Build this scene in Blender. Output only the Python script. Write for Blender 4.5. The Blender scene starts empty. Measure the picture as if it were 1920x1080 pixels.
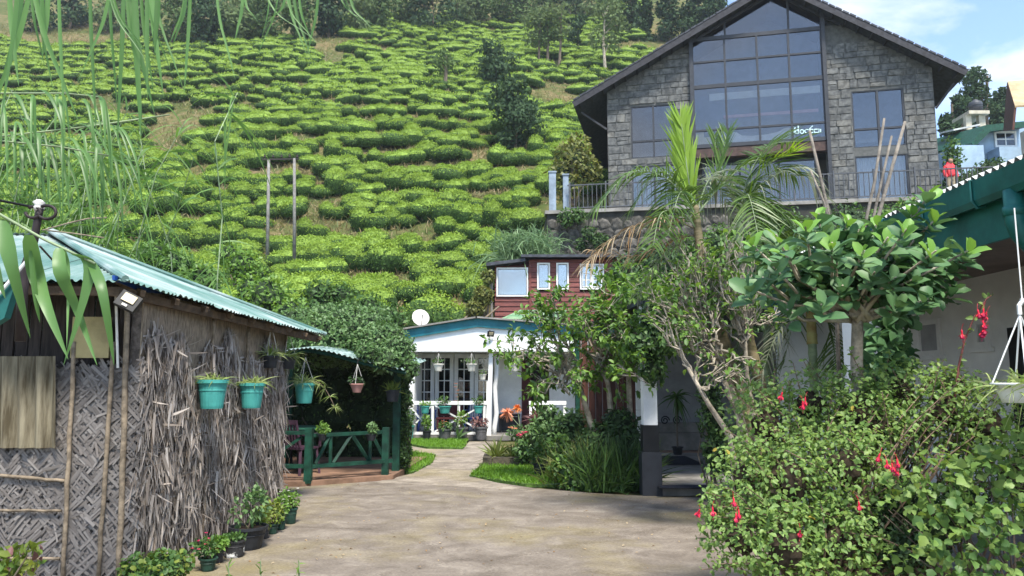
import bpy, math, random
import numpy as np
from mathutils import Vector, Matrix, noise as mnoise

random.seed(7)
rng = np.random.default_rng(11)
SC = bpy.context.scene
COL = SC.collection

# ------------------------------------------------------------------ camera
PITCH = math.radians(7.125)
CAMZ = 1.6
FPX = 1400.0
cam_d = bpy.data.cameras.new('camera')
cam_d.lens = 36.0 * FPX / 1920.0
cam_d.sensor_width = 36.0
cam_d.clip_start = 0.05
cam_d.clip_end = 2000
cam = bpy.data.objects.new('camera', cam_d)
cam.location = (0, 0, CAMZ)
cam.rotation_euler = (math.pi / 2 + PITCH, 0, 0)
COL.objects.link(cam)
SC.camera = cam

# ------------------------------------------------------------------ light
SUN_EL, SUN_AZ = math.radians(61), math.radians(163)      # azimuth from +Y, clockwise seen from above
tosun = Vector((math.cos(SUN_EL) * math.sin(SUN_AZ), math.cos(SUN_EL) * math.cos(SUN_AZ), math.sin(SUN_EL)))
sun_d = bpy.data.lights.new('sun', 'SUN')
sun_d.energy = 3.2
sun_d.angle = math.radians(12.0)
sun_d.color = (1.0, 0.94, 0.84)
sun = bpy.data.objects.new('sun', sun_d)
sun.rotation_euler = (-tosun).to_track_quat('-Z', 'Y').to_euler()
sun.location = (0, 0, 60)
COL.objects.link(sun)

world = bpy.data.worlds.new('World')
SC.world = world
world.use_nodes = True
wn, wl = world.node_tree.nodes, world.node_tree.links
wn.clear()
w_out = wn.new('ShaderNodeOutputWorld')
w_bg = wn.new('ShaderNodeBackground')
w_bg.inputs['Strength'].default_value = 0.15
w_sky = wn.new('ShaderNodeTexSky')
w_sky.sky_type = 'NISHITA'
w_sky.sun_disc = False
w_sky.sun_elevation = SUN_EL
w_sky.sun_rotation = SUN_AZ
w_sky.altitude = 1800
w_tc = wn.new('ShaderNodeTexCoord')
w_map = wn.new('ShaderNodeMapping')
w_map.inputs['Scale'].default_value = (1.0, 1.0, 2.2)
w_map.inputs['Location'].default_value = (.35, .1, .2)
w_n = wn.new('ShaderNodeTexNoise')
w_n.inputs['Scale'].default_value = 3.2
w_n.inputs['Detail'].default_value = 7
w_n.inputs['Roughness'].default_value = 0.58
w_n.inputs['Distortion'].default_value = 0.35
w_r = wn.new('ShaderNodeValToRGB')
w_r.color_ramp.elements[0].position = 0.47
w_r.color_ramp.elements[1].position = 0.64
w_mix = wn.new('ShaderNodeMixRGB')
w_mix.inputs['Color2'].default_value = (3.1, 3.3, 3.6, 1)
wl.new(w_tc.outputs['Generated'], w_map.inputs['Vector'])
wl.new(w_map.outputs['Vector'], w_n.inputs['Vector'])
wl.new(w_n.outputs['Fac'], w_r.inputs['Fac'])
wl.new(w_r.outputs['Color'], w_mix.inputs['Fac'])
wl.new(w_sky.outputs['Color'], w_mix.inputs['Color1'])
wl.new(w_mix.outputs['Color'], w_bg.inputs['Color'])
wl.new(w_bg.outputs['Background'], w_out.inputs['Surface'])

SC.view_settings.view_transform = 'Standard'
SC.view_settings.look = 'None'
SC.view_settings.gamma = 1.0
SC.view_settings.exposure = 1.42
SC.view_settings.use_curve_mapping = False
SC.render.engine = 'CYCLES'
SC.cycles.use_denoising = True
SC.cycles.max_bounces = 6
SC.cycles.diffuse_bounces = 3
SC.cycles.glossy_bounces = 3
SC.cycles.transmission_bounces = 4
SC.cycles.transparent_max_bounces = 8
SC.cycles.volume_bounces = 0
SC.cycles.caustics_reflective = False
SC.cycles.caustics_refractive = False

# ------------------------------------------------------------------ pixel -> place
CP, SP = math.cos(PITCH), math.sin(PITCH)
def ray(px, py):
    dx, dy = (px - 960) / FPX, (540 - py) / FPX
    return Vector((dx, CP - dy * SP, SP + dy * CP))
def P(px, py, Y):
    d = ray(px, py)
    return Vector((0, 0, CAMZ)) + d * (Y / d.y)
def G(px, py, z=0.0):
    d = ray(px, py)
    return Vector((0, 0, CAMZ)) + d * ((z - CAMZ) / d.z)
def onplane(px, py, o, n):
    d = ray(px, py); c = Vector((0, 0, CAMZ))
    return c + d * ((Vector(o) - c).dot(n) / d.dot(n))

# ------------------------------------------------------------------ materials
def nodes(name):
    m = bpy.data.materials.new(name); m.use_nodes = True
    t = m.node_tree
    return m, t.nodes, t.links, t.nodes['Principled BSDF']

def mat(name, col, rough=.75, var=.18, scale=5., bump=0., bscale=60., metal=0., spec=.3, col2=None, detail=5, lo=.38, hi=.62, stretch=None):
    m, N, L, b = nodes(name)
    b.inputs['Roughness'].default_value = rough
    b.inputs['Metallic'].default_value = metal
    b.inputs['Specular IOR Level'].default_value = spec
    g = N.new('ShaderNodeNewGeometry')
    vec = g.outputs['Position']
    if stretch:
        mp = N.new('ShaderNodeMapping'); mp.inputs['Scale'].default_value = stretch
        L.new(vec, mp.inputs['Vector']); vec = mp.outputs['Vector']
    n = N.new('ShaderNodeTexNoise'); n.inputs['Scale'].default_value = scale; n.inputs['Detail'].default_value = detail
    n.inputs['Roughness'].default_value = .62
    L.new(vec, n.inputs['Vector'])
    r = N.new('ShaderNodeValToRGB')
    c1 = tuple(c * (1 - var) for c in col); c2 = col2 if col2 else tuple(min(1, c * (1 + var)) for c in col)
    r.color_ramp.elements[0].position = lo; r.color_ramp.elements[0].color = (*c1, 1)
    r.color_ramp.elements[1].position = hi; r.color_ramp.elements[1].color = (*c2, 1)
    L.new(n.outputs['Fac'], r.inputs['Fac'])
    isl = N.new('ShaderNodeMixRGB'); isl.blend_type = 'MULTIPLY'; isl.inputs['Fac'].default_value = 1
    oi = N.new('ShaderNodeObjectInfo'); mr = N.new('ShaderNodeMapRange')
    mr.inputs['To Min'].default_value = 1 - var * .5; mr.inputs['To Max'].default_value = 1 + var * .5
    L.new(oi.outputs['Random'], mr.inputs['Value'])
    L.new(r.outputs['Color'], isl.inputs['Color1']); L.new(mr.outputs['Result'], isl.inputs['Color2'])
    L.new(isl.outputs['Color'], b.inputs['Base Color'])
    if bump:
        n2 = N.new('ShaderNodeTexNoise'); n2.inputs['Scale'].default_value = bscale; n2.inputs['Detail'].default_value = 6
        L.new(vec, n2.inputs['Vector'])
        bp = N.new('ShaderNodeBump'); bp.inputs['Strength'].default_value = bump; bp.inputs['Distance'].default_value = .02
        L.new(n2.outputs['Fac'], bp.inputs['Height']); L.new(bp.outputs['Normal'], b.inputs['Normal'])
    return m

def leafmat(name, cols, transl=.32, rough=.5, spec=.35):
    """colour from a random value for each leaf; light passes through the blade"""
    m, N, L, b = nodes(name)
    out = N['Material Output']
    g = N.new('ShaderNodeNewGeometry'); r = N.new('ShaderNodeValToRGB')
    e = r.color_ramp.elements
    while len(e) < len(cols): e.new(.5)
    for i, c in enumerate(cols):
        e[i].position = i / max(1, len(cols) - 1); e[i].color = (*c, 1)
    oi = N.new('ShaderNodeObjectInfo')
    ad = N.new('ShaderNodeMath'); ad.operation = 'ADD'; fr = N.new('ShaderNodeMath'); fr.operation = 'FRACT'
    L.new(g.outputs['Random Per Island'], ad.inputs[0]); L.new(oi.outputs['Random'], ad.inputs[1])
    L.new(ad.outputs[0], fr.inputs[0])
    L.new(fr.outputs[0], r.inputs['Fac'])
    L.new(r.outputs['Color'], b.inputs['Base Color'])
    b.inputs['Roughness'].default_value = rough; b.inputs['Specular IOR Level'].default_value = spec
    t = N.new('ShaderNodeBsdfTranslucent'); hs = N.new('ShaderNodeHueSaturation')
    hs.inputs['Hue'].default_value = .485; hs.inputs['Saturation'].default_value = 1.1; hs.inputs['Value'].default_value = 1.25
    L.new(r.outputs['Color'], hs.inputs['Color']); L.new(hs.outputs['Color'], t.inputs['Color'])
    mx = N.new('ShaderNodeMixShader'); mx.inputs['Fac'].default_value = transl
    L.new(b.outputs['BSDF'], mx.inputs[1]); L.new(t.outputs['BSDF'], mx.inputs[2]); L.new(mx.outputs['Shader'], out.inputs['Surface'])
    return m

def glassmat(name, tint=(.55, .6, .65), refl=.3, rough=.02):
    m, N, L, b = nodes(name); N.remove(b)
    out = N['Material Output']
    tr = N.new('ShaderNodeBsdfTransparent'); tr.inputs['Color'].default_value = (*tint, 1)
    gl = N.new('ShaderNodeBsdfGlossy'); gl.inputs['Roughness'].default_value = rough; gl.inputs['Color'].default_value = (.88, .85, .82, 1)
    fr = N.new('ShaderNodeFresnel'); fr.inputs['IOR'].default_value = 1.5
    ad = N.new('ShaderNodeMath'); ad.operation = 'ADD'; ad.inputs[1].default_value = refl; ad.use_clamp = True
    L.new(fr.outputs['Fac'], ad.inputs[0])
    mx = N.new('ShaderNodeMixShader')
    L.new(ad.outputs[0], mx.inputs['Fac']); L.new(tr.outputs[0], mx.inputs[1]); L.new(gl.outputs[0], mx.inputs[2])
    L.new(mx.outputs[0], out.inputs['Surface'])
    return m

M = {}
M['white'] = mat('white_paint', (.74, .75, .74), .6, .06, 3, .05, 30)
M['offwhite'] = mat('off_white_wall', (.76, .77, .76), .8, .08, 2.2, .15, 25)
M['greywall'] = mat('grey_wall', (.34, .35, .36), .85, .15, 2.2, .15, 25)
M['teal'] = mat('teal_fascia', (.018, .16, .20), .5, .18, 3)
M['gutter'] = mat('green_gutter', (.012, .095, .085), .42, .25, 4, .05, 20)
M['soffit'] = mat('brown_soffit', (.20, .155, .13), .8, .15, 3)
M['tealpot'] = mat('teal_plastic', (.055, .29, .26), .5, .12, 9)
M['darkpot'] = mat('dark_plastic', (.022, .024, .028), .5, .25, 9)
M['greypot'] = mat('grey_plastic', (.10, .10, .105), .6, .25, 9)
M['greenpot'] = mat('green_plastic', (.018, .05, .035), .55, .3, 9)
M['pinkpot'] = mat('pink_plastic', (.42, .22, .19), .6, .12, 9)
M['cream'] = mat('cream_plastic', (.62, .60, .54), .6, .12, 9)
M['soil'] = mat('soil', (.035, .022, .014), .95, .4, 30, .6, 80)
M['greenwood'] = mat('green_painted_wood', (.007, .048, .030), .6, .4, 8, .15, 40)
M['iron'] = mat('dark_iron', (.03, .022, .022), .55, .3, 12)
M['black'] = mat('black_paint', (.012, .013, .015), .5, .3, 6)
M['charcoal'] = mat('charcoal_frame', (.035, .038, .045), .45, .15, 6)
M['slate'] = mat('slate_stone', (.105, .11, .112), .85, .35, 4.5, .6, 14, col2=(.155, .158, .153))
M['slate_b'] = mat('slate_stone_dark', (.092, .097, .10), .85, .35, 4.5, .6, 14, col2=(.14, .144, .141))
M['slate_c'] = mat('slate_stone_tan', (.115, .115, .106), .85, .35, 4.5, .6, 14, col2=(.17, .168, .156))
M['mortar'] = mat('mortar', (.10, .103, .10), .95, .2, 6)
M['rubble'] = mat('rubble_stone', (.055, .053, .046), .9, .4, 4, .6, 20, col2=(.12, .112, .098))
M['rubble_dark'] = mat('rubble_joint', (.03, .03, .026), .95, .3, 3)
M['darkroof'] = mat('dark_roof_tile', (.045, .05, .062), .7, .3, 6, .2, 20)
M['darkwood'] = mat('dark_timber', (.03, .03, .036), .7, .3, 6)
M['redboard'] = mat('red_weatherboard', (.155, .047, .039), .6, .25, 3, .15, 40, stretch=(1, 1, 6))
M['maroon'] = mat('maroon_paint', (.065, .015, .016), .6, .25, 5)
M['brownwood'] = mat('brown_boards', (.085, .033, .022), .65, .35, 6, .2, 40, stretch=(4, 4, .6))
M['roofgreen'] = mat('green_sheet', (.10, .26, .13), .5, .25, 1.6, .05, 20, col2=(.26, .36, .22))
M['rafter'] = mat('rough_timber', (.10, .068, .042), .9, .35, 9, .3, 60)
M['bamboo'] = mat('old_bamboo', (.19, .15, .105), .8, .35, 14, .2, 40)
M['strawback'] = mat('thatch_backing', (.12, .10, .086), .95, .4, 18, .5, 70)
M['mat'] = mat('bamboo_mat', (.23, .185, .135), .9, .35, 20, .6, 60, stretch=(2.2, 2.2, .5))
M['board'] = mat('pale_board', (.30, .25, .12), .8, .2, 4, .1, 30)
M['asbestos'] = mat('weathered_sheet', (.11, .088, .05), .85, .35, 6, .3, 40, stretch=(2.5, 2.5, .25), col2=(.25, .22, .15))
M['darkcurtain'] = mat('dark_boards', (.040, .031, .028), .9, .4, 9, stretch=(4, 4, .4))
M['concrete_floor'] = mat('tile_floor', (.20, .12, .08), .8, .3, 3, .1, 30)
M['slabgrey'] = mat('slab', (.20, .19, .175), .8, .25, 3, .2, 40)
M['mat_blue'] = mat('door_mat', (.015, .018, .03), .95, .3, 30, .5, 150)
M['blueplastic'] = mat('blue_plastic', (.012, .03, .15), .45, .2, 6)
M['purple'] = mat('plum_plastic', (.06, .03, .05), .5, .2, 6)
M['pole'] = mat('weathered_pole', (.165, .16, .15), .85, .25, 5, .2, 30)
M['bark'] = mat('bark', (.12, .095, .07), .9, .35, 8, .6, 50, stretch=(1, 1, .35))
M['palebark'] = mat('pale_bark', (.27, .235, .18), .85, .3, 8, .5, 50, col2=(.44, .39, .31))
M['palmbark'] = mat('palm_trunk', (.13, .12, .055), .7, .35, 3, .3, 30, stretch=(1, 1, 5), col2=(.27, .22, .13))
M['palmgreen'] = mat('palm_shaft', (.21, .27, .15), .6, .3, 3, .1, 30, stretch=(1, 1, 3))
M['dish'] = mat('dish_grey', (.58, .56, .52), .6, .15, 8)
M['cord'] = mat('pale_cord', (.55, .54, .50), .8, .1, 20)
M['blueWall'] = mat('pale_blue_wall', (.30, .42, .55), .8, .12, 1.5)
M['tanroof'] = mat('tan_sheet_roof', (.42, .31, .18), .7, .2, 2)
M['lamp_glass'] = mat('lamp_reflector', (.55, .47, .30), .25, .15, 20, spec=.6)
M['curtain'] = mat('pale_curtain', (.60, .62, .63), .9, .12, 12, .2, 20, stretch=(6, 6, .3))
M['room'] = mat('room_wall', (.22, .235, .255), .9, .12, 2)
M['beam'] = mat('pale_beam', (.62, .66, .66), .8, .06, 3)
M['yellowbox'] = mat('pale_yellow_card', (.62, .58, .42), .8, .08, 3)
M['pinkcloth'] = mat('pink_cloth', (.62, .38, .42), .8, .1, 3)
M['red'] = mat('red_jacket', (.62, .05, .06), .7, .1, 8)
M['khaki'] = mat('khaki_trousers', (.32, .27, .19), .8, .1, 8)
M['skin'] = mat('skin', (.32, .19, .13), .6, .08, 8)
M['tank'] = mat('black_tank', (.05, .055, .065), .5, .15, 4)
M['tantower'] = mat('tan_concrete', (.46, .42, .33), .85, .15, 3)
M['letter'] = mat('pale_cyan_letters', (.62, .82, .86), .5, .05, 4)
M['glass'] = glassmat('window_glass', (.84, .85, .86), .055, .08)
M['glass_dark'] = glassmat('door_glass', (.35, .40, .45), .03, .03)
M['glass_porch'] = glassmat('porch_glass', (.75, .78, .80), .22, .02)
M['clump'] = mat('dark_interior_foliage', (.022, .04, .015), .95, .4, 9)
# ------------------------------------------------------------------ mesh helpers
def wm(o):
    m = o.matrix_basis.copy()
    if o.parent: m = wm(o.parent) @ o.matrix_parent_inverse @ m
    return m

def tag(o, label=None, cat=None, group=None, kind=None):
    if label: o['label'] = label
    if cat: o['category'] = cat
    if group: o['group'] = group
    if kind: o['kind'] = kind
    return o

def thing(name, label, cat, loc=(0, 0, 0), rotz=0., group=None):
    o = bpy.data.objects.new(name, None)
    o.empty_display_size = .1
    o.location = loc; o.rotation_euler = (0, 0, rotz)
    COL.objects.link(o)
    return tag(o, label, cat, group)

def link(name, me, parent=None, world=True, basis=None):
    o = bpy.data.objects.new(name, me)
    COL.objects.link(o)
    if basis is not None: o.matrix_basis = basis
    if parent is not None:
        o.parent = parent
        if world: o.matrix_parent_inverse = wm(parent).inverted()
    return o

def np_mesh(name, V, faces, mats, midx=None, smooth=False):
    """V (n,3); faces: list of int arrays (k, 3 or 4)"""
    me = bpy.data.meshes.new(name)
    V = np.asarray(V, np.float32)
    me.vertices.add(len(V)); me.vertices.foreach_set('co', V.ravel())
    loops = np.concatenate([f.ravel() for f in faces]).astype(np.int32)
    tot = np.concatenate([np.full(len(f), f.shape[1], np.int32) for f in faces])
    st = np.concatenate([[0], np.cumsum(tot)[:-1]]).astype(np.int32)
    me.loops.add(len(loops)); me.loops.foreach_set('vertex_index', loops)
    me.polygons.add(len(tot)); me.polygons.foreach_set('loop_start', st); me.polygons.foreach_set('loop_total', tot)
    if midx is not None: me.polygons.foreach_set('material_index', np.asarray(midx, np.int32))
    if smooth: me.polygons.foreach_set('use_smooth', np.ones(len(tot), bool))
    for m in (mats if isinstance(mats, (list, tuple)) else [mats]): me.materials.append(m)
    me.update(calc_edges=True)
    return me

class MB:
    def __init__(s): s.v = []; s.f = []; s.m = []; s.cur = 0
    def add(s, vs, fs):
        b = len(s.v); s.v += [tuple(v) for v in vs]
        for f in fs: s.f.append(tuple(i + b for i in f)); s.m.append(s.cur)
        return s
    def box(s, c, size, rz=0., rot=None):
        x, y, z = [a / 2 for a in size]
        R = rot if rot is not None else Matrix.Rotation(rz, 3, 'Z')
        c = Vector(c)
        vs = [c + R @ Vector((sx * x, sy * y, sz * z)) for sz in (-1, 1) for sy in (-1, 1) for sx in (-1, 1)]
        return s.add(vs, [(0, 2, 3, 1), (4, 5, 7, 6), (0, 1, 5, 4), (2, 6, 7, 3), (0, 4, 6, 2), (1, 3, 7, 5)])
    def bb(s, lo, hi):
        lo, hi = Vector(lo), Vector(hi)
        return s.box((lo + hi) / 2, hi - lo)
    def beam(s, a, b, w, h, up=(0, 0, 1)):
        a, b = Vector(a), Vector(b); d = (b - a)
        x = d.normalized(); y = Vector(up).cross(x)
        if y.length < 1e-4: y = Vector((0, 1, 0)).cross(x)
        y.normalize(); z = x.cross(y)
        R = Matrix((x, y, z)).transposed()
        return s.box((a + b) / 2, (d.length, w, h), rot=R)
    def tube(s, pts, rad, n=8, cap=True):
        pts = [Vector(p) for p in pts]
        if not isinstance(rad, (list, tuple, np.ndarray)): rad = [rad] * len(pts)
        vs = []; prev = None
        for i, p in enumerate(pts):
            d = pts[min(i + 1, len(pts) - 1)] - pts[max(i - 1, 0)]
            if d.length < 1e-9: d = Vector((0, 0, 1))
            d.normalize()
            if prev is None:
                a = Vector((0, 0, 1)) if abs(d.z) < .9 else Vector((1, 0, 0))
                u = a.cross(d).normalized()
            else:
                u = (prev - d * prev.dot(d))
                u = u.normalized() if u.length > 1e-6 else Vector((1, 0, 0))
            prev = u; w = d.cross(u)
            for k in range(n):
                t = 2 * math.pi * k / n
                vs.append(p + (u * math.cos(t) + w * math.sin(t)) * rad[i])
        fs = []
        for i in range(len(pts) - 1):
            for k in range(n):
                a = i * n + k; b = i * n + (k + 1) % n
                fs.append((a, b, b + n, a + n))
        if cap:
            fs.append(tuple(range(n - 1, -1, -1))); fs.append(tuple((len(pts) - 1) * n + k for k in range(n)))
        return s.add(vs, fs)
    def lathe(s, prof, c=(0, 0, 0), n=20, rx=1., ry=1.):
        c = Vector(c); vs = []
        for r, z in prof:
            for k in range(n):
                t = 2 * math.pi * k / n
                vs.append(c + Vector((r * rx * math.cos(t), r * ry * math.sin(t), z)))
        fs = []
        for i in range(len(prof) - 1):
            for k in range(n):
                a = i * n + k; b = i * n + (k + 1) % n
                fs.append((a, b, b + n, a + n))
        return s.add(vs, fs)
    def poly(s, pts, thick):
        """polygon (list of vectors, one plane) pushed along THICK into a slab"""
        pts = [Vector(p) for p in pts]; t = Vector(thick); n = len(pts)
        return s.add(pts + [p + t for p in pts],
                     [tuple(range(n)), tuple(range(2 * n - 1, n - 1, -1))] + [(i, i + n, (i + 1) % n + n, (i + 1) % n) for i in range(n)])
    def corrugated(s, o, u, v, pitch, amp, nv=2):
        """wavy sheet: waves run along v, spaced along u"""
        o, u, v = Vector(o), Vector(u), Vector(v)
        n = u.cross(v).normalized(); k = max(4, int(u.length / pitch * 6))
        vs = []
        for j in range(nv):
            for i in range(k + 1):
                vs.append(o + u * (i / k) + v * (j / (nv - 1)) + n * amp * math.sin(i / k * u.length / pitch * 2 * math.pi))
        fs = [(j * (k + 1) + i, j * (k + 1) + i + 1, (j + 1) * (k + 1) + i + 1, (j + 1) * (k + 1) + i) for j in range(nv - 1) for i in range(k)]
        return s.add(vs, fs)
    def mesh(s, name, mats, smooth=False):
        me = bpy.data.meshes.new(name)
        me.from_pydata(s.v, [], s.f)
        for m in (mats if isinstance(mats, (list, tuple)) else [mats]): me.materials.append(m)
        if len(set(s.m)) > 1: me.polygons.foreach_set('material_index', s.m)
        if smooth: me.polygons.foreach_set('use_smooth', [True] * len(s.f))
        me.update()
        return me
    def build(s, name, mats, parent=None, smooth=False, world=True, loc=None, label=None, kind=None):
        if loc is not None:
            L = Vector(loc); s.v = [tuple(Vector(v) - L) for v in s.v]
        o = link(name, s.mesh(name, mats, smooth), parent, world, Matrix.Translation(loc) if loc is not None else None)
        if label: o['label'] = label
        if kind: o['kind'] = kind
        return o

def dup(root, loc=None, rotz=None, label=None, group=None, parent=None, scale=None):
    c = root.copy(); COL.objects.link(c)
    if parent is not None: c.parent = parent
    if loc is not None: c.location = loc
    if rotz is not None: c.rotation_euler = (0, 0, rotz)
    if scale is not None: c.scale = (scale,) * 3 if not isinstance(scale, (tuple, list)) else scale
    if label: c['label'] = label
    if group: c['group'] = group
    for ch in root.children: dup(ch, parent=c)
    return c

# ------------------------------------------------------------------ leaves
def unit(a):
    a = np.asarray(a, float); return a / np.maximum(np.linalg.norm(a, axis=-1, keepdims=True), 1e-9)
def rdir(n, up=0.):
    d = rng.normal(size=(n, 3)); d[:, 2] += up; return unit(d)
def frames(d, nrm):
    x = unit(d); y = unit(np.cross(nrm, x)); z = np.cross(x, y); return x, y, z

LEAF_S = np.array([[0, 0, 0], [.33, -.5, .10], [.33, 0, .0], [.33, .5, .10], [.70, -.40, .02], [.70, 0, -.08], [.70, .40, .02], [1, 0, -.22]])
LEAF_T = np.array([[0, 1, 2], [0, 2, 3], [4, 7, 5], [5, 7, 6]]); LEAF_Q = np.array([[1, 4, 5, 2], [2, 5, 6, 3]])
OVAL_S = np.array([[0, 0, 0], [.18, -.28, .05], [.18, 0, 0], [.18, .28, .05], [.5, -.48, .10], [.5, 0, .0], [.5, .48, .10], [.82, -.36, .05], [.82, 0, -.05], [.82, .36, .05], [1, 0, -.10]])
OVAL_T = np.array([[0, 1, 2], [0, 2, 3], [7, 10, 8], [8, 10, 9]]); OVAL_Q = np.array([[1, 4, 5, 2], [2, 5, 6, 3], [4, 7, 8, 5], [5, 8, 9, 6]])
DIA_S = np.array([[0, 0, 0], [.45, -.5, .08], [1, 0, -.1], [.45, .5, .08]])
DIA_Q = np.array([[0, 1, 2, 3]])
TOOTH_S = np.array([[0, 0, 0], [.22, -.38, .06], [.40, -.50, .10], [.55, -.34, .05], [.72, -.36, .04], [1, 0, -.18], [.72, .36, .04], [.55, .34, .05], [.40, .50, .10], [.22, .38, .06], [.5, 0, -.03]])
TOOTH_T = np.array([[10, i, i + 1] for i in range(0, 9)] + [[10, 9, 0]])
SHAPES = {'leaf': (LEAF_S, LEAF_T, LEAF_Q), 'oval': (OVAL_S, OVAL_T, OVAL_Q), 'dia': (DIA_S, None, DIA_Q), 'tooth': (TOOTH_S, TOOTH_T, None)}

def leaf_arrays(pos, d, nrm, Ln, Wd, shape):
    S, T, Q = SHAPES[shape]
    x, y, z = frames(d, nrm); n = len(pos); k = len(S)
    Ln = np.broadcast_to(Ln, n)[:, None, None]; Wd = np.broadcast_to(Wd, n)[:, None, None]
    V = pos[:, None, :] + x[:, None, :] * S[None, :, 0:1] * Ln + y[:, None, :] * S[None, :, 1:2] * Wd + z[:, None, :] * S[None, :, 2:3] * Ln
    off = (np.arange(n) * k)[:, None, None]
    F = []
    if T is not None: F.append((T[None] + off).reshape(-1, T.shape[1]))
    if Q is not None: F.append((Q[None] + off).reshape(-1, 4))
    return V.reshape(-1, 3), F

def leaves(name, pos, d, nrm, Ln, Wd, m, parent=None, shape='leaf', kind=None, smooth=False):
    V, F = leaf_arrays(np.asarray(pos, float), d, nrm, Ln, Wd, shape)
    o = link(name, np_mesh(name, V, F, m, smooth=smooth), parent)
    if kind: o['kind'] = kind
    return o

def leaf_objects(name, pos, d, nrm, Ln, Wd, mats, parent, shape='leaf'):
    """each leaf an object of its own, all sharing one mesh for each material"""
    ms = []
    for m in mats:
        V, F = leaf_arrays(np.zeros((1, 3)), np.array([[1., 0, 0]]), np.array([[0., 0, 1]]), 1., 1., shape)
        ms.append(np_mesh(name, V, F, m))
    x, y, z = frames(d, nrm); n = len(pos); Ln = np.broadcast_to(Ln, n); Wd = np.broadcast_to(Wd, n)
    pi = wm(parent).inverted()
    for i in range(n):
        B = Matrix((tuple(x[i] * Ln[i]) + (pos[i][0],), tuple(y[i] * Wd[i]) + (pos[i][1],), tuple(z[i] * Ln[i]) + (pos[i][2],), (0, 0, 0, 1)))
        B = Matrix(((x[i][0] * Ln[i], y[i][0] * Wd[i], z[i][0] * Ln[i], pos[i][0]),
                    (x[i][1] * Ln[i], y[i][1] * Wd[i], z[i][1] * Ln[i], pos[i][1]),
                    (x[i][2] * Ln[i], y[i][2] * Wd[i], z[i][2] * Ln[i], pos[i][2]), (0, 0, 0, 1)))
        o = bpy.data.objects.new(name, ms[i % len(ms)])
        COL.objects.link(o); o.matrix_basis = B; o.parent = parent; o.matrix_parent_inverse = pi

def blade_arrays(pos, d, Ln, Wd, droop, segs=4, side=None, shape=None):
    """ribbons that start along d and bend down by droop (share of the length)"""
    pos = np.asarray(pos, float); n = len(pos); d = unit(d)
    Ln = np.broadcast_to(Ln, n).astype(float); Wd = np.broadcast_to(Wd, n).astype(float); droop = np.broadcast_to(droop, n).astype(float)
    if side is None:
        r = rng.normal(size=(n, 3)); side = unit(np.cross(d, r))
    s = np.linspace(0, 1, segs + 1)
    c = pos[:, None] + d[:, None] * (s[None, :, None] * Ln[:, None, None])
    c[:, :, 2] -= (s[None, :] ** 2) * (droop * Ln)[:, None]
    w = (np.interp(s, *shape) if shape else np.interp(s, [0, .15, .5, 1], [.55, 1, .8, .02]))
    hw = side[:, None] * (w[None, :, None] * Wd[:, None, None] * .5)
    V = np.stack([c - hw, c + hw], 2).reshape(-1, 3)
    k = 2 * (segs + 1)
    Q = np.array([[2 * i, 2 * i + 1, 2 * i + 3, 2 * i + 2] for i in range(segs)])
    F = (Q[None] + (np.arange(n) * k)[:, None, None]).reshape(-1, 4)
    return V, [F]

def blades(name, pos, d, Ln, Wd, droop, m, parent=None, segs=4, side=None, kind=None, shape=None):
    V, F = blade_arrays(pos, d, Ln, Wd, droop, segs, side, shape)
    o = link(name, np_mesh(name, V, F, m, smooth=True), parent)
    if kind: o['kind'] = kind
    return o

def blob_points(blobs, n, shell=.55):
    """points in ellipsoid blobs [(c, r)], denser towards the skin; returns pos and outward"""
    vol = np.array([np.prod(b[1]) ** (2 / 3) for b in blobs]); pr = vol / vol.sum()
    idx = rng.choice(len(blobs), n, p=pr)
    c = np.array([b[0] for b in blobs], float)[idx]; r = np.array([b[1] for b in blobs], float)[idx]
    d = rdir(n); rad = shell + (1 - shell) * rng.random(n) ** .7 + rng.normal(0, .07, n)
    return c + d * r * rad[:, None], unit(d * r)

def inside(p, blobs, k):
    m = np.zeros(len(p), bool)
    for c, r in blobs: m |= ((((p - np.array(c)) / (np.array(r) * k)) ** 2).sum(1) < 1)
    return m

# foliage colours
LM = {}
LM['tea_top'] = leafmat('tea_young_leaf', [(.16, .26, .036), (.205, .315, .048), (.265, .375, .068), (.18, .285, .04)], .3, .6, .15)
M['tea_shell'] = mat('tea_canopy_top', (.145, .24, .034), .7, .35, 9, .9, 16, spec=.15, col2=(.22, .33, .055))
M['tea_shell_side'] = mat('tea_canopy_shaded_side', (.026, .056, .016), .8, .4, 9, .9, 16, spec=.1, col2=(.055, .105, .026))  # older foliage, darkened further: shade on the bush sides is in the colour
LM['tea_side'] = leafmat('tea_old_shaded_leaf', [(.035, .075, .018), (.055, .11, .025), (.08, .15, .03)], .2, .6, .15)  # older leaves, their dark tone also carrying painted side shade
LM['far'] = leafmat('far_tree_leaf', [(.055, .095, .035), (.075, .125, .042), (.10, .155, .055)], .25, .7, .1)
LM['far_dark'] = leafmat('far_dark_leaf', [(.028, .055, .026), (.04, .075, .034), (.055, .095, .042)], .2, .7, .1)
LM['far_pale'] = leafmat('far_pale_leaf', [(.09, .135, .055), (.13, .18, .075), (.11, .155, .06)], .3, .7, .1)
LM['olive'] = leafmat('olive_leaf', [(.12, .13, .035), (.17, .18, .045), (.10, .14, .03)], .3)
LM['creeper'] = leafmat('creeper_leaf', [(.075, .15, .05), (.12, .215, .075), (.17, .27, .11), (.09, .175, .06)], .3)
LM['dark'] = leafmat('dark_leaf', [(.022, .052, .018), (.035, .075, .022), (.05, .095, .03)], .2)
LM['mid'] = leafmat('mid_leaf', [(.05, .11, .028), (.075, .15, .038), (.105, .20, .05)], .32)
LM['fresh'] = leafmat('fresh_leaf', [(.09, .18, .03), (.13, .25, .04), (.18, .31, .06), (.10, .20, .035)], .35)
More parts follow.
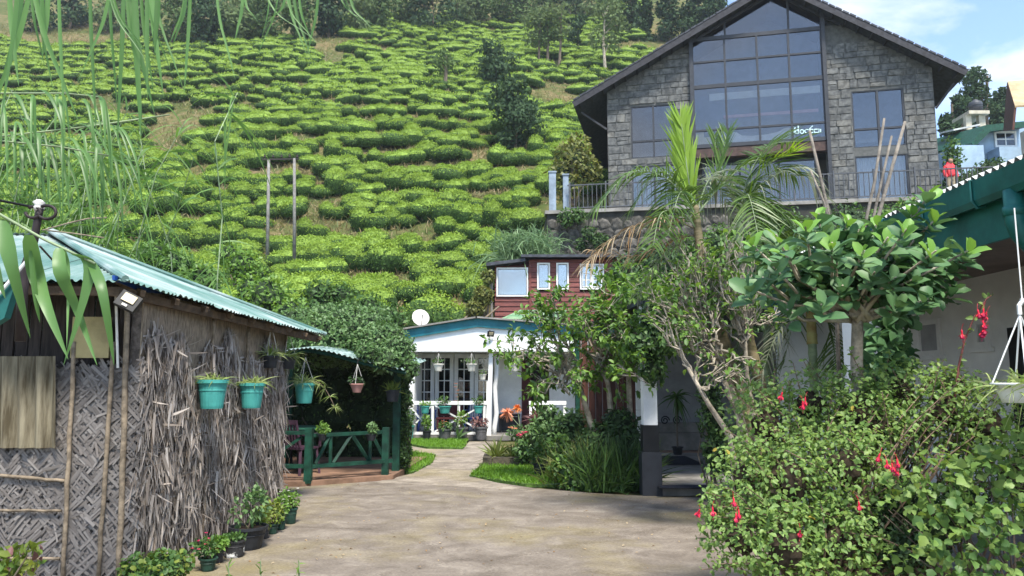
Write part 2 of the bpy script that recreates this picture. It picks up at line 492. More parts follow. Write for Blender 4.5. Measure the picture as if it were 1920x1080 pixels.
LM['fuchsia'] = leafmat('fuchsia_leaf', [(.10, .185, .042), (.155, .26, .06), (.225, .325, .095), (.11, .205, .048), (.20, .285, .06)], .32)
LM['yellow'] = leafmat('yellow_leaf', [(.45, .33, .05), (.36, .30, .06)], .35)
LM['glossy'] = leafmat('glossy_leaf', [(.06, .14, .06), (.085, .18, .07), (.12, .225, .085)], .2, .48, .3)
LM['glossy_new'] = leafmat('glossy_young_leaf', [(.16, .32, .06), (.21, .39, .08)], .3, .45, .3)
LM['reed'] = leafmat('reed_leaf', [(.08, .17, .04), (.12, .23, .055), (.16, .29, .075), (.10, .20, .05)], .4)
LM['reed_near'] = leafmat('reed_near_leaf', [(.07, .16, .045), (.10, .21, .06), (.13, .26, .08)], .4, .4)
LM['palm'] = leafmat('palm_leaflet', [(.055, .11, .025), (.08, .15, .03), (.11, .18, .04)], .3, .4)
LM['palm_new'] = leafmat('palm_new_leaflet', [(.20, .33, .035), (.26, .40, .05)], .4, .4)
LM['palm_dry'] = leafmat('palm_dry_leaflet', [(.22, .12, .04), (.32, .22, .11), (.42, .34, .22), (.26, .17, .08)], .25, .7)
LM['palm_grey'] = leafmat('palm_grey_leaflet', [(.20, .22, .15), (.30, .32, .22), (.14, .19, .09)], .25, .6)
LM['grass'] = leafmat('grass_blade', [(.10, .22, .02), (.15, .30, .03), (.19, .35, .045)], .35)
LM['straw'] = leafmat('dry_grass', [(.22, .17, .08), (.30, .24, .12), (.16, .15, .06), (.11, .14, .04)], .25)
LM['spider'] = leafmat('spider_plant_leaf', [(.16, .26, .05), (.36, .42, .18), (.24, .33, .09)], .35)
LM['thatch'] = leafmat('dry_palm_strip', [(.17, .142, .12), (.29, .253, .222), (.46, .42, .38), (.22, .187, .16), (.37, .33, .292), (.20, .155, .118)], .12, .8, .15)
LM['weave'] = leafmat('woven_palm_strip', [(.125, .112, .103), (.175, .16, .15), (.24, .222, .208), (.15, .134, .124)], .1, .8, .15)
LM['variegated'] = leafmat('yellow_green_leaf', [(.14, .21, .03), (.24, .29, .06), (.09, .17, .025)], .35)
LM['agave'] = leafmat('sword_leaf', [(.07, .12, .025), (.20, .23, .07), (.11, .16, .03)], .2, .45)
LM['redleaf'] = leafmat('red_strap_leaf', [(.16, .06, .06), (.24, .12, .10), (.10, .05, .05)], .2)
FL = {k: mat('petal_' + k, c, .5, .12, 20) for k, c in dict(red=(.62, .02, .05), pink=(.62, .03, .12), orange=(.75, .25, .06), coral=(.78, .30, .16), white=(.8, .8, .76), yellow=(.75, .55, .12), plum=(.36, .012, .06)).items()}
# ------------------------------------------------------------------ terrain
PROF = ([-500, 16.5, 18.5, 24, 30, 36, 45, 55, 70, 100, 130, 160, 230], [0, 0, .9, 3.3, 5.0, 7.4, 13.6, 20.8, 31.5, 52, 74, 97, 140])
def sst(a, b, x):
    t = np.clip((np.asarray(x, float) - a) / (b - a), 0, 1); return t * t * (3 - 2 * t)
def wallY(X): return 31.6 - .17 * (np.asarray(X, float) - 1.5)
TERR = 8.9
def H(X, Y):
    X = np.asarray(X, float); Y = np.asarray(Y, float)
    z = np.interp(Y, *PROF)
    z = z + sst(30, 40, Y) * (.8 * np.sin(X * .11 + Y * .05) + .45 * np.sin(X * .23 - Y * .17 + 1.3))
    fall = 1 - sst(.27, .44, X / np.maximum(Y, 1))
    z = z * fall
    pocket = sst(-4.3, -3.3, X) * (1 - sst(27.4, 28.4, Y))
    z = z * (1 - pocket)
    ter = sst(1.3, 1.6, X) * sst(0.15, .35, Y - wallY(X))
    z = np.where(ter > 0, z * (1 - ter) + np.maximum(z, TERR) * ter, z)
    return z
def Hf(x, y): return float(H(x, y))

xs = np.unique(np.concatenate([np.linspace(-110, -60, 14), np.linspace(-60, 30, 150), np.linspace(30, 90, 24)]))
ys = np.unique(np.concatenate([np.linspace(-40, 15, 20), np.linspace(15, 50, 110), np.linspace(50, 136, 92)]))
GX, GY = np.meshgrid(xs, ys)
GZ = H(GX, GY) - .03
nx, ny = len(xs), len(ys)
ii = (np.arange(ny - 1)[:, None] * nx + np.arange(nx - 1)[None]).ravel()
m, N, L, b = nodes('hill_ground')
g = N.new('ShaderNodeNewGeometry')
n1 = N.new('ShaderNodeTexNoise'); n1.inputs['Scale'].default_value = .16; n1.inputs['Detail'].default_value = 6
n2 = N.new('ShaderNodeTexNoise'); n2.inputs['Scale'].default_value = 2.2; n2.inputs['Detail'].default_value = 7
r1 = N.new('ShaderNodeValToRGB')
r1.color_ramp.elements.new(.5)
for e, (p, c) in zip(r1.color_ramp.elements, [(.36, (.045, .070, .018)), (.5, (.085, .090, .032)), (.66, (.19, .135, .075))]):
    e.position = p; e.color = (*c, 1)
mx = N.new('ShaderNodeMath'); mx.operation = 'ADD'; mx.inputs[1].default_value = 0
mm = N.new('ShaderNodeMath'); mm.operation = 'MULTIPLY_ADD'; mm.inputs[1].default_value = .5
L.new(g.outputs['Position'], n1.inputs['Vector']); L.new(g.outputs['Position'], n2.inputs['Vector'])
hf = N.new('ShaderNodeMath'); hf.operation = 'MULTIPLY'; hf.inputs[1].default_value = .5
L.new(n2.outputs['Fac'], hf.inputs[0]); L.new(n1.outputs['Fac'], mm.inputs[0]); L.new(hf.outputs[0], mm.inputs[2])
L.new(mm.outputs[0], r1.inputs['Fac']); L.new(r1.outputs['Color'], b.inputs['Base Color'])
b.inputs['Roughness'].default_value = .95; b.inputs['Specular IOR Level'].default_value = .1
bp = N.new('ShaderNodeBump'); bp.inputs['Strength'].default_value = .6; bp.inputs['Distance'].default_value = .15
L.new(n2.outputs['Fac'], bp.inputs['Height']); L.new(bp.outputs['Normal'], b.inputs['Normal'])
terrain = link('terrain', np_mesh('terrain', np.stack([GX.ravel(), GY.ravel(), GZ.ravel()], 1), [np.stack([ii, ii + 1, ii + nx + 1, ii + nx], 1)], m, smooth=True))
tag(terrain, 'hillside ground of dry grass and earth under the tea bushes', kind='structure')

# courtyard of worn concrete, path and lawns: thin sheets laid on the level ground
def concrete(name, c1, c2, c3, sx=1.0):
    m, N, L, b = nodes(name)
    g = N.new('ShaderNodeNewGeometry')
    mp = N.new('ShaderNodeMapping'); mp.inputs['Scale'].default_value = (1.0, 1.15, 1)
    L.new(g.outputs['Position'], mp.inputs['Vector'])
    a = N.new('ShaderNodeTexNoise'); a.inputs['Scale'].default_value = 2.4; a.inputs['Detail'].default_value = 9; a.inputs['Roughness'].default_value = .68; a.inputs['Distortion'].default_value = .6
    f = N.new('ShaderNodeTexNoise'); f.inputs['Scale'].default_value = 34; f.inputs['Detail'].default_value = 8; f.inputs['Roughness'].default_value = .7
    L.new(mp.outputs[0], a.inputs['Vector']); L.new(mp.outputs[0], f.inputs['Vector'])
    r = N.new('ShaderNodeValToRGB'); e = r.color_ramp.elements
    e[0].position = .33; e[0].color = (*c1, 1); e[1].position = .68; e[1].color = (*c3, 1)
    k = e.new(.52); k.color = (*c2, 1)
    L.new(a.outputs['Fac'], r.inputs['Fac'])
    # moss and yellow stains
    s = N.new('ShaderNodeTexNoise'); s.inputs['Scale'].default_value = .55; s.inputs['Detail'].default_value = 6; s.inputs['Roughness'].default_value = .6
    mp2 = N.new('ShaderNodeMapping'); mp2.inputs['Location'].default_value = (3.1, 7.7, 0)
    L.new(g.outputs['Position'], mp2.inputs['Vector']); L.new(mp2.outputs[0], s.inputs['Vector'])
    rs = N.new('ShaderNodeValToRGB'); rs.color_ramp.elements[0].position = .50; rs.color_ramp.elements[1].position = .68
    L.new(s.outputs['Fac'], rs.inputs['Fac'])
    m1 = N.new('ShaderNodeMixRGB'); m1.inputs['Color2'].default_value = (.24, .20, .07, 1)
    sc = N.new('ShaderNodeMath'); sc.operation = 'MULTIPLY'; sc.inputs[1].default_value = .55
    L.new(rs.outputs['Color'], sc.inputs[0]); L.new(sc.outputs[0], m1.inputs['Fac']); L.new(r.outputs['Color'], m1.inputs['Color1'])
    rf = N.new('ShaderNodeValToRGB'); rf.color_ramp.elements[0].position = .3; rf.color_ramp.elements[0].color = (.55, .55, .55, 1)
    rf.color_ramp.elements[1].position = .65; rf.color_ramp.elements[1].color = (1.25, 1.22, 1.18, 1)
    L.new(f.outputs['Fac'], rf.inputs['Fac'])
    m2 = N.new('ShaderNodeMixRGB'); m2.blend_type = 'MULTIPLY'; m2.inputs['Fac'].default_value = .75
    L.new(m1.outputs['Color'], m2.inputs['Color1']); L.new(rf.outputs['Color'], m2.inputs['Color2'])
    # cracks
    v = N.new('ShaderNodeTexVoronoi'); v.feature = 'DISTANCE_TO_EDGE'; v.inputs['Scale'].default_value = .42
    dis = N.new('ShaderNodeMixRGB'); dis.blend_type = 'ADD'; dis.inputs['Fac'].default_value = .55
    L.new(g.outputs['Position'], dis.inputs['Color1']); L.new(f.outputs['Color'], dis.inputs['Color2']); L.new(dis.outputs['Color'], v.inputs['Vector'])
    rc = N.new('ShaderNodeValToRGB'); rc.color_ramp.elements[0].position = .004; rc.color_ramp.elements[0].color = (.45, .42, .38, 1)
    rc.color_ramp.elements[1].position = .016; rc.color_ramp.elements[1].color = (1, 1, 1, 1)
    L.new(v.outputs['Distance'], rc.inputs['Fac'])
    m3 = N.new('ShaderNodeMixRGB'); m3.blend_type = 'MULTIPLY'; m3.inputs['Fac'].default_value = .5
    L.new(m2.outputs['Color'], m3.inputs['Color1']); L.new(rc.outputs['Color'], m3.inputs['Color2'])
    L.new(m3.outputs['Color'], b.inputs['Base Color'])
    b.inputs['Roughness'].default_value = .82; b.inputs['Specular IOR Level'].default_value = .3
    ad = N.new('ShaderNodeMath'); ad.operation = 'ADD'; L.new(a.outputs['Fac'], ad.inputs[0]); L.new(f.outputs['Fac'], ad.inputs[1])
    bp = N.new('ShaderNodeBump'); bp.inputs['Strength'].default_value = .55; bp.inputs['Distance'].default_value = .03
    L.new(ad.outputs[0], bp.inputs['Height']); L.new(bp.outputs['Normal'], b.inputs['Normal'])
    return m
M['courtyard'] = concrete('worn_concrete', (.135, .113, .092), (.198, .170, .140), (.275, .242, .202), .8)
M['path'] = concrete('path_concrete', (.15, .13, .105), (.26, .225, .185), (.38, .34, .28))
def sheet(name, pts, z, m, label):
    o = MB(); o.poly([Vector((p[0], p[1], z)) for p in pts], (0, 0, -.02)); ob = o.build(name, m)
    return tag(ob, label, kind='structure')
def gp(*a): return [G(*p) for p in a]
court = [(-9, -6), (9, -6), (9, 10.4)] + [tuple(p[:2]) for p in gp((1215, 930), (1120, 925), (1000, 915), (880, 897))] + [tuple(p[:2]) for p in gp((745, 893), (722, 900))] + [(-2.15, 12.4), (-9, 11.6)]
sheet('courtyard', court, 0, M['courtyard'], 'worn brown concrete courtyard with moss stains')
pth = gp((700, 905), (990, 920), (880, 893), (905, 868), (925, 845), (935, 828), (880, 828), (868, 843), (800, 842), (762, 835), (762, 846), (818, 852), (812, 868), (775, 888))
sheet('path', pth, .006, M['path'], 'pale concrete path running to the white verandah')
m_lawn = mat('lawn_soil', (.07, .13, .025), .95, .35, 12, .5, 60)
lawns = [gp((752, 886), (775, 888), (812, 868), (812, 856), (752, 848)), gp((762, 833), (800, 840), (868, 842), (876, 826), (762, 822)), gp((880, 894), (905, 880), (905, 874), (1060, 878), (1060, 912), (985, 911))]
def inpoly(x, y, poly):
    c = np.zeros(len(x), bool); n = len(poly)
    for i in range(n):
        x1, y1, x2, y2 = poly[i][0], poly[i][1], poly[(i + 1) % n][0], poly[(i + 1) % n][1]
        if y1 == y2: continue
        k = ((y1 > y) != (y2 > y)) & (x < (x2 - x1) * (y - y1) / (y2 - y1) + x1); c ^= k
    return c
for i, poly in enumerate(lawns):
    o = MB(); o.poly([Vector((p[0], p[1], .03)) for p in poly], (0, 0, -.05)); ob = o.build('lawn', m_lawn)
    tag(ob, ['lawn patch between the green shelter and the path', 'lawn strip in front of the verandah pots', 'lawn patch beside the stone planter'][i], kind='structure')
    A = np.array([p[:2] for p in poly]); lo, hi = A.min(0), A.max(0)
    n = int(np.prod(hi - lo) * 1500); q = lo + rng.random((n, 2)) * (hi - lo)
    wob = q + rng.normal(0, .03, q.shape)
    q = q[inpoly(wob[:, 0], wob[:, 1], poly)]
    ps = np.column_stack([q, np.full(len(q), .025)])
    g_ = blades('grass', ps, rdir(len(q), 2.2), rng.uniform(.05, .13, len(q)), .016, .25, LM['grass'], segs=2)
    tag(g_, ['short bright grass between the green shelter and the path', 'short bright grass in front of the verandah pots', 'short bright grass beside the stone planter'][i], 'grass', kind='stuff')

# ------------------------------------------------------------------ tea
def tea_arrays(seed, nl, lsz, a=1.45, b=.78, h=.72, k=3):
    r = np.random.default_rng(seed)
    domes = []
    for i in range(k):
        t = (i + .5) / k * 2 - 1
        domes.append((np.array([t * a * .62 + r.normal(0, .10), r.normal(0, .22), 0]), np.array([a * r.uniform(.42, .70), b * r.uniform(.7, 1.15), h * r.uniform(.62, 1.15)])))
    prof = np.array([(.70, .0), (.92, .22), (1.0, .46), (.94, .68), (.76, .86), (.44, .98), (0.02, 1.03)])
    V = []; F = []; nseg = 14
    for c, rr in domes:
        base = len(V) * 0 + sum(len(x) for x in V)
        vv = []
        for (pr, pz) in prof:
            for s in range(nseg):
                t = 2 * math.pi * s / nseg
                j = 1 + .09 * math.sin(3 * t + seed) + .05 * math.sin(5 * t + 2 * seed) + r.normal(0, .03)
                vv.append(c + np.array([rr[0] * pr * math.cos(t) * j, rr[1] * pr * math.sin(t) * j, rr[2] * pz * (.95 + .05 * j)]) * .96)
        V.append(np.array(vv))
        for q in range(len(prof) - 1):
            for s in range(nseg):
                F.append([base + q * nseg + s, base + q * nseg + (s + 1) % nseg, base + (q + 1) * nseg + (s + 1) % nseg, base + (q + 1) * nseg + s])
    V = np.concatenate(V); F = np.array(F)
    # leaves on the skin
    di = r.integers(0, k, nl); t = r.random(nl) * 2 * math.pi; s = r.random(nl) ** .75
    pr = np.interp(s, [0, .18, .36, .5, .65, .85, 1], prof[:, 0]); pz = np.interp(s, [0, .18, .36, .5, .65, .85, 1], prof[:, 1])
    C = np.array([d[0] for d in domes])[di]; R = np.array([d[1] for d in domes])[di]
    lift = 1 + r.normal(0.015, .05, nl)
    pos = C + np.stack([R[:, 0] * pr * np.cos(t) * lift, R[:, 1] * pr * np.sin(t) * lift, R[:, 2] * pz * lift], 1)
    out = unit(np.stack([np.cos(t) * pr, np.sin(t) * pr, np.interp(pz, [0, .5, .8, 1.04], [0, .25, .9, 3.])], 1))
    d = unit(out * .25 + unit(r.normal(size=(nl, 3))) + np.array([0, 0, .25]))
    L_ = lsz * r.uniform(.7, 1.3, nl)
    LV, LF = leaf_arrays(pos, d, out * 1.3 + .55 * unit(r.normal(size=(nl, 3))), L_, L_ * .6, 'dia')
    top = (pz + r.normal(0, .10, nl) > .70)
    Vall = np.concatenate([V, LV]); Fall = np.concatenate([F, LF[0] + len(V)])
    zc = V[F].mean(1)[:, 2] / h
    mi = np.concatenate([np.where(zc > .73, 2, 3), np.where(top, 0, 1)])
    return Vall, Fall, mi
NV = 8
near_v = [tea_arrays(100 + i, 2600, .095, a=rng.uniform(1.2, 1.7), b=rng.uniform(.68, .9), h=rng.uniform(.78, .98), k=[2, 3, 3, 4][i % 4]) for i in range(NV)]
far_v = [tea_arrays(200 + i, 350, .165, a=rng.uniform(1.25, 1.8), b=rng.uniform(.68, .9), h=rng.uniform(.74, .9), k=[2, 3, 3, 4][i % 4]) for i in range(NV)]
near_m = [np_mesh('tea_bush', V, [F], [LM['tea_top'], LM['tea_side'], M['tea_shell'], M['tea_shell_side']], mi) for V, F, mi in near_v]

def proj(x, y, z):
    dx, dy, dz = x, y, z - CAMZ
    f = dy * CP + dz * SP; u = -dy * SP + dz * CP
    return 960 + FPX * dx / f, 540 - FPX * u / f
GAPS = [(335, 230, 52, 42), (470, 185, 14, 22), (610, 105, 30, 18), (640, 375, 36, 20), (590, 400, 34, 14), (690, 312, 46, 7), (860, 358, 50, 8), (560, 160, 30, 10), (975, 225, 28, 20),
        (260, 330, 28, 14), (480, 475, 30, 26), (960, 275, 60, 9), (760, 522, 40, 8), (205, 195, 35, 22)]
spots = []
yr = 25.5
row = 0
while yr < 108:
    x = -.72 * yr - rng.random() * 3
    while x < .16 * yr + 2:
        w = rng.uniform(.48, 1.08); step = 2.25 * w * (1 + .3 * (rng.random() < .15))
        X = x + step / 2; x += step * .86
        Y = yr + .9 * math.sin(X * .10 + row * .4) + .5 * math.sin(X * .31 + row * 1.7) + rng.normal(0, .38) + X * .05
        if X > -3.9 and Y < 29.0: continue
        if X > .6 and Y < 41: continue
        if X < -5 and Y < 27 + .0 * X and X > -9.5: pass
        z = Hf(X, Y); px, py = proj(X, Y, z + .4)
        if px < -80 or px > 1300 or py < -40: continue
        if py < 70 + 16 * math.sin(px * .012) and px < 640: continue
        if py < 28 and px < 1150: continue
        if any(((px - a) / c) ** 2 + ((py - b_) / d) ** 2 < 1 for a, b_, c, d in GAPS): continue
        if mnoise.noise(Vector((X * .13, Y * .16, 3.3))) > .62: continue
        if rng.random() < .03: continue
        spots.append((X, Y, z, w * rng.uniform(.9, 1.08), px, py))
    yr += 1.38 + .006 * (yr - 25)
    row += 1
print('tea', len(spots))
spots.sort(key=lambda s: s[1])
def tilt_at(X, Y): return .5 * math.atan((Hf(X, Y + .8) - Hf(X, Y - .8)) / 1.6)
def tea_pose(s):
    X, Y, z, w = s[:4]
    return X, Y, z - .08, w, rng.normal(.05, .28), rng.uniform(.9, 1.3) / w ** .4
tea_group = 'tea bushes in rows on the hillside'
n_obj = 0; farV = []; farF = []; farM = []; off = 0
for i, s in enumerate(spots):
    X, Y, z, w, rz, hz = tea_pose(s)
    if n_obj < 300 and s[4] > 215:
        o = bpy.data.objects.new('tea_bush', near_m[int(rng.integers(NV))]); COL.objects.link(o)
        o.location = (X, Y, z); o.rotation_euler = (tilt_at(X, Y), 0, rz); o.rotation_mode = 'XYZ'; o.scale = (w, w, w * hz)
        tag(o, 'clipped flat-topped tea bush in the lower rows of the hillside', 'tea bush', tea_group)
        n_obj += 1
    else:
        V, F, mi = far_v[int(rng.integers(NV))]
        c, sn = math.cos(rz), math.sin(rz)
        VV = V * np.array([w, w, w * hz]); ta = tilt_at(X, Y); y_ = VV[:, 1] * math.cos(ta) - VV[:, 2] * math.sin(ta); z_ = VV[:, 1] * math.sin(ta) + VV[:, 2] * math.cos(ta); VV = np.stack([VV[:, 0] * c - y_ * sn + X, VV[:, 0] * sn + y_ * c + Y, z_ + z], 1)
        farV.append(VV); farF.append(F + off); farM.append(mi); off += len(V)
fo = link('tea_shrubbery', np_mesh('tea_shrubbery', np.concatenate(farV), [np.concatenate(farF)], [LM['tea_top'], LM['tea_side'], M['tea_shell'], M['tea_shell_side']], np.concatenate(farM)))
tag(fo, 'rows of distant tea bushes covering the upper hillside', 'tea', kind='stuff')
# tall hedge of tea beside the red house
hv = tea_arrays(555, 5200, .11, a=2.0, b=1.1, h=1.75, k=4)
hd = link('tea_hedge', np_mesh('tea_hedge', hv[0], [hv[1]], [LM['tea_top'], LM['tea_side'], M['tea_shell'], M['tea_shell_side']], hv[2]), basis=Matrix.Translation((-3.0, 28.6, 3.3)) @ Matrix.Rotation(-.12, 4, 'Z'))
tag(hd, 'tall dark-sided tea hedge beside the red boarded house', 'hedge')
# dry grass between the bushes
n = 15000
gy = 24 + 76 * rng.random(n) ** 1.3; gx = (-.72 + .9 * rng.random(n)) * gy
k = ~((gx > -3.9) & (gy < 29)) & ~((gx > .8) & (gy < 40))
gx, gy = gx[k], gy[k]
nb = 6
px_ = np.repeat(gx, nb) + rng.normal(0, .25, len(gx) * nb); py_ = np.repeat(gy, nb) + rng.normal(0, .25, len(gx) * nb)
tu = blades('grass', np.stack([px_, py_, H(px_, py_) - .03], 1), rdir(len(px_), 1.8), rng.uniform(.25, .75, len(px_)), .06, .3, LM['straw'], segs=2)
tag(tu, 'dry straw-coloured grass between the tea bushes', 'grass', kind='stuff')
# ================================================================== stone house on the terrace
TH = -math.atan2(3.0, 13.67)
SU = Vector((math.cos(TH), math.sin(TH), 0)); SN = Vector((math.sin(TH), -math.cos(TH), 0))
SO = Vector((4.63, 35.0, 0))
def sh(u, d, z): return SO + SU * u + SN * d + Vector((0, 0, z))
def uz(px, py, d=0.):
    p = onplane(px, py, SO + SN * d, SN); q = p - SO
    return q.dot(SU), p.z
hs = thing('stone_house', 'large gabled house clad in grey stone with tall central glazing', 'house', sh(7, 0, TERR))
uR = uz(1760, 300)[0]
OV = .75
eL, ap, eR = uz(1075, 190, OV), uz(1451, -37, OV), uz(1812, 130, OV)
slope = (ap[1] - eL[1]) / (ap[0] - eL[0]); slopeR = (ap[1] - eR[1]) / (eR[0] - ap[0])
def rz_(u): return (eL[1] + (u - eL[0]) * slope if u < ap[0] else eR[1] + (eR[0] - u) * slopeR) - .22
c0, c1 = uz(1300, 200)[0], uz(1546, 200)[0]
Z0 = TERR - .1
def wallpoly(mb, u0, u1, z0, z1):
    t0 = min(z1, rz_(u0)); t1 = min(z1, rz_(u1))
    pts = [sh(u0, 0, z0), sh(u1, 0, z0), sh(u1, 0, t1)]
    if u0 < ap[0] < u1 and z1 > rz_(ap[0]): pts.append(sh(ap[0], 0, rz_(ap[0])))
    pts.append(sh(u0, 0, t0))
    mb.poly(pts, -SN * .25)
WR = dict(a=uz(1598, 220)[0], b=uz(1697, 220)[0], t=uz(1648, 168)[1], s=uz(1648, 275)[1], gt=uz(1648, 291)[1], gb=TERR)
WL = dict(a=uz(1183, 240)[0], b=uz(1268, 240)[0], t=uz(1226, 197)[1], s=uz(1226, 295)[1], gt=uz(1226, 310)[1], gb=TERR)
w = MB()
wallpoly(w, 0, WL['a'], Z0, 99); wallpoly(w, WL['b'], c0, Z0, 99); wallpoly(w, WL['a'], WL['b'], WL['t'], 99); wallpoly(w, WL['a'], WL['b'], WL['gt'], WL['s'])
wallS = w.build('wall', M['mortar'], hs); w = MB()
wallpoly(w, c1, WR['a'], Z0, 99); wallpoly(w, WR['b'], uR, Z0, 99); wallpoly(w, WR['a'], WR['b'], WR['t'], 99); wallpoly(w, WR['a'], WR['b'], WR['gt'], WR['s'])
wallT = w.build('wall', M['mortar'], hs)
D = -10.5
for u in (0, uR):
    w = MB(); w.poly([sh(u, -.25, Z0), sh(u, D, Z0), sh(u, D, rz_(u)), sh(u, -.25, rz_(u))], SU * (.25 if u == 0 else -.25)); w.build('side_wall', M['slate'], hs)
# cladding stones, each its own piece
rs = random.Random(5)
stone_me = []
for i in range(15):
    b_ = MB(); e = lambda: rs.uniform(.0, .10)
    fr = [(-.5 + e(), .5 + rs.uniform(-.2, .2), -.5 + e()), (.5 - e(), .5 + rs.uniform(-.2, .2), -.5 + e()), (.5 - e(), .5 + rs.uniform(-.2, .2), .5 - e()), (-.5 + e(), .5 + rs.uniform(-.2, .2), .5 - e())]
    bk = [(x * 1.0, -.5, z) for x, y, z in fr]
    b_.add(fr + bk, [(0, 1, 2, 3), (0, 4, 5, 1), (1, 5, 6, 2), (2, 6, 7, 3), (3, 7, 4, 0)])
    stone_me.append(b_.mesh('stone', M[['slate', 'slate_b', 'slate', 'slate_c', 'slate_b'][i % 5]]))
Rst = Matrix((SU, SN, Vector((0, 0, 1)))).transposed().to_4x4()
n_st = 0
for (uA, uB, W_, wo_) in ((0.0, c0 - .02, WL, wallS), (c1 + .02, uR, WR, wallT)):
    z = Z0 + .35
    while z < 17:
        h = rs.uniform(.27, .46); u = uA
        while u < uB - .08:
            wd = min(rs.uniform(.30, .85), uB - u)
            if uB - u - wd < .2: wd = uB - u
            segs_ = [(u, u + wd)]
            for (za, zb) in ((W_['s'], W_['t']), (W_['gb'], W_['gt'])):
                if z + h > za + .03 and z < zb - .03:
                    new = []
                    for (p, q) in segs_:
                        if q <= W_['a'] or p >= W_['b']: new.append((p, q)); continue
                        if p < W_['a']: new.append((p, W_['a']))
                        if q > W_['b']: new.append((W_['b'], q))
                    segs_ = new
            for (p, q) in segs_:
                if q - p < .06: continue
                top = min(rz_(p), rz_(q))
                hh = min(h, top - z)
                if hh < .08: continue
                if hh > .34 and q - p > .5 and rs.random() < .22 and n_st < 285:
                    cut = rs.uniform(.4, .6) * hh; pieces = [(z, cut), (z + cut, hh - cut)]
                else: pieces = [(z, hh)]
                for (zq, hq) in pieces:
                  o = bpy.data.objects.new('stone', rs.choice(stone_me)); COL.objects.link(o)
                  th = rs.uniform(.035, .06)
                  o.matrix_basis = Matrix.Translation(sh((p + q) / 2, th / 2 - .012, zq + hq / 2)) @ Rst @ Matrix.Rotation(rs.uniform(-.03, .03), 4, 'Y') @ Matrix.Diagonal((q - p - .004, th, hq - .004, 1))
                  o.parent = wo_; o.matrix_parent_inverse = wm(wo_).inverted(); n_st += 1
            u += wd
        z += h
print('stones', n_st)
# glazed bays
def bay(parent, u0, u1, zs, ucuts, d, fw=.09, thick=(), pane=M['glass']):
    fr = MB()
    zs = sorted(zs); ul = [u0] + list(ucuts) + [u1]
    for i, u in enumerate(ul):
        fr.beam(sh(u, d, zs[0] - fw / 2), sh(u, d, zs[-1] + fw / 2), fw * (1.5 if i in (0, len(ul) - 1) else 1), .10, up=SN)
    for i, z in enumerate(zs):
        hh = fw * (2.1 if i in thick else 1.0)
        fr.box(sh((u0 + u1) / 2, d, z), (u1 - u0 - fw, .094, hh), rot=Matrix((SU, SN, Vector((0, 0, 1)))).transposed())
    f = fr.build('window', M['charcoal'], parent)
    for i in range(len(zs) - 1):
        for j in range(len(ul) - 1):
            q = MB(); q.box(sh((ul[j] + ul[j + 1]) / 2, d - .01, (zs[i] + zs[i + 1]) / 2), (ul[j + 1] - ul[j] - .03, .012, zs[i + 1] - zs[i] - .03), rot=Matrix((SU, SN, Vector((0, 0, 1)))).transposed())
            q.build('pane', pane, f)
    return f
mid = lambda a, b_, t: a + (b_ - a) * t
bay(hs, WR['a'], WR['b'], [WR['s'], uz(1648, 240)[1], WR['t']], [mid(WR['a'], WR['b'], .5)], -.06)
bay(hs, WR['a'], WR['b'], [TERR, WR['gt']], [mid(WR['a'], WR['b'], .5)], -.06)
bay(hs, WL['a'], WL['b'], [WL['s'], uz(1226, 263)[1], WL['t']], [mid(WL['a'], WL['b'], .5)], -.06)
bay(hs, WL['a'], WL['b'], [TERR, WL['gt']], [mid(WL['a'], WL['b'], .5)], -.06)
BD = .12
cz = [uz(1421, y, BD)[1] for y in (268, 238, 155, 108, 64)]
cu = [uz(x, 150, BD)[0] for x in (1360, 1421, 1481)]
bay(hs, c0, c1, cz, cu, BD, .085, thick=(0, 2, 4))
# glazed gable triangle
u_l, u_r = uz(1325, 64, BD)[0], uz(1541, 45, BD)[0]
zt = cz[-1] + .1
apz = rz_(ap[0]) - .08
tri = MB()
gz = lambda u: min(rz_(u) - .08, apz)
uzl = ap[0] - (apz - zt) / slope; uzr = ap[0] + (apz - zt) / slopeR
cuts = [cu[0] + .05, cu[2] + .05]
edges = [uzl] + cuts + [uzr]
for u in cuts: tri.beam(sh(u, BD, zt), sh(u, BD, gz(u)), .085, .09, up=SN)
tri.beam(sh(uzl, BD, zt), sh(ap[0], BD, apz), .11, .11, up=SN); tri.beam(sh(ap[0], BD, apz), sh(uzr, BD, zt), .112, .112, up=SN)
trio = tri.build('window', M['charcoal'], hs, label='triangular gable window')
for i in range(3):
    a, b_ = edges[i], edges[i + 1]
    pts = [sh(a, BD - .02, zt), sh(b_, BD - .02, zt)]
    if gz(b_) > zt + .02: pts.append(sh(b_, BD - .02, gz(b_)))
    if a < ap[0] < b_: pts.append(sh(ap[0], BD - .02, apz))
    if gz(a) > zt + .02: pts.append(sh(a, BD - .02, gz(a)))
    q = MB(); q.poly(pts, -SN * .012); q.build('pane', M['glass'], trio)
# fill beside the gable window, posts, sill and soffit of the bay
q = MB(); q.poly([sh(c0, -.02, cz[-1]), sh(max(uzl, c0 + .01), -.02, zt), sh(ap[0], -.02, apz), sh(ap[0], -.02, rz_(ap[0])), sh(c0, -.02, rz_(c0))], -SN * .2)
q.poly([sh(ap[0], -.02, apz), sh(min(uzr, c1 - .01), -.02, zt), sh(c1, -.02, cz[-1]), sh(c1, -.02, rz_(c1)), sh(ap[0], -.02, rz_(ap[0]))], -SN * .2)
q.build('gable_panel', M['darkwood'], hs)
q = MB(); q.beam(sh(c0 - .05, .16, Z0), sh(c0 - .05, .16, rz_(c0) + .02), .16, .2, up=SN); q.build('post', M['charcoal'], hs)
q = MB(); q.beam(sh(c1 + .06, .16, Z0), sh(c1 + .06, .16, rz_(c1) + .02), .16, .2, up=SN); q.build('post', M['charcoal'], hs)
zb = cz[0]
M['brown_dark'] = mat('dark_brown_band', (.06, .036, .03), .7, .3, 6)
